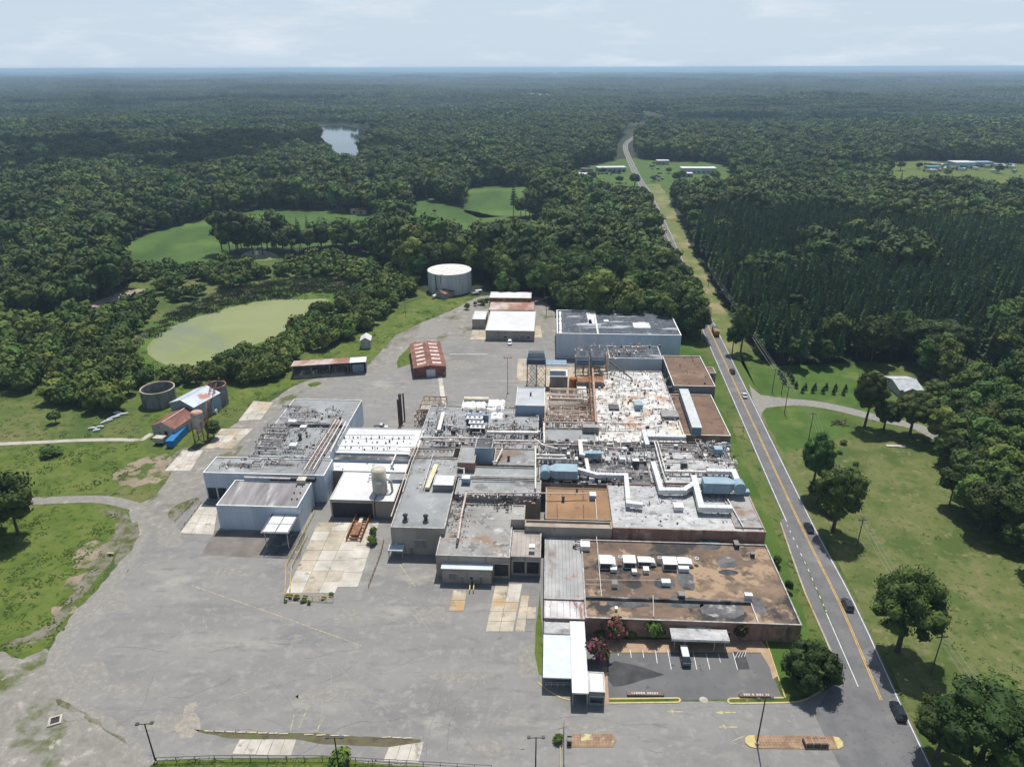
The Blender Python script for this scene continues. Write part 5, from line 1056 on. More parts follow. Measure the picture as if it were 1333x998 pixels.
def clutter(name, label, poly, zr, n, mats, seed, size=(.3, 1.4), hmax=1.0, pipes=.5):
    """fittings too small and tangled to tell apart: short pipe runs, boxes, stubs"""
    g = random.Random(seed); P = [L(p[0], p[1], zr) for p in poly]; xs = [p[0] for p in P]; ys = [p[1] for p in P]; mb = MB(); k = 0; tries = 0
    while k < n and tries < n * 30:
        tries += 1; a, b = g.uniform(min(xs), max(xs)), g.uniform(min(ys), max(ys))
        if not inpoly(np.array([a]), np.array([b]), P)[0]: continue
        k += 1; m = g.choice(mats); t = g.random(); w = W(a, b, zr); h = g.uniform(.15, hmax)
        ax = g.random() < .6; e1 = Vector((ca, -sa, 0)); e2 = Vector((sa, ca, 0)); d1, d2 = (e1, e2) if ax else (e2, e1)
        if t < pipes:
            Ln = g.uniform(*size) * 2.6; r = g.uniform(.05, .14); q = w + d1 * Ln; u = Vector((0, 0, h))
            path = [w, w + u, q + u] + ([q + u + d2 * g.uniform(.5, 2)] if g.random() < .5 else [q])
            mb.tube(path, r, m, 5)
        elif t < pipes + .32:
            s1, s2 = g.uniform(*size), g.uniform(*size) * .7
            vs = [w - d1 * s1 / 2 - d2 * s2 / 2, w + d1 * s1 / 2 - d2 * s2 / 2, w + d1 * s1 / 2 + d2 * s2 / 2, w - d1 * s1 / 2 + d2 * s2 / 2]
            mb.add(vs + [v + Vector((0, 0, h)) for v in vs], [(4, 5, 6, 7), (0, 1, 5, 4), (1, 2, 6, 5), (2, 3, 7, 6), (3, 0, 4, 7)], m)
        else:
            r = g.uniform(.1, .35); mb.lathe([(r, 0), (r, h), (r * .4, h * 1.15)], 0, 0, m, 7); nv = 21
            for i in range(len(mb.v) - 28, len(mb.v)): mb.v[i] = (mb.v[i][0] + w.x, mb.v[i][1] + w.y, mb.v[i][2] + zr)
    o = mb.build(name); tag(o, label, 'roof fittings', kind='stuff'); return o
# --- ducts and air handlers of the utility hall
def air_handler(label, px, zt, zb, fan_left=True):
    a0, b0, a1, b1 = Lr(*px, zt); root = froot('air_handler', a0, b0, zb, label, 'air handler'); w, d, h = a1 - a0, b1 - b0, zt - zb
    mb = MB(); mb.box(0, 0, 1.4, w, d, h, m_bluemetal); mb.build('cabinet', root)
    mb = MB(); mb.box(-.1, -.1, 1.15, w + .1, d + .1, 1.4, m_darkmetal); mb.build('base_frame', root)
    for u, v in ((0, 0), (w / 2, 0), (w - .15, 0), (0, d - .15), (w - .15, d - .15)): mb = MB(); mb.box(u, v, 0, u + .15, v + .15, 1.15, m_darkmetal); mb.build('leg', root)
    s = -1 if fan_left else 1; ex = 0 if fan_left else w
    mb = MB(); mb.add([(ex, 0, 1.4), (ex, d, 1.4), (ex, d, h), (ex, 0, h), (ex + s * 2, d * .25, h * .55), (ex + s * 2, d * .75, h * .55), (ex + s * 2, d * .75, h * .9), (ex + s * 2, d * .25, h * .9)], [(4, 5, 6, 7), (0, 1, 5, 4), (1, 2, 6, 5), (2, 3, 7, 6), (3, 0, 4, 7)], m_bluemetal); mb.build('transition', root)
    mb = MB(); mb.tube([(ex + s * 3, 0, h * .65), (ex + s * 3, d * .8, h * .65)], h * .38, m_bluemetal, 14); mb.build('fan_housing', root)
    for k in range(4): mb = MB(); mb.box(w * (.1 + k * .22), -.05, 1.6, w * (.1 + k * .22) + w * .16, -.003, h - .3, m_bluewall); mb.build('access_panel', root)
    return root
air_handler('blue-grey air handler with round fan end above the orange gravel roof', (723, 613, 752, 603), 11.2, 7.1, True)
air_handler('large blue-grey air handler near the road with tower end', (917, 629, 950, 620), 12.0, 7.3, False)
Z = 7.3
duct('white jointed duct leading right from the left air handler and down toward the pale roof', [(752, 609, 10), (777, 616, 9.6), (815, 617, 9.6), (818, 653, 9.4), (837, 655, 9.4)], 1.3, 1.3, m_galv, Z)
duct('white jointed duct running down between the air handlers and then right', [(850, 600, 9.6), (861, 636, 9.6), (891, 636, 9.6), (902, 629, 10), (910, 630, 10)], 1.5, 1.5, m_galv, Z)
duct('white jointed duct hooking under the large air handler near the road', [(903, 618, 10), (913, 658, 9.8), (953, 659, 9.8)], 1.7, 1.6, m_galv, Z)
duct('wide pale duct behind the large air handler near the road', [(920, 611, 9.6), (955, 612, 9.6), (962, 630, 9.4)], 1.6, 1.2, m_galv, Z)
duct('slim beige duct crossing to the large air handler', [(865, 612, 9), (920, 613, 9)], .8, .6, m_pipew, Z)
duct('white elbow duct left of the blue cross duct', [(765, 573, 10.5), (755, 573, 10.5), (757, 590, 10.2), (762, 591, 10.2)], 1.3, .9, m_pipew, Z)
duct('blue-grey cross duct between the white elbow duct and the dark stained roof', [(760, 588, 10.1), (783, 588, 10.1)], 2.0, 1.6, m_bluemetal, Z)
duct('short white duct dropping from the blue cross duct', [(763, 596, 9.6), (766, 612, 9.6)], 1.1, .9, m_pipew, Z)
duct('long white duct bar lying above the white pipes', [(634, 561, 10), (701, 562, 10)], 1.1, .8, m_pipew, 7.4)
duct('slanting white duct bar at the left of the dark coolers', [(571, 559, 9.5), (577, 536, 9.5)], 1.2, .7, m_pipew, 7.4, 3)
duct('pale grey duct descending beside the corner of the white process roof', [(838, 559, 9.2), (843, 578, 9.0)], 1.4, 1.4, m_galv, 6.4)
duct('long pale grey duct along the front edge of the white process roof', [(838, 566, 9.2), (893, 567, 9.2)], 1.8, 1.5, m_galv, 6.4)
duct('yellowed chute lying on the smooth grey roof', [(556, 634, 9.6), (568, 604, 10.2)], 1.3, .7, noise_mat('yellowed_metal', [(.3, (.62, .52, .30)), (.7, (.70, .64, .48))], scale=.4), 8.4, 2)
for px, py, lab in ((884, 662, 'white square hatch alone on the weathered pale roof'),): rbox('roof_hatch', lab, 'roof hatch', (878, 660, 890, 654), 8.6, 7.25, m_whiteunit)
rbox('fan_box', 'white topped dark fan box in the middle of the dark water stain', 'fan', (824, 600, 832, 597), 9.4, 7.1, m_darkmetal, top=m_whiteunit)
rbox('fan_box', 'dark square fan box on the pale strip near the road', 'fan', (887, 603, 895, 600), 9.0, 7.2, m_darkmetal, top=m_greywall)
rbox('fan_box', 'pale box with dark face in the corner of the orange gravel roof', 'fan', (768, 645, 776, 640), 8.8, 7.3, m_bluewall, top=m_whiteunit)
rbox('roof_well', 'square dark well in the white process roof', 'roof opening', (793, 532, 806, 526), 7.0, 6.3, m_darkmetal, top=m_roofdark)
rbox('fan_box', 'round-topped blue fan box on the white process roof', 'fan', (827, 527, 837, 522), 8.6, 6.3, m_bluemetal)
rbox('fan_box', 'blue-green fan box near the road corner of the jumbled roof', 'fan', (931, 585, 941, 580), 9.4, 7.1, m_bluemetal)
rbox('roof_shelter', 'grey shelter at the lower left of the white process roof', 'shelter', (759, 556, 780, 549), 9.0, 6.9, m_greywall, top=m_roofgrey2)
rbox('roof_shelter', 'grey flat shelter on the right side of the white process roof', 'shelter', (862, 542, 884, 534), 7.6, 6.3, m_greywall, top=m_roofgrey2)
rbox('tan_box', 'long beige box lying behind the white tarpaulins', 'box', (604, 519, 636, 516), 8.8, 7.3, m_cream)
rbox('corner_tank', 'small blue-grey tank at the road edge of the pale strip', 'tank', (968, 640, 976, 636), 8.6, 7.5, m_bluemetal)
# coolers
for k, (x0, x1, y) in enumerate(((607, 628, 545), (610, 629, 551), (612, 631, 557))):
    r = rbox('cooler', '%s dark cooler of the three beside the long white duct bar' % ('rear', 'middle', 'front')[k], 'cooler', (x0, y, x1, y - 4), 9.6, 7.4, m_darkmetal, top=m_galv); w, d, h = r['dims']
    for q in range(3): mb = MB(); mb.lathe([(.4, h + .07), (.4, h + .35)], w * (.2 + .3 * q), d / 2, m_galv, 10, mtop=m_darkmetal); mb.build('fan', r)
rbox('roof_screen', 'dark grey screen wall behind the coolers', 'screen', (607, 540, 636, 538.6), 9.8, 7.4, m_bluewall)
# white tarpaulins: lumpy sheets
m_tarp = noise_mat('white_tarpaulin', [(.3, (.62, .62, .60)), (.7, (.78, .78, .77))], scale=.5, spots=[((.3, .3, .3), .6, .66, .8)])
for k, (x0, yf, x1, yb, lab) in enumerate(((600, 531, 632, 520, 'left white lumpy tarpaulin beside the grey roof'), (633, 534, 656, 520, 'right white lumpy tarpaulin before the blue-grey building'), (638, 546, 654, 537, 'small white tarpaulin heap in front of the two bigger ones'))):
    a0, b0, a1, b1 = Lr(x0, yf, x1, yb, 7.6); root = froot('tarpaulin', a0, b0, 7.35, lab, 'tarpaulin'); n = 14; mb = MB()
    vs = [((a1 - a0) * i / n, (b1 - b0) * j / n, (.02 if i in (0, n) or j in (0, n) else .35 + .5 * abs(mnoise.noise(Vector((i * .45, j * .45, k)))) * 2)) for j in range(n + 1) for i in range(n + 1)]
    mb.add(vs, [(j * (n + 1) + i, j * (n + 1) + i + 1, (j + 1) * (n + 1) + i + 1, (j + 1) * (n + 1) + i) for j in range(n) for i in range(n)], m_tarp, True); mb.build('sheet', root)
# --- long pipes
for k, (lab, pts, r, mt, zr) in enumerate([
    ('upper cream pipe of the bridge crossing the grey roofs from left to right', [(548, 569.5, 10), (618, 570, 10), (640, 573, 10), (700, 574, 10), (706, 579, 10), (726, 584, 10)], .3, m_pipew, 7.5),
    ('lower cream pipe of the bridge just below the upper one', [(560, 573, 9.6), (640, 577, 9.6), (703, 578, 9.6), (760, 579, 9.6), (808, 584, 9.6), (808, 566, 9.6)], .22, m_pipep, 7.5),
    ('fat white pipe above the left air handler', [(698, 592, 9.6), (736, 593, 9.6)], .45, m_pipew, 7.2),
    ('fat white pipe just under the other one above the left air handler', [(698, 596.5, 9.4), (736, 597.5, 9.4), (736, 602, 8.4)], .4, m_pipew, 7.2),
    ('vertical looking white pipe dropping across the grey roof field', [(708, 551, 10), (708.5, 577, 9.8)], .32, m_pipew, 7.2),
    ('long beige pipe running toward the camera beside the orange roof', [(697, 581, 10), (697, 636, 10.2)], .28, m_pipew, 7.3),
    ('beige pipe carried on a row of posts across the grey roof', [(615, 619, 10), (699, 620, 10)], .2, m_pipew, 8.5),
    ('pink pipe crossing in front of the orange gravel roof', [(606, 641, 9.6), (700, 641.5, 9.6), (765, 642.5, 9.0)], .2, m_pipep, 8.4),
    ('pink pipe running down the middle of the pale grey roof', [(607, 641, 9.6), (601, 668, 8.0), (596, 701, 7.9)], .3, m_pipep, 6.6),
    ('black pipe stub ending the pink pipe', [(596, 700, 7.6), (594.5, 708, 7.4)], .3, m_darkmetal, 6.6),
    ('long rusty pipe running toward the camera over the process yard', [(770, 455, 12), (776, 550, 9.5)], .42, noise_mat('rust_pink_pipe', [(.3, (.34, .19, .12)), (.7, (.50, .33, .24))], scale=.5), 4),
    ('slim rusty pipe beside the long rusty one', [(766, 462, 11.6), (771, 548, 9.3)], .2, m_rust, 4),
    ('dark slanting pipe from the cold store down to the white roof', [(793, 470, 11), (823, 493, 7.4)], .3, m_darkmetal, 6.5),
    ('cream pipe crossing the whole pipe yard from left to right', [(712, 514, 9.4), (775, 516, 9.4)], .25, m_pipep, 4),
    ('white pipe crossing the front of the pipe yard', [(706, 549, 9.0), (776, 550, 9.0), (840, 552, 8.6)], .22, m_pipep, 6.5),
    ('thin pink pipe above the pipe yard front', [(706, 545, 9.6), (760, 546, 9.6), (835, 547.5, 8.8)], .12, m_pipep, 6.5),
    ('long thin white pipe above the dark step of the white roofs', [(415, 579, 8.8), (440, 580, 8.8), (520, 581, 8.8), (548, 582, 9.2)], .16, m_pipew, 7.5),
    ('grey pipe above the front rail of the upper white roof', [(441, 566, 8.6), (540, 566.5, 8.6)], .1, m_pipeg, 7.5),
    ('slanting white pipe over the edge between left hall and white roof', [(450, 549, 10.6), (430, 588, 10.6)], .25, m_pipew, 7.6),
    ('slanting white pipe down the left edge of the smooth grey roof', [(545, 572, 9.8), (533, 600, 9.6), (520, 640, 9.3), (509, 672, 9.1)], .16, m_pipep, 8.4),
    ('second slanting pipe beside the left edge of the smooth grey roof', [(548, 574, 9.8), (537, 600, 9.6), (524, 640, 9.3)], .12, m_pipew, 8.4),
    ('pair pipe running toward the camera across the smooth grey roof', [(564, 590, 9.4), (551, 634, 9.4)], .1, m_pipew, 8.4),
    ('white pipe turning down before the lower white roof', [(516, 590, 7.4), (509, 606, 7.2)], .3, m_pipew, 6.1),
    ('white elbow pipe beside the brick penthouse', [(592, 608, 10.6), (604, 610, 10.6), (604, 617, 9.8)], .2, m_pipew, 8.5),
    ('slanting white pipe right of the blue-grey penthouse', [(654, 584, 10.4), (646, 601, 9.8), (641, 601, 9.8)], .25, m_pipew, 8.7),
    ('long white pipe crossing the brown office roof near its left end', [(776, 692, 5.6), (783, 776, 5.3)], .09, m_pipew, 4.75),
    ('long thin pipe crossing the brown office roof from side to side', [(763, 754, 5.3), (862, 755, 5.3)], .07, m_pipep, 4.75),
    ('short thin pipe below the other one on the brown office roof', [(763, 760, 5.3), (784, 761, 5.3)], .07, m_pipep, 4.75),
    ('thin white pipe across the front strip of the brown office roof', [(850, 774, 5.6), (851, 802, 5.3)], .07, m_pipew, 4.75),
    ('white rail pipe between pale roof and grey strip near the road', [(947, 649, 8.0), (968, 686, 8.0)], .16, m_pipew, 7.3),
    ('thin white pipe on the orange gravel roof', [(775, 645, 8.0), (777, 676, 7.9)], .1, m_pipew, 7.3),
    ('brown pipe on the orange gravel roof', [(759, 633, 8.0), (760, 672, 7.9)], .1, m_rust, 7.3),
    ('thin brown pipe dividing the orange gravel roof', [(725, 655, 7.8), (726, 676, 7.8)], .08, m_rust, 7.3),
    ('twin white pipe running down toward the duct between the air handlers', [(852, 575, 9), (862, 611, 9), (868, 628, 9), (903, 628, 9)], .22, m_pipew, 7.3),
    ('second twin white pipe beside it between the air handlers', [(856, 575, 9), (866, 611, 9)], .18, m_pipew, 7.3),
    ('thin pipe over the weathered pale strip near the road', [(915, 596, 8.6), (960, 600, 8.4)], .1, m_pipew, 7.4),
    ('long pinkish pipe crossing behind the left jointed duct', [(777, 612, 9.2), (850, 615, 9.2)], .12, m_pipep, 7.3)]):
    pipe(lab, pts, r, mt, zr)
# parallel pipe bundle across the left hall roof: six separate pipes
for k in range(6):
    pipe('pipe %s in the bundle slanting over the left hall roof' % ['at the left edge', 'next to the left edge', 'just left of the middle', 'just right of the middle', 'next to the right edge', 'at the right edge'][k],
         [(441 + k * 2.2 - 6, 546, 11.2), (393 + k * 2.9, 611, 10.9)], [.11, .15, .1, .16, .1, .2][k], [m_pipeb, m_pipew, m_pipeb, m_pipep, m_pipeb, m_pipew][k], 9.2, 6)
# pipe racks on the left hall
def rack(label, px, z0, n, seed, mats, h=1.5):
    g = random.Random(seed); a0, b0, a1, b1 = Lr(*px, z0); root = froot('pipe_rack', a0, b0, z0, label, 'pipe rack'); w, d = a1 - a0, b1 - b0
    for u in (0, 1 / 3, 2 / 3, 1):
        mb = MB()
        for v in (0, d): mb.box(u * w - .06, v - .06, 0, u * w + .06, v + .06, h, m_pipeg)
        mb.box(u * w - .05, 0, h - .1, u * w + .05, d, h + .02, m_pipeg); mb.build('frame', root)
    for k in range(n):
        y = d * (k + .5) / n; r = g.uniform(.06, .16); zz = h * g.choice((.45, .8, 1.08)); x0, x1 = g.uniform(-.5, w * .2), g.uniform(w * .7, w + .8)
        mb = MB(); mb.tube([(x0, y, 0), (x0, y, zz), (x1, y, zz), (x1, y + g.uniform(-.6, .6), zz * .3)], r, g.choice(mats), 6); mb.build('pipe', root)
        if g.random() < .6: mb = MB(); x = g.uniform(x0, x1); mb.box(x - .25, y - .2, zz - .25, x + .25, y + .2, zz + .3, g.choice((m_darkmetal, m_pipeg))); mb.build('valve', root)
    return root
gm = [m_pipeg, m_pipeg, m_pipeb, m_darkmetal, m_pipew]
q = [(345, 561, 374, 556), (342, 568, 372, 563), (338, 574, 368, 570), (334, 580, 366, 576), (332, 586, 364, 582), (330, 592, 366, 588), (372, 553, 414, 550), (374, 542, 425, 538), (372, 590, 396, 587), (290, 607, 340, 604), (345, 606, 388, 603), (420, 575, 432, 566), (366, 533, 400, 529)]
nm = ['rearmost rack of the dense left stack on the left hall roof', 'second rack of the dense left stack on the left hall roof', 'third rack of the dense left stack on the left hall roof', 'fourth rack of the dense left stack on the left hall roof', 'fifth rack of the dense left stack on the left hall roof', 'front rack of the dense left stack on the left hall roof', 'wide rack before the dark step across the left hall roof', 'rear wide rack near the far end of the left hall roof', 'small rack in the middle of the left hall roof', 'low rack at the front left corner of the left hall roof', 'low rack at the front middle of the left hall roof', 'rack squeezed between the pipe bundle and the white roof', 'rearmost low rack at the far left of the left hall roof']
for i, (px, lab) in enumerate(zip(q, nm)): rack(lab, px, 9.2, 5 if i < 8 else 3, i, gm, 1.5 if i < 9 else .7)
rbox('rooftop_unit', 'white box unit on the left hall roof behind the steam vent', 'rooftop unit', (390, 556, 398, 553), 10.2, 9.2, m_whiteunit)
rbox('rooftop_unit', 'white box unit on the left hall roof left of the steam vent', 'rooftop unit', (376, 580, 385, 576), 10.2, 9.2, m_whiteunit)
rbox('rooftop_unit', 'grey box unit between the racks at the rear of the left hall roof', 'rooftop unit', (374, 549, 386, 546), 10.4, 9.2, m_galv)
vent('tall dark vent with cap in the middle of the left hall roof', 391, 572, 9.2, 2.2, .6)
rbox('roof_step', 'dark long upstand across the left hall roof', 'upstand', (372, 551.5, 448, 550), 10.2, 9.2, m_roofdark)
rbox('roof_step', 'long dark step wall between the two white roofs', 'upstand', (431, 597.5, 541, 592), 7.0, 6.0, m_bluewall, top=m_roofdark)
rbox('roof_step', 'dark raised wall at the front right corner of the left hall', 'upstand', (351, 622, 410, 617.5), 9.0, 7.8, m_dark, top=m_darkmetal)
pipe('grey pipe lying behind the parapet of the lower left store', [(318, 621, 8.9), (378, 623, 8.9)], .3, m_pipew, 7.9, name='roof_pipe')
rbox('rooftop_unit', 'grey box at the right end of the pipe on the lower left store', 'rooftop unit', (386, 625, 397, 620), 9.2, 7.9, m_cream)
for k, (px, py) in enumerate(((386, 633), (394, 633), (383, 642), (391, 642), (380, 650), (387, 650))): vent('small black vent in the double row on the lower left store', px, py, 7.86, .5, .2, group='small black vents on the lower left store')
# black vents dotted on the upper white roof
g = random.Random(4)
for k in range(34):
    px = 442 + (k % 12) * 8.4 + g.uniform(-2, 2); py = (571, 576, 584)[k // 12] + g.uniform(-1.5, 1.5)
    vent('small black vent dotted on the upper bright white roof', px, py, 7.5, g.uniform(.4, .9), g.uniform(.15, .28), group='small black vents on the upper white roof', cap=k % 2 == 0)
for k in range(16): vent('small black vent on the grey roof strip behind the smooth grey roof', 552 + (k % 8) * 5.2, 578 + (k // 8) * 9.5, 8.1, .55, .18, group='small black vents on the grey strip', cap=False)
for k in range(10): vent('paired small black vent left of the slanting white duct', 559 + (k % 2) * 4 - (k // 2) * .8, 545 + (k // 2) * 4.6, 7.45, .4, .2, group='paired black vents beside the white duct', cap=False)
for lab, px, py in (('left dark roof fan of the pair on the smooth grey roof', 528, 677), ('right dark roof fan of the pair on the smooth grey roof', 554.5, 678)):
    r = vent(lab, px, py, 8.4, 2.2, .55); mb = MB(); mb.box(-.8, -.8, 0, .8, .8, .35, m_greywall); mb.build('curb', r)
vent('single black vent on the grey roof behind the blue-grey penthouse', 662, 599, 8.7, 1.6, .4)
vent('black vent with pale box on the orange gravel roof', 733, 652, 7.3, 1.6, .4)
vent('second black vent near the top corner of the orange gravel roof', 751, 640, 7.3, 1.2, .3)
# pipe stubs along the pink pipe
for k in range(9):
    y = 648 + k * 6.5; pipe('short pipe branch crossing the pink pipe on the pale grey roof', [(592 - k * .9 - (k % 3), y, 7.4), (606 - k * 1.1, y, 7.4)], .07 + .03 * (k % 2), (m_pipep, m_pipeg, m_pipew)[k % 3], 6.5, group='short branches of the pink pipe')
for k in range(14): vent('tiny black stub right of the pink pipe on the pale grey roof', 612 - (k // 2) * 1.6 + (k % 2) * 4, 657 + (k // 2) * 7, 6.5, .4, .13, group='tiny stubs beside the pink pipe', cap=False)
# air conditioners on the office roof
ac_unit('leftmost white air conditioner with round fan on the brown office roof', (781, 733, 797, 722), 6.6, 4.8)
ac_unit('second white air conditioner from the left on the brown office roof', (812, 732, 828, 722), 6.6, 4.8, False)
ac_unit('third white air conditioner in the middle cluster of the brown office roof', (831, 731, 848, 724), 6.2, 4.8)
ac_unit('rightmost white air conditioner with dark side on the brown office roof', (864, 734, 882, 724), 6.7, 4.8, False)
ac_unit('white fan unit joined right of the rightmost air conditioner', (883, 733, 897, 725), 6.1, 4.8)
for k, (x0, yf, x1, yb, zt, lab) in enumerate(((797, 760, 804, 755, 6.0, 'white box with dark face below the left air conditioners'), (862, 758, 873, 753, 5.9, 'pale box on a black patch in the middle of the office roof'), (884, 775, 892, 769, 6.4, 'dark chimney box on the step line of the office roof'), (970.5, 775, 980, 771, 6.3, 'pale blue box at the right end of the step line'), (957, 709, 963, 703, 6.0, 'dark fan box at the top right of the office roof'), (978, 721, 983, 718, 5.8, 'small dark box near the road side of the office roof'), (801, 792, 804, 789, 5.5, 'tiny pale box on the front strip of the office roof'), (795, 741, 803, 737, 5.7, 'small condenser in front of the leftmost air conditioner'), (823, 744, 829, 740, 5.7, 'small condenser in front of the second air conditioner'), (838, 742, 845, 737, 5.9, 'small condenser in front of the third air conditioner'), (884, 740, 897, 736, 5.8, 'white condenser below the white fan unit'), (888, 697, 893, 695, 5.4, 'tiny white box at the rear edge of the office roof'))):
    rbox('roof_box', lab, 'roof box', (x0, yf, x1, yb), zt, 4.8, m_darkmetal if 'dark' in lab.split()[:2] else m_whiteunit, top=m_greywall if 'dark' in lab else m_whiteunit)
r = rbox('rooftop_unit', 'white unit with black hose at the junction of ribbed annex and office roof', 'rooftop unit', (756, 711, 768, 704), 6.2, 4.7, m_whiteunit)
for k in range(3): pipe('%s black hose curling from the corner unit' % ['upper', 'middle', 'lower'][k], [(756, 706 + k * 2, 5.6), (749 - k, 704 + k * 3, 5.3), (746 + k * 2, 712 + k, 4.9)], .16, [m_darkmetal, m_pipew, m_darkmetal][k], 4.6)
rbox('roof_hatch', 'small white hatch on the rust stained dock bay roof', 'roof hatch', (689, 712, 696, 708), 7.6, 7.0, m_whiteunit)
# --- tangled fittings (stuff)
m_pale = noise_mat('peach_paint', [(.3, (.50, .38, .26)), (.7, (.66, .56, .42))], scale=.6, coord='obj')
rusty = [m_rust, m_pipep, m_pipew, m_pale, m_pipew, m_pale, m_pipep]; grey = [m_pipeg, m_darkmetal, m_pipew, m_galv, m_pipeb]
clutter('roof_fittings', 'tangled small pipes and fittings over the left hall roof', [(335, 588), (368, 535), (450, 530), (420, 600), (300, 610), (280, 612)], 9.2, 260, grey, 1, (.2, .9), .9, .55)
clutter('roof_fittings', 'rusty pipes and valves tangled over the white process roof', [(778, 572), (778, 484), (872, 484), (890, 560)], 6.35, 330, [m_rust, m_pipeg, m_darkmetal, m_pipew, m_pipeb, m_galv, m_pipep], 2, (.2, 1.2), .9, .6)
clutter('roof_fittings', 'jumbled ducts stubs and debris on the dark utility roof', [(704, 626), (704, 577), (945, 577), (962, 626)], 7.0, 420, grey, 3, (.25, 1.4), 1.2, .5)
clutter('roof_fittings', 'debris and broken fittings on the pale roof near the road', [(905, 600), (905, 578), (950, 576), (960, 606)], 7.1, 160, [m_galv, m_pipew, m_rust, m_darkmetal, m_bluemetal], 4, (.3, 1.3), .8, .35)
clutter('roof_fittings', 'pipes and fittings tangled on the grey north roof', [(545, 580), (560, 530), (700, 528), (700, 580)], 7.4, 260, grey, 5, (.25, 1.2), 1.0, .55)
clutter('roof_fittings', 'small fittings sprinkled on the pale hall roof', [(800, 684), (800, 632), (945, 632), (965, 684)], 7.25, 70, [m_darkmetal, m_pipeg, m_pipew, m_galv], 6, (.2, .6), .4, .25)
clutter('roof_fittings', 'small fittings along the edge of the raised grey roofs', [(594, 649), (594, 643), (704, 643), (704, 649)], 8.4, 60, grey, 7, (.2, .8), .9, .5)
clutter('roof_fittings', 'small fittings on the dark roof between the pink pipe and the towers', [(575, 688), (588, 650), (610, 650), (596, 700)], 6.5, 70, grey, 8, (.15, .6), .6, .5)
clutter('roof_fittings', 'small fittings scattered on the red-brown block roof', [(880, 500), (880, 466), (915, 466), (928, 500)], 7.95, 14, [m_rust, m_darkmetal], 9, (.4, 1.2), .8, .3)
clutter('roof_fittings', 'fittings crowding the joint below the pale warehouse', [(748, 470), (748, 452), (800, 450), (862, 449), (862, 452), (800, 470)], 9.0, 110, rusty + grey, 10, (.3, 1.4), 1.4, .55)
clutter('roof_fittings', 'small fittings on the lower white roof', [(430, 610), (430, 600), (520, 600), (505, 645), (488, 645), (470, 615)], 6.1, 26, grey, 11, (.15, .6), .6, .4)
clutter('roof_fittings', 'pipes and small boxes packed along the pipe bridges of the grey roofs', [(560, 582), (562, 556), (705, 558), (705, 582)], 7.6, 200, grey, 14, (.3, 1.6), 1.6, .6)
clutter('roof_fittings', 'dark ducts and pipes packed around the blue cross duct', [(704, 605), (704, 576), (850, 576), (850, 605)], 7.1, 240, [m_darkmetal, m_pipeg, m_pipew, m_galv, m_dark], 15, (.4, 2.0), 1.6, .5)
clutter('roof_fittings', 'dark machinery under the left air handler and jointed duct', [(712, 630), (712, 614), (815, 618), (815, 632)], 7.1, 130, [m_darkmetal, m_dark, m_pipeg, m_pipew], 16, (.4, 1.6), 1.5, .4)
clutter('roof_fittings', 'worn pipes on the smooth grey roof by the yellowed chute', [(540, 640), (548, 596), (592, 596), (585, 640)], 8.3, 40, grey, 17, (.2, .8), .5, .5)
clutter('roof_fittings', 'rust stained pipe ends at the corner of the pale grey roof and the tower', [(640, 665), (645, 646), (700, 646), (700, 662)], 7.0, 60, [m_rust, m_pipeb, m_pipew, m_darkmetal], 18, (.3, 1.2), .9, .5)
# --- rust coloured process yard: steel frames with vessels and pipes
def steel_frame(label, px, z0, z1, nx, ny, lv, mat, seed, eq=.5):
    g = random.Random(seed); a0, b0, a1, b1 = Lr(*px, z0); root = froot('steel_frame', a0, b0, z0, label, 'steel frame'); w, d, h = a1 - a0, b1 - b0, z1 - z0
    for i in range(nx + 1):
        for j in range(ny + 1): mb = MB(); mb.box(-.1, -.1, 0, .1, .1, h, mat); mb.build('column', root, (w * i / nx, d * j / ny, 0))
    for k in range(1, lv + 1):
        z = h * k / lv
        for j in range(ny + 1): mb = MB(); mb.box(0, -.09, z - .24, w, .09, z - .02, mat); mb.build('beam', root, (0, d * j / ny, 0))
        for i in range(nx + 1): mb = MB(); mb.box(-.08, 0, z - .2, .08, d, z, mat); mb.build('beam', root, (w * i / nx, 0, 0))
    for q in range(int(nx * ny * lv * eq)):
        i, j, k = g.randrange(nx), g.randrange(ny), g.randrange(lv); x, y, z = w * (i + .5) / nx, d * (j + .5) / ny, h * k / lv; t = g.random()
        mb = MB()
        if t < .4: r = g.uniform(.4, .9); hh = g.uniform(.8, h / lv * .95); mb.lathe([(r, 0), (r, hh), (r * .5, hh + .3)], 0, 0, g.choice(rusty), 12); mb.build('vessel', root, (x, y, z))
        elif t < .75: r = g.uniform(.35, .7); mb.tube([(-1.3, 0, r), (1.3, 0, r)], r, g.choice(rusty), 12); mb.build('vessel', root, (x, y, z))
        else: mb.box(-1, -.7, 0, 1, .7, g.uniform(.6, 1.5), g.choice([m_greywall, m_cream, m_rust])); mb.build('tank', root, (x, y, z))
    for q in range(nx * 3):
        y = g.uniform(0, d); z = h * g.randint(1, lv) / lv + .15; mb = MB(); mb.tube([(g.uniform(-.5, 1), y, z), (w * g.uniform(.6, 1), y, z), (w * g.uniform(.6, 1), y, z - g.uniform(.5, 2))], g.uniform(.07, .2), g.choice(rusty), 6); mb.build('pipe', root)
    return root
tan = noise_mat('tan_steel', [(.3, (.40, .27, .15)), (.7, (.55, .42, .28))], scale=.6, coord='obj', spots=[((.3, .13, .05), .5, .6, .72)])
sheet('process_floor', [tuple(W(*L(*p, 0))[:2]) for p in ((700, 585), (700, 478), (800, 478), (800, 585))], .06, m_conc2)
steel_frame('low tan steel frame full of vessels and pipes behind the white pipes', (713, 553, 775, 531), 5.3, 8.6, 6, 3, 1, tan, 21, 1.6)
steel_frame('orange brown steel frame with floors behind the tan frame', (716, 531, 770, 516), 5.3, 9.0, 5, 2, 1, tan, 22, 1.0)
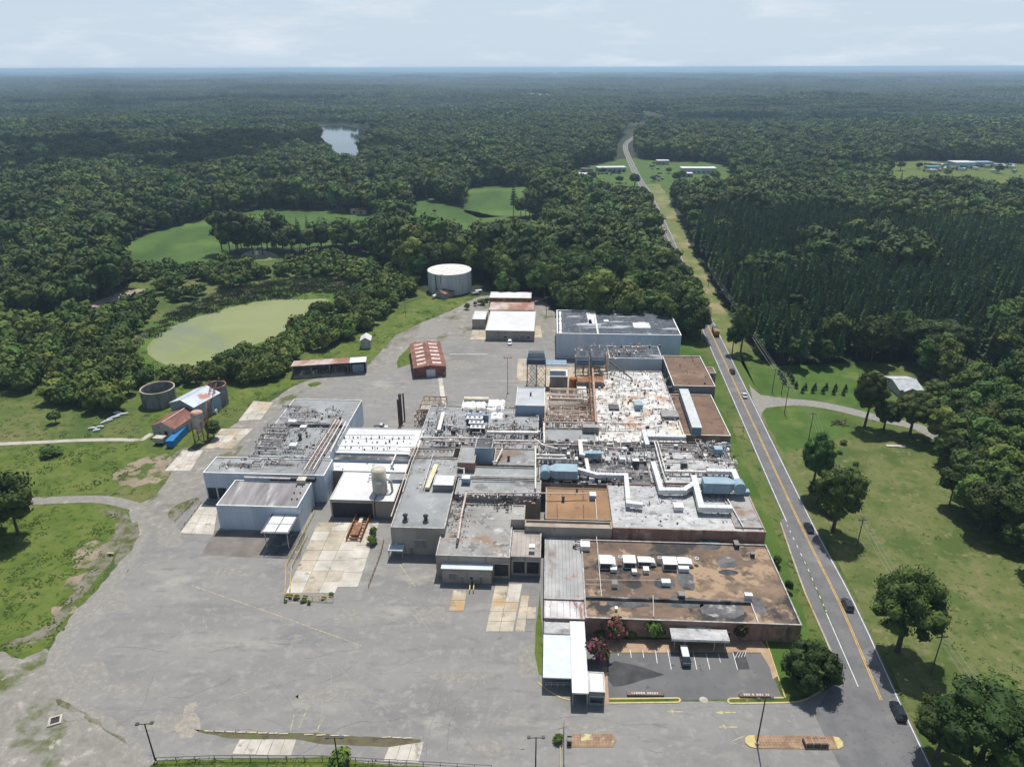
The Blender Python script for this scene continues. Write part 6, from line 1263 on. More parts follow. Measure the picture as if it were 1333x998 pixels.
steel_frame('tall rusty steel tower below the dark cooling units', (749, 500, 790, 486), 3, 11.6, 4, 2, 3, m_rust, 23, .7)
steel_frame('rusty pipe frame beside the chimneys', (545, 553, 576, 532), 0, 5.5, 4, 2, 1, m_rust, 24, 1.2)
clutter('pipe_yard_fittings', 'tangled rusty pipes and valves filling the process yard', [(712, 565), (712, 520), (776, 512), (776, 565)], 5.3, 330, [m_pipep, m_pipew, m_pale, m_pipew, m_rust, m_pipeg, m_pale], 12, (.3, 1.3), 2.0, .6)
clutter('pipe_yard_fittings', 'scrap and pipe bits on the ground by the chimneys', [(536, 556), (545, 528), (572, 528), (575, 556)], .1, 120, rusty, 13, (.3, 1.3), 2.0, .5)
# orange vessel
p = PZ(745, 515, 1); r = empty('storage_vessel', (p.x, p.y, 1), 'orange rusted upright vessel in the process yard', 'tank')
mb = MB(); mb.lathe([(1.5, 0), (1.5, 7.4), (1.2, 7.8), (.4, 8.0)], 0, 0, m_orange, 20); mb.build('shell', r)
for z in (1.5, 3.4, 5.3, 7.1): mb = MB(); mb.lathe([(1.56, z), (1.56, z + .14)], 0, 0, m_rust, 20); mb.build('hoop', r)
p = PZ(752, 516, 1); r = empty('storage_vessel', (p.x, p.y, 1), 'pale domed vessel right of the orange one', 'tank'); mb = MB(); mb.lathe([(1.1, 0), (1.1, 2.8), (.9, 3.5), (.3, 3.9)], 0, 0, m_galv, 18); mb.build('shell', r)
rbox('service_block', 'white roofed grey block left of the orange vessel', 'outbuilding', (716, 490, 739, 481), 6.0, 0, m_greywall, top=m_roofwhite)
rbox('service_block', 'tall white box standing right of the orange vessel', 'outbuilding', (753, 524, 765, 503), 7.4, 2, m_greywall, top=m_roofdirty)
rbox('service_block', 'brown windowless block below the cooling units', 'outbuilding', (752, 497, 786, 488), 8.6, 2, m_greywall, top=m_rust)
# elevated cooling tower on legs + two dark coolers on the rusty tower
x, y = G(686, 503); r = empty('cooling_tower', (x, y, 0), 'dark blue cooling tower on tall braced legs behind the blue-grey building', 'cooling tower', None, -FA)
ht = Hof(686, 503, 474)
for u in (0, 3.8, 7.6):
    for v in (0, 4): mb = MB(); mb.box(-.15, -.15, 0, .15, .15, ht, m_rust); mb.build('leg', r, (u, v, 0))
for (u0, u1) in ((0, 3.8), (3.8, 7.6)):
    for z0, z1 in ((0, ht / 2), (ht / 2, ht)):
        for v in (0, 4): mb = MB(); mb.bar((u0, v, z0), (u1, v, z1), .12, m_rust); mb.bar((u1, v, z0), (u0, v, z1), .12, m_rust); mb.build('brace', r)
mb = MB(); mb.box(-.6, -.6, ht, 16, 4.6, ht + .25, m_bluewall); mb.build('platform', r)
for z, s in ((ht + .25, 0), (ht + 1.7, .2), (ht + 3.1, .4)): mb = MB(); mb.box(-.2 + s, s, z, 7.6 - s, 4.2 - s, z + 1.2, m_bluewall if s else m_darkmetal); mb.box(s, s + .1, z + 1.2, 7.4 - s, 4.1 - s, z + 1.4, m_darkmetal); mb.build('fill_tier', r)
for u in range(0, 16, 2): mb = MB(); mb.box(u, -.58, ht + .25, u + .06, -.52, ht + 1.3, tan); mb.build('rail_post', r)
mb = MB(); mb.box(-.6, -.6, ht + 1.3, 16, -.54, ht + 1.36, tan); mb.build('handrail', r)
for lab, px in (('left dark cooling unit on top of the rusty tower', (751, 465, 767, 456)), ('right dark cooling unit on top of the rusty tower', (770, 465, 787, 456))):
    r = rbox('cooling_unit', lab, 'cooling tower', px, 15.4, 11.7, m_bluewall, top=m_darkmetal); w, d, h = r['dims']
    for z in (.6, 1.6): mb = MB(); mb.box(.1, -.06, z, w - .1, -.003, z + .5, m_dark); mb.build('louvre', r)
    mb = MB(); mb.lathe([(min(w, d) * .38, h + .06), (min(w, d) * .34, h + .7)], w / 2, d / 2, m_roofwhite, 14, mtop=m_dark); mb.build('fan_ring', r)
# chimneys
for lab, px, yb, yt, rr in (('left rusty chimney, the shortest of the three', 520.5, 556, 520, .42), ('middle rusty chimney with dark cap', 523, 553, 513, .55), ('right slim rusty chimney', 527, 548, 512, .3)):
    x, y = G(px, yb); h = Hof(px, yb, yt); r = empty('chimney', (x, y, 0), lab, 'chimney'); mb = MB(); mb.lathe([(rr, 0), (rr, h)], 0, 0, noise_mat('chimney_rust', [(.3, (.07, .045, .04)), (.7, (.18, .09, .07))], scale=.4, coord='obj'), 12, mtop=m_dark); mb.build('stack', r)
    mb = MB(); mb.lathe([(rr * 1.12, h - .5), (rr * 1.12, h - .1)], 0, 0, m_darkmetal, 12, cap_bot=True); mb.build('collar', r); mb = MB(); mb.box(-rr * 1.6, -rr * 1.6, 0, rr * 1.6, rr * 1.6, .5, m_conc2); mb.build('footing', r)
rbox('grey_shelter', 'pale flat shelter roof right of the chimneys', 'shelter', (547, 533, 567, 525), 5.4, 4.9, m_galv, legs=False)
# silo
x, y = G(497, 661); hs = 13.2; r = empty('silo', (x, y, 0), 'tall beige steel silo on legs beside the white loading shed', 'silo')
mb = MB(); mb.lathe([(.5, 2.2), (2.15, 4.6), (2.15, hs), (1.0, hs + .45)], 0, 0, m_cream, 28); mb.build('shell', r)
for k in range(6): t = k * math.pi / 3; mb = MB(); mb.box(-.13, -.13, 0, .13, .13, 5.2, m_cream); mb.build('leg', r, (2.0 * math.cos(t), 2.0 * math.sin(t), 0))
for z in (5.4, 7.9, 10.4, 12.9): mb = MB(); mb.lathe([(2.2, z), (2.2, z + .15)], 0, 0, m_cream, 28); mb.build('hoop', r)
mb = MB(); mb.box(-.6, -2.7, 9.9, .9, -2.0, 10.6, m_whiteunit); mb.build('hatch', r)
mb = MB(); mb.tube([(2.1, 0, 10), (3.4, 0, 9.4), (3.6, 0, 5.5), (2.6, 0, 3.4)], .35, m_cream, 8); mb.build('downpipe', r)
mb = MB(); mb.box(-3.2, -2.6, 4.6, -2.2, 1.5, 4.75, m_rust); mb.box(-3.2, -2.6, 4.75, -3.1, 1.5, 5.8, m_rust); mb.build('platform', r)
# rusty conveyor frame in the ramp
P0 = G(464, 696); r = empty('conveyor', (*P0, 0), 'rusty open conveyor frame lying at the mouth of the white loading shed', 'conveyor', None, -FA)
for u in (-2.0, 2.0): mb = MB(); mb.box(u - .15, -3, 0, u + .15, 11, 1.4, m_rust); mb.build('side_frame', r)
for k in range(9): mb = MB(); mb.box(-1.85, -2.8 + k * 1.6, .7, 1.85, -2.5 + k * 1.6, 1.0, m_rust); mb.build('cross_member', r)
mb = MB(); mb.box(-1.2, -2, 1.0, 1.0, 4, 1.5, m_orange if False else m_rust); mb.box(-.5, 4.2, 1.0, .5, 7, 1.3, m_cream); mb.build('tray', r)
# railings of the ramps
def railing(label, pts, h, mat, sp=1.6, name='railing', rails=(1.0, .5)):
    P = [Vector((*G(*p), 0)) for p in pts]; r = empty(name, P[0], label, 'railing')
    for i in range(len(P) - 1):
        n = max(1, int((P[i + 1] - P[i]).length / sp))
        for k in range(n + (i == len(P) - 2)): q = P[i].lerp(P[i + 1], k / n) - P[0]; mb = MB(); mb.box(-.05, -.05, 0, .05, .05, h, mat); mb.build('post', r, q)
        for f in rails: mb = MB(); u = Vector((0, 0, h * f)); mb.bar(P[i] - P[0] + u, P[i + 1] - P[0] + u, .09, mat); mb.build('rail', r)
    return r
m_yrail = noise_mat('yellow_railing_paint', [(.3, (.45, .33, .10)), (.7, (.60, .47, .2))], scale=.6, coord='pos')
railing('yellow guard railing across the lower end of the concrete ramps', [(371, 779), (434, 783)], 1.6, m_yrail)
railing('yellow pipe railing along the left side of the concrete ramps', [(371, 780), (373, 738), (396, 695), (410, 668)], 1.1, m_yrail, 2)
railing('second yellow railing inside the left edge of the concrete ramps', [(378, 770), (380, 740), (400, 700)], 1.1, m_yrail, 2)
railing('rusty railing along the right side of the concrete ramps', [(480, 765), (496, 722), (500, 705)], 1.2, m_rust, 2)
railing('grey railing at the left dock pad', [(236, 690), (262, 656)], 1.0, m_pipeg, 2)
railing('grey railing beside the left dock pad', [(228, 680), (256, 650)], 1.0, m_pipeg, 2)
railing('thin fence rail along the road edge of the weathered strip at the yard bottom', [(205, 993), (280, 990), (420, 990), (640, 1003)], 1.5, m_darkmetal, 3)
# ---------------------------------------------------------------- outbuildings
def gable(name, label, FL, FR, BR, hw, hr, wall, roof, roof2=None, cat='shed', over=.3, zb=0.0, open_front=False, group=None):
    a, b, c = (Vector(G(*p, hw)) for p in (FL, FR, BR)); ex = (b - a); w = ex.length; ex.normalize(); ey = Vector((-ex.y, ex.x)); d = (c - b).dot(ey)
    root = empty(name, (a.x, a.y, zb), label, cat, group, math.atan2(ex.y, ex.x)); t = .2; h = hw - zb; r = hr - zb
    for side in (0, 1):
        y0, y1 = (0, t) if side == 0 else (d - t, d)
        if open_front and side == 0: continue
        mb = MB(); P = [(0, h), (w, h), (w / 2, r)]; vs = [(0, y0, 0), (w, y0, 0), (w, y0, h), (w / 2, y0, r - .02), (0, y0, h)]; vs += [(v[0], y1, v[2]) for v in vs]
        mb.add(vs, [(0, 1, 2, 3, 4), (9, 8, 7, 6, 5)] + [(i, i + 5, (i + 1) % 5 + 5, (i + 1) % 5) for i in range(5)], wall); mb.build('wall', root)
    for x0, x1 in ((0, t), (w - t, w)): mb = MB(); mb.box(x0, t + .005, 0, x1, d - t - .005, h - .02, wall); mb.build('wall', root)
    for s in (0, 1):
        x0, x1 = (-over, w / 2) if s == 0 else (w + over, w / 2); z0 = h - over * (r - h) / (w / 2)
        vs = [(x0, -over, z0), (x1, -over, r), (x1, d + over, r), (x0, d + over, z0)]; vs += [(v[0], v[1], v[2] + .12) for v in vs]
        mb = MB(); mb.add(vs, [(0, 1, 2, 3), (7, 6, 5, 4), (0, 4, 5, 1), (1, 5, 6, 2), (2, 6, 7, 3), (3, 7, 4, 0)], roof if s == 0 or not roof2 else roof2); mb.build('roof', root)
    mb = MB(); mb.box(w / 2 - .15, -over, r + .1, w / 2 + .15, d + over, r + .2, roof2 or roof); mb.build('ridge_cap', root)
    root['dims'] = [w, d, h, r]; return root
m_offwhite = noise_mat('offwhite_wall', [(.3, (.34, .33, .30)), (.7, (.46, .45, .42))], scale=.3, stretch=(1, 1, .4), spots=[((.24, .19, .15), .4, .62, .8)])
wb = block('white_roofed_shed', 'beige building with bright white roof in the north yard', (632, 430, 695.8, 404.5), 5.0, m_beige, m_roofwhite, par=.03, cw=.1, coping=m_whiteunit)
fronts(wb, [('shutter', .1, .15, .8, 2.2), ('window', .38, .43, 1.4, 2.4), ('door', .62, .66, 0, 2.2), ('shutter', .72, .80, 0, 3), ('window', .85, .9, 1.2, 2.4)])
block('white_roofed_shed', 'left wing with white roof joined to the beige building', (614.5, 415.5, 632, 404.5), 4.97, m_beige, m_roofwhite, par=.03, cw=.1, coping=m_whiteunit)
block('rust_roofed_shed', 'low shed with rust streaked roof behind the white-roofed building', (636, 403.5, 695, 393), 4.4, m_beige, m_rustmix, par=.02, cw=.1, coping=m_rust)
block('white_roofed_shed', 'rearmost long shed with narrow white roof below the wood', (637, 387.5, 691.5, 379.7), 4.6, m_rust, m_roofwhite, par=.02, cw=.1, coping=m_whiteunit)
rw = gable('rusty_warehouse', 'rust-red ribbed metal warehouse with pale roof panels standing alone in the yard', (538.7, 479.5), (580.4, 476.5), (573, 445), 4.4, 5.3, m_rustroof, m_rustroof, cat='warehouse')
w, d, h, r_ = rw['dims']
for k in range(6):
    for s in (0, 1):
        u0, u1 = (w * .12, w * .40) if s == 0 else (w * .60, w * .88); zf = lambda u: h + (r_ - h) * (1 - abs(u - w / 2) / (w / 2)) + .125
        y = d * (.08 + k * .155); y1 = y + d * .07; vs = [(u0, y, zf(u0)), (u1, y, zf(u1)), (u1, y1, zf(u1)), (u0, y1, zf(u0))]; vs += [(v[0], v[1], v[2] + .04) for v in vs]
        mb = MB(); mb.add(vs, [(4, 5, 6, 7), (0, 1, 5, 4), (1, 2, 6, 5), (2, 3, 7, 6), (3, 0, 4, 7)], noise_mat('pale_skylight', [(.35, (.62, .60, .57)), (.6, (.45, .30, .24))], scale=.6) if k + s == 0 else bpy.data.materials['pale_skylight']); mb.build('skylight', rw)
for k in range(int(d / 1.2)):
    mb = MB()
    for s in (-1, 1): mb.bar((w / 2 + s * (w / 2 + .2), .6 + k * 1.2, h + .06), (w / 2, .6 + k * 1.2, r_ + .12), .07, m_rustroof)
    mb.build('roof_rib', rw)
mb = MB(); mb.box(w * .38, -.08, 0, w * .66, -.003, 3.4, m_galv); mb.build('door', rw)
# open shed
a0 = Vector(G(382, 491)); b0 = Vector(G(477, 485)); ex = (b0 - a0); ws_ = ex.length; ang = math.atan2(ex.y, ex.x); os_ = empty('open_shed', (a0.x, a0.y, 0), 'long open fronted shed, its roof mostly rusted with a white right end', 'shed', None, ang); hf, hb, ds = 5.2, 4.2, 8.0
for u0, u1, mt in ((-.3, ws_ * .78, m_rustmix), (ws_ * .78, ws_ + .3, m_roofwhite)):
    mb = MB(); vs = [(u0, -.6, hf), (u1, -.6, hf), (u1, ds, hb), (u0, ds, hb)]; vs += [(v[0], v[1], v[2] + .1) for v in vs]; mb.add(vs, [(3, 2, 1, 0), (4, 5, 6, 7), (0, 1, 5, 4), (1, 2, 6, 5), (2, 3, 7, 6), (3, 0, 4, 7)], mt); mb.build('roof', os_)
for u in (0, .25, .5, .75, 1): mb = MB(); mb.box(-.12, -.12, 0, .12, .12, hf, m_rust); mb.build('post', os_, (u * ws_, 0, 0))
mb = MB(); mb.box(0, ds - .2, 0, ws_, ds - .05, hb - .05, m_greywall); mb.build('back_wall', os_)
for x0 in (0, ws_ * .5, ws_ * .79, ws_): mb = MB(); mb.box(x0 - .1, .2, 0, x0 + .1, ds - .22, hb - .05, m_greywall); mb.build('partition', os_)
mb = MB(); mb.box(ws_ * .81, 1.2, 0, ws_ * .97, 1.4, 3.6, m_bluewall); mb.build('door', os_)
sheet('concrete_apron', [tuple((a0 + ex.normalized() * u + Vector((-math.sin(ang), math.cos(ang))) * v)) for u, v in ((0, -1.2), (ws_ * .7, -1.2), (ws_ * .7, ds), (0, ds))], .07, m_conc)
clutter('stored_scrap', 'scrap and boards piled inside the open shed', [(390, 488), (390, 482), (440, 480), (440, 486)], .1, 40, [m_rust, m_cream, m_darkmetal], 31, (.5, 1.6), 1.6, .3)
gable('small_shed', 'small white gabled shed above the open shed', (469, 443.5), (482, 443), (481, 437), 4.0, 5.4, m_offwhite, m_roofwhite)
# big tank
cx0, cy0 = G(586, 377); rt = (G(613.5, 372)[0] - G(558.5, 372)[0]) / 2; ht_ = Hof(586, 377 + 5, 355.5)
m_tankw = noise_mat('streaked_white_tank', [(.3, (.44, .46, .48)), (.7, (.58, .60, .61))], scale=.25, stretch=(1, 1, .15), spots=[((.12, .12, .13), .45, .62, .72, (1, 1, .04)), ((.4, .3, .2), .3, .66, .8, (1, 1, .2))])
tk = empty('water_tank', (cx0, cy0, 0), 'huge round white water tank with dark streaks at the edge of the wood', 'tank')
mb = MB(); mb.lathe([(rt, 0), (rt, ht_)], 0, 0, m_tankw, 64); mb.build('shell', tk)
mb = MB(); mb.lathe([(rt + .15, ht_ - .1), (rt + .1, ht_ + .12), (rt * .5, ht_ + .55), (.3, ht_ + .8)], 0, 0, noise_mat('tank_roof', [(.3, (.52, .50, .46)), (.7, (.68, .67, .64))], scale=.3, spots=[((.3, .26, .22), .3, .62, .8)]), 64, smooth=False); mb.build('roof', tk)
for k in range(24):
    if k % 2 == 0: t = k * math.pi / 12; mb = MB(); mb.box(-.05, -.05, 0, .05, .05, ht_ - .1, m_greywall); mb.build('stiffener', tk, ((rt + .03) * math.cos(t), (rt + .03) * math.sin(t), 0))
gable('pump_house', 'small rust roofed pump house at the foot of the white tank', (565, 380), (579, 383), (584, 375), 3.0, 4.4, m_beige, m_rustroof)
x, y = G(566, 388); r = empty('small_tank', (x, y, 0), 'small white horizontal tank beside the pump house', 'tank', None, 1.1); mb = MB(); mb.tube([(-2.2, 0, 1.3), (2.2, 0, 1.3)], .95, m_whiteunit, 14); mb.build('shell', r)
for s in (-1.2, 1.2): mb = MB(); mb.box(s - .15, -.7, 0, s + .15, .7, .5, m_conc2); mb.build('saddle', r)
for px, py, lab in ((623, 381, 'white scrap van body left of the rearmost shed'), (619, 384, 'grey crate beside the white van body')): x, y = G(px, py); r = empty('scrap_box', (x, y, 0), lab, 'scrap', None, .5); mb = MB(); mb.box(-2, -1, 0, 2, 1, 1.6, m_whiteunit if 'white scrap' in lab else m_greywall); mb.build('body', r); mb = MB(); mb.box(-.9, -1.05, .5, .9, -.99, 1.3, m_dark); mb.build('opening', r)
# left complex
m_oldconc = noise_mat('old_grey_concrete', [(.3, (.17, .165, .155)), (.7, (.27, .265, .25))], scale=.35, stretch=(1, 1, .4), spots=[((.09, .085, .075), .4, .58, .78, (1, 1, .2)), ((.36, .34, .3), .6, .64, .8)])
def open_tank(label, px, yb, x0, x1, ytop, th=.35, rust=False):
    cx, cy = G(px, yb); X0, Y0 = G(x0, yb); X1, _ = G(x1, yb); R_ = (X1 - X0) / 2 * .96; h = Hof(px, yb + 5, ytop); r = empty('concrete_tank', (cx, cy, 0), label, 'tank')
    mb = MB(); mb.lathe([(R_, 0), (R_ * .985, h)], 0, 0, m_oldconc, 40, cap_top=False); mb.build('outer_wall', r)
    mb = MB(); n = 40; mb.lathe([(R_ - th, h - .02), (R_ - th, .2)], 0, 0, m_oldconc, n, cap_top=False); mb.lathe([(R_ - th, .2), (.01, .2)], 0, 0, m_roofdark, n, cap_top=False); mb.build('inner_wall', r)
    mb = MB(); mb.lathe([(R_ + .08, h - .25), (R_ + .08, h), (R_ - th - .05, h + .03), (R_ - th - .05, h - .25)], 0, 0, m_rust if rust else m_conc2, n, cap_top=False); mb.build('rim', r)
    for k in range(0, 40, 8): t = k / 40 * 6.283; mb = MB(); mb.box(-.1, -.1, 0, .1, .1, h, m_oldconc); mb.build('pilaster', r, (R_ * math.cos(t), R_ * math.sin(t), 0))
    return r
open_tank('wide open-topped grey concrete tank at the left of the old plant', 209, 524, 187, 230, 509)
open_tank('narrow open-topped grey tank with rusty rim right of the blue-grey gable roof', 285, 525, 272.5, 299, 505, rust=True)
m_bluroof = noise_mat('blue_grey_tin_roof', [(.3, (.40, .45, .50)), (.7, (.52, .56, .60))], scale=.3, rough=.5, spots=[((.36, .16, .12), .12, .6, .7, (1, .6, 1))])
g1 = gable('gabled_shed', 'blue-grey tin roofed shed between the two concrete tanks', (221, 524), (252, 530), (267.5, 508), 6.8, 8.8, m_bluewall, m_bluroof)
g2 = gable('gabled_shed', 'rusty red roofed white block shed in front of the blue-grey one', (197, 554), (227, 558), (250, 533), 4.4, 6.2, m_offwhite, m_rustroof)
w, d, h, r_ = g2['dims']; mb = MB(); mb.box(w * .52, -.07, 1.6, w * .66, -.003, 2.9, m_dark); mb.build('window', g2)
mb = MB(); mb.box(w * .5 + .1, -.3, r_ + .21, w * .5 + .5, d + .3, r_ + .24, m_pipep); mb.build('pale_ridge_strip', g2)
def tower_hopper():
    x, y = G(263, 575); r = empty('hopper', (x, y, 0), 'rusty pale hopper on steel legs beside the red roofed shed', 'hopper')
    mb = MB(); mb.lathe([(.35, 3.6), (2.0, 6.6), (2.0, 11.5)], 0, 0, noise_mat('rust_stained_steel', [(.3, (.30, .27, .25)), (.7, (.44, .40, .37))], scale=.5, coord='obj', spots=[((.36, .18, .10), .6, .55, .7)]), 20, mtop=m_pipep); mb.build('bin', r)
    for sx, sy in ((-1.7, -1.7), (1.7, -1.7), (-1.7, 1.7), (1.7, 1.7)): mb = MB(); mb.box(-.15, -.15, 0, .15, .15, 8.5, m_rust); mb.build('leg', r, (sx, sy, 0))
    for a, b in (((-1.7, -1.7, .5), (1.7, -1.7, 4)), ((1.7, -1.7, .5), (-1.7, -1.7, 4)), ((-1.7, 1.7, .5), (1.7, 1.7, 4)), ((-1.7, -1.7, .5), (-1.7, 1.7, 4)), ((1.7, 1.7, .5), (1.7, -1.7, 4))): mb = MB(); mb.bar(a, b, .13, m_rust); mb.build('brace', r)
    mb = MB(); mb.lathe([(2.1, 11.4), (2.1, 11.6), (1.2, 12.1)], 0, 0, noise_mat('rusty_lid', [(.3, (.4, .22, .15)), (.7, (.55, .36, .28))], scale=.6, coord='obj'), 20); mb.build('lid', r)
    mb = MB(); mb.tube([(1.8, .5, 0), (2.6, 3.5, 14), (2.4, 6, 13)], .3, m_rust, 7); mb.tube([(2.4, 0, 0), (3.2, 3.5, 14)], .12, m_rust, 5); mb.build('elevator_pipe', r)
tower_hopper()
x, y = G(268, 545); r = empty('conveyor_tower', (x, y, 0), 'leaning rusty conveyor tower between hopper and narrow tank', 'tower')
for sx in (-.8, .8): mb = MB(); mb.bar((sx, 0, 0), (sx + 1.5, 8, 11), .22, m_rust); mb.bar((sx, 1.6, 0), (sx + 1.5, 9.6, 11), .22, m_rust); mb.build('rail', r)
for k in range(8): f = k / 8; mb = MB(); mb.bar((-.8 + 1.5 * f, 8 * f, 11 * f), (.8 + 1.5 * f, 8 * f + 1.6, 11 * f), .12, m_rust); mb.build('rung', r)
x, y = G(280, 538); r = empty('small_tank', (x, y, 0), 'small white round tank at the foot of the narrow grey tank', 'tank'); mb = MB(); mb.tube([(-.9, 0, 1), (.9, 0, 1)], .9, m_whiteunit, 14); mb.build('shell', r); mb = MB(); mb.box(-.8, -.5, 0, .8, .5, .3, m_darkmetal); mb.build('cradle', r)
def container(label, near, far, wdt, hgt, mat, z0=.15, wheels=False, name='shipping_container', cat='container'):
    a, b = Vector(G(*near)), Vector(G(*far)); d = b - a; Ln = d.length; r = empty(name, (a.x, a.y, 0), label, cat, None, math.atan2(d.y, d.x)); z0 = 1.0 if wheels else z0
    mb = MB(); mb.box(0, -wdt / 2, z0, Ln, wdt / 2, z0 + hgt, mat); mb.build('body', r)
    for k in range(int(Ln / .8)): 
        mb = MB(); mb.box(.3 + k * .8, -wdt / 2 - .04, z0 + .1, .6 + k * .8, -wdt / 2 - .002, z0 + hgt - .1, mat); mb.box(.3 + k * .8, wdt / 2 + .002, z0 + .1, .6 + k * .8, wdt / 2 + .04, z0 + hgt - .1, mat); mb.box(.3 + k * .8, -wdt / 2 + .1, z0 + hgt + .002, .6 + k * .8, wdt / 2 - .1, z0 + hgt + .03, mat); mb.build('rib', r)
    for s in (0, 1): mb = MB(); mb.box(-.05, -wdt / 2 + .04 + s * wdt / 2, z0 + .05, -.003, -.04 + s * wdt / 2, z0 + hgt - .05, mat); mb.build('door', r)
    if wheels:
        for sx in (1.2, Ln - 1.2):
            for sy in (-1, 1): mb = MB(); mb.tube([(sx, sy * wdt / 2 - .15, .48), (sx, sy * wdt / 2 + .15, .48)], .48, m_tyre, 14); mb.build('wheel', r)
    return r
m_tyre = plain('tyre_rubber', (.02, .02, .02), .9)
m_blue = noise_mat('bright_blue_paint', [(.3, (.02, .15, .40)), (.7, (.035, .22, .50))], scale=.6, coord='obj', rough=.5)
container('bright blue container lying beside the red roofed shed', (222, 583), (242, 561), 2.6, 2.6, m_blue)
container('short white trailer at the end of the blue container', (203, 577), (216, 578), 2.4, 1.8, m_cream, wheels=True, name='trailer', cat='trailer')
for k, (px, py, L_, a, lab) in enumerate(((121, 559, 3.0, .1, 'white scrap piece at the near left end of the litter row in the meadow'), (126, 561.5, 2.2, .6, 'low white scrap piece just below the left end of the litter row'), (131, 557, 2.4, .2, 'white scrap piece in the left half of the litter row'), (139, 550, 4.5, .9, 'long white scrap piece in the middle of the litter row'), (148, 545, 4.6, .8, 'long white scrap piece right of the middle of the litter row'), (158, 541, 4.8, .5, 'white scrap piece at the right end of the litter row'), (153, 538.5, 3, .1, 'thin white scrap piece above the right end of the litter row'))):
    x, y = G(px, py); r = empty('scrap_piece', (x, y, 0), lab, 'scrap', None, a); mb = MB(); mb.tube([(-L_ / 2, 0, .5), (0, .2, .55), (L_ / 2, 0, .45)], [.3, .5, .35], m_roofwhite, 8); mb.build('shell', r); mb = MB(); mb.box(-L_ / 3, -.25, 0, L_ / 3, .25, .2, m_galv); mb.build('frame', r)
x, y = G(145, 780) if False else G(145, 722); r = empty('road_barrel', (x, y, 0), 'small yellow and black machine part lying on the bare earth', 'scrap'); mb = MB(); mb.tube([(-.9, 0, .4), (.9, 0, .4)], .4, m_ykerb, 10); mb.build('drum', r); mb = MB(); mb.box(-.3, -.5, 0, .3, .5, .7, m_darkmetal); mb.build('bracket', r)
x, y = G(72, 938); r = empty('manhole_frame', (x, y, 0), 'square pale concrete drain frame in the gravel at the lower left', 'drain', None, .4)
for q in ((-1.2, -1.2, 1.2, -.8), (-1.2, .8, 1.2, 1.2), (-1.2, -.79, -.8, .79), (.8, -.79, 1.2, .79)): mb = MB(); mb.box(q[0], q[1], .03, q[2], q[3], .3, m_conc); mb.build('frame_side', r)
mb = MB(); mb.box(-.79, -.79, .02, .79, .79, .06, m_dark); mb.build('opening', r)
# house
hs_ = gable('house', 'single storey house with pale grey roof under the huge tree', (1152, 490), (1172, 507), (1192, 500), 3.0, 4.6, m_offwhite, noise_mat('pale_shingle_roof', [(.3, (.34, .36, .38)), (.7, (.46, .48, .50))], scale=.6), cat='house', over=.5)
gable('house', 'lower pale grey roofed porch wing at the right end of the house', (1178, 509), (1196, 509), (1190, 502), 2.8, 3.9, m_offwhite, bpy.data.materials['pale_shingle_roof'], cat='house', over=.4)
gable('garden_shed', 'small white shed half hidden right of the house', (1226, 492), (1234, 494), (1232, 488), 2.6, 3.6, m_offwhite, m_galv)
gable('far_left_shed', 'pale shed roof cut by the left edge of the photo beside the thicket', (-14, 426), (8, 422), (8, 415), 3.6, 4.6, m_offwhite, m_galv)
x, y = G(1166, 581); r = empty('concrete_block', (x, y, 0), 'flat white slab lying in the meadow below the side road', 'slab', None, -.1); mb = MB(); mb.box(-3.2, -.7, 0, 3.2, .7, .35, m_conc); mb.build('slab', r)
x, y = G(1092, 552); r = empty('wood_pile', (x, y, 0), 'brown brush pile left of the dark tree pair', 'wood pile'); g = random.Random(2)
for k in range(14): mb = MB(); a = g.uniform(0, 3.1); c = Vector((g.uniform(-2.5, 2.5), g.uniform(-1.5, 1.5), g.uniform(.2, 1.2))); v = Vector((math.cos(a), math.sin(a), g.uniform(-.3, .3))) * g.uniform(.7, 1.6); mb.tube([c - v, c + v], g.uniform(.1, .22), m_bark if k % 3 else m_rust, 6); mb.build('log', r)

# ---------------------------------------------------------------- poles and wires
m_wood = plain('grey_wood_pole', (.10, .08, .065), .9, var=.3, scale=2)
m_steelp = plain('dark_steel_pole', (.05, .05, .052), .6, .3)
def pole(label, px, yb, H, kind='wood', yaw=0.0, lean=(0, 0), mat=None, r=.16):
    x, y = G(px, yb); root = empty('utility_pole' if kind == 'wood' else 'light_pole', (x, y, 0), label, 'pole', None, yaw); mat = mat or (m_wood if kind == 'wood' else m_steelp); tx, ty = lean
    mb = MB(); mb.tube([(0, 0, 0), (tx, ty, H)], [r, r * .7], mat, 8); mb.build('shaft', root)
    if kind == 'wood':
        mb = MB(); mb.box(-1.3, -.08, H - .7, 1.3, .08, H - .52, mat); mb.build('crossarm', root, (tx, ty, 0))
        for s in (-1.2, -.5, .5, 1.2): mb = MB(); mb.lathe([(.06, H - .52), (.08, H - .35), (.04, H - .25)], s, 0, m_galv, 8); mb.build('insulator', root, (tx, ty, 0))
    else:
        mb = MB(); mb.box(-1.4, -.06, H - .12, 1.4, .06, H, mat); mb.build('crossarm', root, (tx, ty, 0))
        for s in (-1.3, 1.3): mb = MB(); mb.box(s - .3, -.28, H - .02, s + .3, .28, H + .2, mat); mb.build('lamp_head', root, (tx, ty, 0))
        mb = MB(); mb.lathe([(.4, 0), (.4, .5)], 0, 0, m_conc2, 12); mb.build('base', root)
    return Vector((x, y, H))
pole('tall dark light pole with two lamp heads on the brick island', 985, 968, 12.0, 'lamp', .1)
pole('dark light pole with floodlights at the lower left of the yard', 203, 992, 10.2, 'lamp', .1)
pole('short double headed light pole at the bottom edge by the gate', 697, 1012, 10.5, 'lamp', 0)
pole('dark light pole rising beside the bright bush at the bottom of the yard', 443, 1012, 10.5, 'lamp', 0)
pole('tall bare pole in the middle of the north yard', 661, 512, 15.5, 'lamp', 0, r=.12)
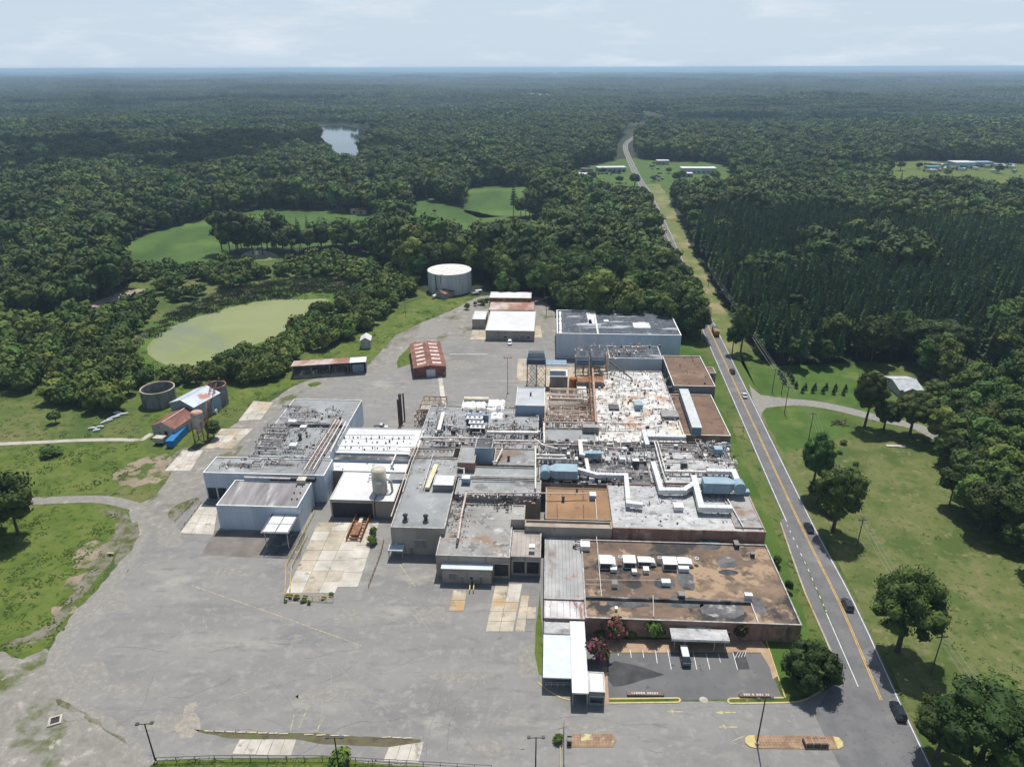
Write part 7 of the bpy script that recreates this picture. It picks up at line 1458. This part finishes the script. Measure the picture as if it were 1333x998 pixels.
w1 = pole('wooden pole casting a shadow in the meadow near the last car', 1211, 878, 11.2, 'wood', .1)
w2 = pole('leaning wooden pole in the meadow above the round-headed tree', 1115, 712, 9.5, 'wood', .1)
w3 = pole('wooden pole by the junction, just below the side road', 1021, 538, 11.5, 'wood', -.2)
w4 = pole('wooden pole left of the young conifers above the side road', 1005, 511, 10.5, 'wood', -.2)
w5 = pole('wooden pole between the other two at the side road junction', 1017, 513, 10, 'wood', -.2)
w6 = pole('wooden pole topped just above the slim dark tree', 1052, 575, 11.5, 'wood', -.2)
pole('slim pole with small light between the dike bushes and the yard', 528, 411, 8.5, 'lamp', .4, r=.1)
pole('thin bare pole on the pond dike, the left of two', 457, 405, 11, 'wood', .4, r=.1)
pole('thin bare pole on the pond dike, the right of two', 465, 403, 11, 'wood', .4, r=.1)
pole('wooden pole between the white sheds and the pale warehouse', 711, 412, 11, 'wood', 0)
w7 = pole('wooden pole behind the left part of the pale warehouse', 826, 408, 14, 'wood', 0)
w8 = pole('wooden pole behind the middle of the pale warehouse', 838, 408, 14, 'wood', 0)
far_p = pole('far wooden pole in the power line strip beside the plantation', 922, 372, 12, 'wood', -.2)
far_q = pole('wooden pole in the power line strip opposite the lone tree', 958, 432, 12, 'wood', -.2)
m_wire = plain('bare_wire', (.25, .25, .25), .5)
def wire(label, a, b, offs, sag=1.2):
    root = empty('power_line', a, label, 'power line')
    for o in offs:
        d = (b - a).normalized(); n_ = Vector((d.y, -d.x, 0)) * o; P = [a.lerp(b, t / 10) + n_ + Vector((0, 0, -.35 - sag * 4 * (t / 10) * (1 - t / 10))) - a for t in range(11)]
        mb = MB(); mb.tube(P, .035, m_wire, 4, cap=False); mb.build('wire', root)
wire('overhead wires from the lone tree to the junction pole', far_q, w3, (-1.1, 0, 1.1)); wire('overhead wires along the plantation strip', far_p, far_q, (-1.1, 0, 1.1))
wire('overhead wires from the lone tree to the pole by the conifers', far_q, w4, (-.8, .8)); wire('overhead wires from the junction pole to the slim dark tree', w3, w6, (-1.1, 0, 1.1))
wire('overhead wires above the meadow beside the road', w2, w1, (-1.1, 0, 1.1), 2); wire('overhead wires from the slim dark tree to the leaning pole', w6, w2, (-1.1, 0, 1.1), 2)
wire('overhead wires running on below the last meadow pole', w1, Vector((88, 40, 11)), (-1.1, 0, 1.1), 1)
# entrance clutter: gate posts, mail box planter, letters sign
x, y = G(1061, 969); r = empty('planter', (x, y, 0), 'long dark brown planter box on the brick island', 'planter', None, -.02); mb = MB(); mb.box(-2.3, -.75, .16, 2.3, .75, 1.1, noise_mat('dark_planter', [(.3, (.07, .05, .04)), (.7, (.13, .095, .075))], scale=1)); mb.build('box', r); mb = MB(); mb.box(-2.1, -.55, 1.1, 2.1, .55, 1.16, m_brickp); mb.build('soil', r)
for k in range(4): mb = MB(); mb.box(-2.1 + k * 1.4, -.8, .2, -2.0 + k * 1.4, .8, 1.18, m_conc2); mb.build('strap', r)
for px0, px1, py, lab in ((816, 864, 904, 'low dark brick wall with pale letter blocks before the left grass strip'), (962, 1005, 906, 'low dark brick wall with pale letter blocks before the right grass strip')):
    x, y = G(px0, py); x1, _ = G(px1, py); w = x1 - x; r = empty('sign_wall', (x, y, 0), lab, 'sign', None, -.02); mb = MB(); mb.box(0, -.45, .05, w, .45, .55, noise_mat('dark_brick_sign' + str(px0), [(.3, (.13, .09, .075)), (.7, (.2, .14, .12))], scale=1)); mb.build('wall', r); g = random.Random(px0); u = .9
    while u < w - .9: s_ = g.uniform(.28, .42); mb = MB(); mb.box(u, -.28, .551, u + s_, .25, .63, m_conc); mb.build('letter_block', r); u += s_ + (.14 if g.random() < .8 else .5)
x, y = G(796, 904) if False else G(915, 922)
x, y = G(799 + 115, 911); 
r = empty('stone_drain', (*G(916, 911), 0), 'small oval concrete patch between the two kerbed strips', 'drain'); mb = MB(); mb.lathe([(.9, .06), (.8, .16), (.4, .2)], 0, 0, m_conc, 14); mb.build('rim', r); mb = MB(); mb.lathe([(.38, .2), (.3, .22)], 0, 0, m_conc2, 12); mb.build('lid', r)
r = railing('dark sliding gate frame standing across the entrance road', [(734, 945), (734, 1004)], 2.0, m_darkmetal, 1.5, 'gate', (1.0, .6, .2))
r = railing('yellow post rail beside the sliding gate', [(729, 975), (729, 1004)], 1.0, m_ykerb, 2)
for px, py, lab in ((741, 961, 'upper dark gate motor box on the gate island'), (741, 968, 'lower dark gate motor box on the gate island')): x, y = G(px, py); r = empty('gate_motor', (x, y, .16), lab, 'gate motor'); mb = MB(); mb.box(-.4, -.4, 0, .4, .4, 1.1, m_darkmetal); mb.build('housing', r); mb = MB(); mb.box(-.45, -.45, 1.1, .45, .45, 1.18, m_greywall); mb.build('lid', r)
T(727, 965, 2.6, 1.6, 'round clipped bush at the left end of the sliding gate', kind='u', name='bush', cat='bush')
r = railing('dark pipe rack at the foot of the blue-white canopy', [(710, 893), (742, 893)], 1.1, m_galv, 1.2, 'bicycle_rack', (1.0, .5))
kerb('kerb', [(700, 888), (712, 898), (730, 908), (742, 911)], .3, .16, m_ykerb, 'curved yellow kerb at the foot of the blue-white canopy')

# ---------------------------------------------------------------- vehicles
def loft(mb, secs, mat, mats=None):
    """secs: (x, [(y, z)...]) rings of equal length"""
    n = len(secs[0][1]); vs = [(x, p[0], p[1]) for x, ring in secs for p in ring]
    mb.add(vs, [(i * n + k, i * n + (k + 1) % n, (i + 1) * n + (k + 1) % n, (i + 1) * n + k) for i in range(len(secs) - 1) for k in range(n)], mat, False)
    mb.add(vs[:n], [tuple(range(n))[::-1]], mat); mb.add(vs[-n:], [tuple(range(n))], mat)
def paint(name, c, rough=.25): return plain(name, c, rough, spec=.6, var=.03)
m_wheelr = plain('wheel_rim', (.35, .35, .36), .35, .8); m_lampw = plain('headlight_lens', (.7, .7, .68), .15, spec=.7); m_lampr = plain('tail_light_lens', (.35, .01, .01), .3)
def vehicle(label, px, py, heading, Ln, Wd, H, body, cat='car', style='suv', roofmat=None, name=None):
    x, y = G(px, py); root = empty(name or 'car', (x, y, .09), label, cat, None, heading); hw = Wd / 2; hl = Ln / 2; zb, zs = .28, H * .56
    def ring(w, z0, z1, ch=.12): return [(-w + ch, z0), (w - ch, z0), (w, z0 + ch), (w, z1 - ch * 1.2), (w - ch * 1.3, z1), (-w + ch * 1.3, z1), (-w, z1 - ch * 1.2), (-w, z0 + ch)]
    hood = .86 if style != 'van' else .98
    mb = MB(); loft(mb, [(-hl, ring(hw * .88, zb + .12, zs * .9)), (-hl + .18, ring(hw * .97, zb, zs)), (-hl * .5, ring(hw, zb, zs * 1.02)), (hl * .35, ring(hw, zb, zs * 1.02)), (hl * .52, ring(hw, zb, zs * .99)), (hl - .25, ring(hw * .96, zb, zs * hood)), (hl, ring(hw * .84, zb + .12, zs * hood * .82))], body); mb.build('body', root)
    x0, x1, x2, x3 = {'suv': (-hl + .12, -hl + .5, hl * .12, hl * .5), 'sedan': (-hl * .72, -hl * .38, hl * .1, hl * .46), 'van': (-hl + .08, -hl + .3, hl * .42, hl * .82), 'pickup': (-hl * .1, -hl * .02, hl * .28, hl * .55)}[style]
    def rg(w, z): return [(-w, z), (w, z)]
    zt = H - .06; wb_, wt = hw * .93, hw * .76
    vs = [(x0, -wb_, zs), (x0, wb_, zs), (x3, wb_, zs), (x3, -wb_, zs), (x1, -wt, zt), (x1, wt, zt), (x2, wt, zt), (x2, -wt, zt)]
    mb = MB(); mb.add(vs, [(0, 4, 5, 1), (1, 5, 6, 2), (2, 6, 7, 3), (3, 7, 4, 0), (4, 7, 6, 5)], m_glass); mb.build('windows', root)
    mb = MB(); e = .03; vs = [(x1 - .05, -wt - e, zt - .02), (x2 + .08, -wt - e, zt - .02), (x2 + .08, wt + e, zt - .02), (x1 - .05, wt + e, zt - .02), (x1 + .1, -wt * .85, zt + .07), (x2 - .1, -wt * .85, zt + .07), (x2 - .1, wt * .85, zt + .07), (x1 + .1, wt * .85, zt + .07)]
    mb.add(vs, [(4, 5, 6, 7), (0, 1, 5, 4), (1, 2, 6, 5), (2, 3, 7, 6), (3, 0, 4, 7)], roofmat or body); mb.build('roof', root)
    for s in (-1, 1):
        for f in ((0, .5, 1) if style in ('suv', 'van') else (0, .55, 1)):
            p = (x0 + (x3 - x0) * f, s * wb_, zs); q = (x1 + (x2 - x1) * f, s * wt, zt); mb = MB(); mb.bar(p, q, .09, body); mb.build('pillar', root)
    for wx in (-hl * .62, hl * .62):
        for s in (-1, 1):
            mb = MB(); mb.tube([(wx, s * (hw - .22), .33), (wx, s * (hw + .02), .33)], .34, m_tyre, 16); wl_ = mb.build('wheel', root); mb = MB(); mb.tube([(wx, s * (hw + .021), .33), (wx, s * (hw + .03), .33)], .2, m_wheelr, 12); mb.build('rim', wl_)
    for s in (-1, 1):
        mb = MB(); mb.box(hl - .12, s * hw * .55, zs * .62, hl - .01, s * hw * .8, zs * .74, m_lampw); mb.build('headlight', root)
        mb = MB(); mb.box(-hl - .01, s * hw * .6, zs * .66, -hl + .12, s * hw * .84, zs * .86, m_lampr); mb.build('tail_light', root)
        mb = MB(); mb.box(x3 - .45, s * (hw + .02), zs * .95, x3 - .25, s * (hw + .2), zs * 1.08, body); mb.build('mirror', root)
    if style == 'pickup': mb = MB(); mb.box(-hl + .15, -hw * .82, zs + .01, x0 - .05, hw * .82, zs + .03, m_dark); mb.build('cargo_bed', root)
    return root
road_lane = lambda px, py: None
def road_heading(px, py):
    X, Y = G(px, py); i = min(range(len(road_c)), key=lambda k: (road_c[k][0] - X) ** 2 + (road_c[k][1] - Y) ** 2); a, b = road_c[max(i - 1, 0)], road_c[min(i + 1, len(road_c) - 1)]; return math.atan2(b[1] - a[1], b[0] - a[0])
pb = paint('black_car_paint', (.012, .014, .022)); pw = paint('white_car_paint', (.62, .62, .62)); pr = paint('dark_red_car_paint', (.055, .022, .025)); pg = paint('dark_grey_car_paint', (.035, .038, .045))
for lab, px, py, c, st, dm in (('black sport utility car nearest the camera on the road', 1168, 928, pb, 'suv', (4.9, 1.98, 1.78)), ('dark blue-grey car with pale roof beside the lane dashes', 1102.5, 789, pg, 'suv', (4.6, 1.9, 1.6)), ('dark car in the tree shadow on the road', 1052.5, 688.5, pb, 'sedan', (4.8, 1.86, 1.46)), ('white car passing the side road junction', 968.5, 516, pw, 'sedan', (4.8, 1.86, 1.5)), ('dark red car between the white car and the truck', 953, 485, pr, 'suv', (4.7, 1.9, 1.65)), ('small dark car at the road bend behind the truck', 915.5, 407, pg, 'sedan', (4.7, 1.86, 1.5))):
    vehicle(lab, px, py, road_heading(px, py), *dm, c, 'car', st)
vehicle('white van parked in the front lot by the entrance canopy', 891, 858, -math.pi / 2 - .05, 5.2, 2.0, 2.0, pg, 'van', 'van', roofmat=pw, name='van')
vehicle('white car parked before the white-roofed building', 663.6, 447.5, -math.pi / 2, 4.7, 1.9, 1.7, pw, 'car', 'suv')
vehicle('white pickup half hidden behind the upper white roof', 495.5, 558, .05, 5.4, 2.0, 1.9, pw, 'pickup', 'pickup', name='pickup')
# dump truck
x, y = G(931, 435); h = road_heading(931, 435); r = empty('dump_truck', (x, y, .09), 'black dump truck with an orange-yellow body following the road', 'truck', None, h)
m_ytruck = plain('orange_truck_paint', (.42, .20, .04), .5)
mb = MB(); mb.box(-4.2, -1.2, 1.1, 1.4, 1.2, 2.7, m_ytruck); mb.build('dump_body', r); mb = MB(); mb.box(-4.0, -1.0, 2.7, 1.2, 1.0, 2.9, m_dirt); mb.build('load', r)
mb = MB(); mb.box(1.6, -1.2, .9, 3.6, 1.2, 3.0, m_darkmetal); mb.box(3.6, -1.0, .9, 4.7, 1.0, 1.9, m_darkmetal); mb.build('cab', r); mb = MB(); mb.box(3.58, -1.05, 2.0, 3.63, 1.05, 2.8, m_glass); mb.build('windscreen', r); mb = MB(); mb.box(-4.3, -.5, .7, 4.5, .5, 1.05, m_darkmetal); mb.build('chassis', r)
for wx in (-3.4, -2.2, 3.4):
    for s in (-1, 1): mb = MB(); mb.tube([(wx, s * .85, .52), (wx, s * 1.2, .52)], .52, m_tyre, 16); mb.build('wheel', r)
# ---------------------------------------------------------------- far places
def far_box(name, label, px, py, w, d, h, wall, roof, rz=0.0, cat='building', group=None):
    x, y = G(px, py); r = empty(name, (x, y, float(terrain(x, y))), label, cat, group, rz); mb = MB(); mb.box(-w / 2, -d / 2, 0, w / 2, d / 2, h, wall); mb.build('walls', r); mb = MB(); mb.box(-w / 2 - .4, -d / 2 - .4, h, w / 2 + .4, d / 2 + .4, h + .5, roof); mb.build('roof', r)
    for k in range(max(2, int(w / 6)) if w < 60 else 0): mb = MB(); mb.box(-w / 2 + 2 + k * 6, -d / 2 - .1, 1, -w / 2 + 4 + k * 6, -d / 2 - .003, 2.6, m_dark); mb.build('window', r)
for a in (('store', 'white low building left of the far crossroads', 757, 232, 26, 12, 5, m_offwhite, m_roofwhite), ('store', 'long grey building just left of the far crossroads', 795, 223, 36, 14, 5, m_offwhite, m_galv, .1), ('store', 'small dark roofed house left of the long grey building', 764, 225, 14, 10, 5, m_beige, m_roofdark), ('store', 'bright white long building right of the far crossroads', 908, 225, 42, 16, 6, m_whitewall, m_roofwhite, -.05), ('store', 'small white building beside the far petrol canopy', 893, 230, 14, 10, 4, m_offwhite, m_roofwhite), ('store', 'small pale building behind the cars at the far crossroads', 862, 214, 16, 10, 5, m_offwhite, m_roofwhite), ('store', 'small brown roofed building at the lower left of the far crossroads', 742, 230, 12, 9, 4, m_beige, m_roofred), ('barn', 'small house with red-brown roof in the woods left of the crop field', 468, 278, 14, 9, 4, m_offwhite, m_rustroof),
          ('depot', 'large pale depot hall in the far right clearing', 1250, 218, 26, 20, 7, m_whitewall, m_galv), ('depot', 'blue-grey depot hall at the right of the clearing', 1276, 217, 24, 14, 6, m_bluewall, m_bluemetal), ('depot', 'teal roofed shed at the left of the far right clearing', 1213, 222, 16, 10, 5, m_offwhite, plain('teal_roof', (.03, .30, .28), .5)),
          ('warehouse', 'long white warehouse far away near the horizon', 979, 106, 190, 60, 14, m_offwhite, m_roofwhite), ('warehouse', 'far white building left of the long white warehouse', 918, 109, 90, 60, 16, m_offwhite, m_roofwhite), ('warehouse', 'far small white building below the long white warehouse', 953, 117, 60, 40, 10, m_offwhite, m_roofwhite), ('house', 'white roof alone among the trees at the far right', 1284, 267, 12, 8, 5, m_offwhite, m_roofwhite), ('house', 'smaller white roof left of the lone one at the far right', 1272, 257, 9, 7, 5, m_offwhite, m_roofwhite)):
    far_box(*a[:9], rz=a[9] if len(a) > 9 else 0)
g = random.Random(8)
for k in range(60):
    px, py = 1204 + g.random() * 125, 215 + g.random() ** 1.5 * 10
    x, y = G(px, py); r = empty('parked_truck', (x, y, 0), 'small parked truck or trailer crowded in the far right clearing', 'truck', 'vehicles in the far right clearing', g.uniform(0, 3)); mb = MB(); mb.box(-4, -1.3, .8, 4, 1.3, 3.6, g.choice([m_whiteunit, m_whiteunit, m_bluemetal, bpy.data.materials['teal_roof'], m_cream, m_darkmetal])); mb.build('body', r); mb = MB(); mb.box(4.1, -1.2, .6, 6, 1.2, 2.8, m_darkmetal); mb.build('cab', r)
for k in range(30):
    x, y = G(*((846 + g.random() * 16, 212 + g.random() * 24) if k < 20 else (778 + g.random() * 34, 224 + g.random() * 4))); r = empty('parked_car', (x, y, .1), 'tiny parked car right of the road at the far crossroads', 'car', 'cars at the far crossroads', g.uniform(0, 3)); mb = MB(); mb.box(-2.3, -.95, .3, 2.3, .95, 1.0, g.choice([pw, pg, pb, pr])); mb.build('body', r); mb = MB(); mb.box(-1.6, -.8, 1.0, 1.0, .8, 1.6, m_glass); mb.build('cabin', r)
for k in range(60):
    px, py = (g.uniform(335, 390), g.uniform(113, 118)) if k < 22 else ((g.uniform(405, 480), g.uniform(114, 123)) if k < 44 else (g.uniform(612, 715), g.uniform(124, 132)))
    x, y = G(px, py); far_r = empty('far_house', (x, y, float(terrain(x, y)) + 2), 'tiny pale roof among the hazy far woods left of the middle' if k < 44 else 'tiny roof in the grey clearing near the horizon', 'house', 'far housing estate roofs' if k < 44 else 'roofs of the far grey clearing', g.uniform(0, 3))
    mb = MB(); s_ = g.uniform(1.0, 2.0); mb.box(-9 * s_, -6 * s_, 0, 9 * s_, 6 * s_, 8, m_offwhite); mb.build('walls', far_r); mb = MB(); mb.box(-9.5 * s_, -6.5 * s_, 8, 9.5 * s_, 6.5 * s_, 9.5, g.choice([m_galv, m_roofgrey2, m_greywall])); mb.build('roof', far_r)
x, y = G(723, 101); r = empty('water_tower', (x, y, 0), 'tiny white water tower on the horizon above the woods', 'water tower'); mb = MB(); mb.lathe([(2, 0), (2, 40), (14, 48), (16, 55), (10, 62), (2, 64)], 0, 0, m_whiteunit, 16); mb.build('bowl', r)
for k in range(9):
    x, y = (-0 + 6500 + k * 520 + g.uniform(-150, 150)) * 1.0, 31000 + g.uniform(-400, 400); r = empty('far_tower', (x, y, 0), 'faint tower of the city skyline on the horizon', 'tower', 'city skyline on the horizon'); hh = g.choice([80, 95, 115, 70, 105]); mb = MB(); mb.box(-60, -60, 0, 60, 60, hh, m_bluewall); mb.build('shaft', r)
sheet('far_grey_clearing', PG([(608, 124), (714, 123), (722, 134), (612, 135)]), 7, m_dirt)
# fair-weather clouds overhead, outside the frame: their shadows lie on the woods
m_cloud = plain('cloud_white', (.9, .9, .9), 1.0, spec=0, var=.02, scale=.001)
def cloud(gx, gy, rx, ry, label, seed):
    zc = 1150; off = zc / math.tan(R(SUN_EL)); cx, cy = gx + off * math.sin(R(SUN_AZ)), gy + off * math.cos(R(SUN_AZ)); gg = np.random.default_rng(seed); V = []; T_ = []; nv = 0
    bm = bmesh.new(); bmesh.ops.create_icosphere(bm, subdivisions=3, radius=1); sv = np.array([v.co[:] for v in bm.verts]); sf = np.array([[v.index for v in f.verts] for f in bm.faces]); bm.free()
    for i in range(26):
        a = gg.uniform(0, 6.28); k = gg.uniform(0, 1) ** .5; c = np.array([math.cos(a) * k * rx, math.sin(a) * k * ry, gg.uniform(-20, 60) * (1 - k)]); s_ = gg.uniform(.25, .5) * min(rx, ry) * (1.3 - k)
        d = np.array([mnoise.noise(Vector(v * 2.2) + Vector((i * 7.1, 0, 0))) for v in sv]); p = sv * (1 + .35 * d[:, None]) * s_ * np.array([1.4, 1.2, .5]); p[:, 2] = np.where(p[:, 2] < 0, p[:, 2] * .35, p[:, 2]); V.append(p + c); T_.append(sf + nv); nv += len(sv)
    me = np_mesh('cloud', np.concatenate(V), np.zeros((0, 4), int), np.concatenate(T_), m_cloud, True); o = bpy.data.objects.new('cloud', me); link(o); o.location = (cx, cy, zc); tag(o, label, 'cloud')
for k, (px, py, rx, ry, lab) in enumerate(((120, 212, 460, 190, 'nearest flat-bottomed cloud shading the left wood'), (345, 194, 190, 90, 'small cloud at the right end of the nearest one'), (200, 136, 900, 300, 'wide cloud shading the far left woods'), (40, 151, 400, 150, 'cloud above the woods at the far left'), (1030, 158, 300, 130, 'cloud shading the woods above the right clearing'), (750, 152, 300, 130, 'cloud shading the woods left of the far road'), (980, 112, 1500, 400, 'distant cloud bank over the right horizon'), (500, 105, 1600, 500, 'distant cloud bank over the middle horizon'))):
    x, y = G(px, py); cloud(x, y, rx, ry, lab, k)
# ---------------------------------------------------------------- haze
hz = MB(); hz.box(-62000, -3000, -40, 62000, 62000, 124)
hz_o = hz.build('haze'); tag(hz_o, kind='stuff')
hm = bpy.data.materials.new('haze_air'); hm.use_nodes = True; hn = hm.node_tree.nodes; hl = hm.node_tree.links; hn.clear()
ho = hn.new('ShaderNodeOutputMaterial'); pv = hn.new('ShaderNodeVolumePrincipled'); pv.inputs['Color'].default_value = (.56, .79, 1.0, 1); pv.inputs['Density'].default_value = 1.1e-4; pv.inputs['Anisotropy'].default_value = .2
hl.new(pv.outputs[0], ho.inputs['Volume']); hz_o.data.materials.append(hm)
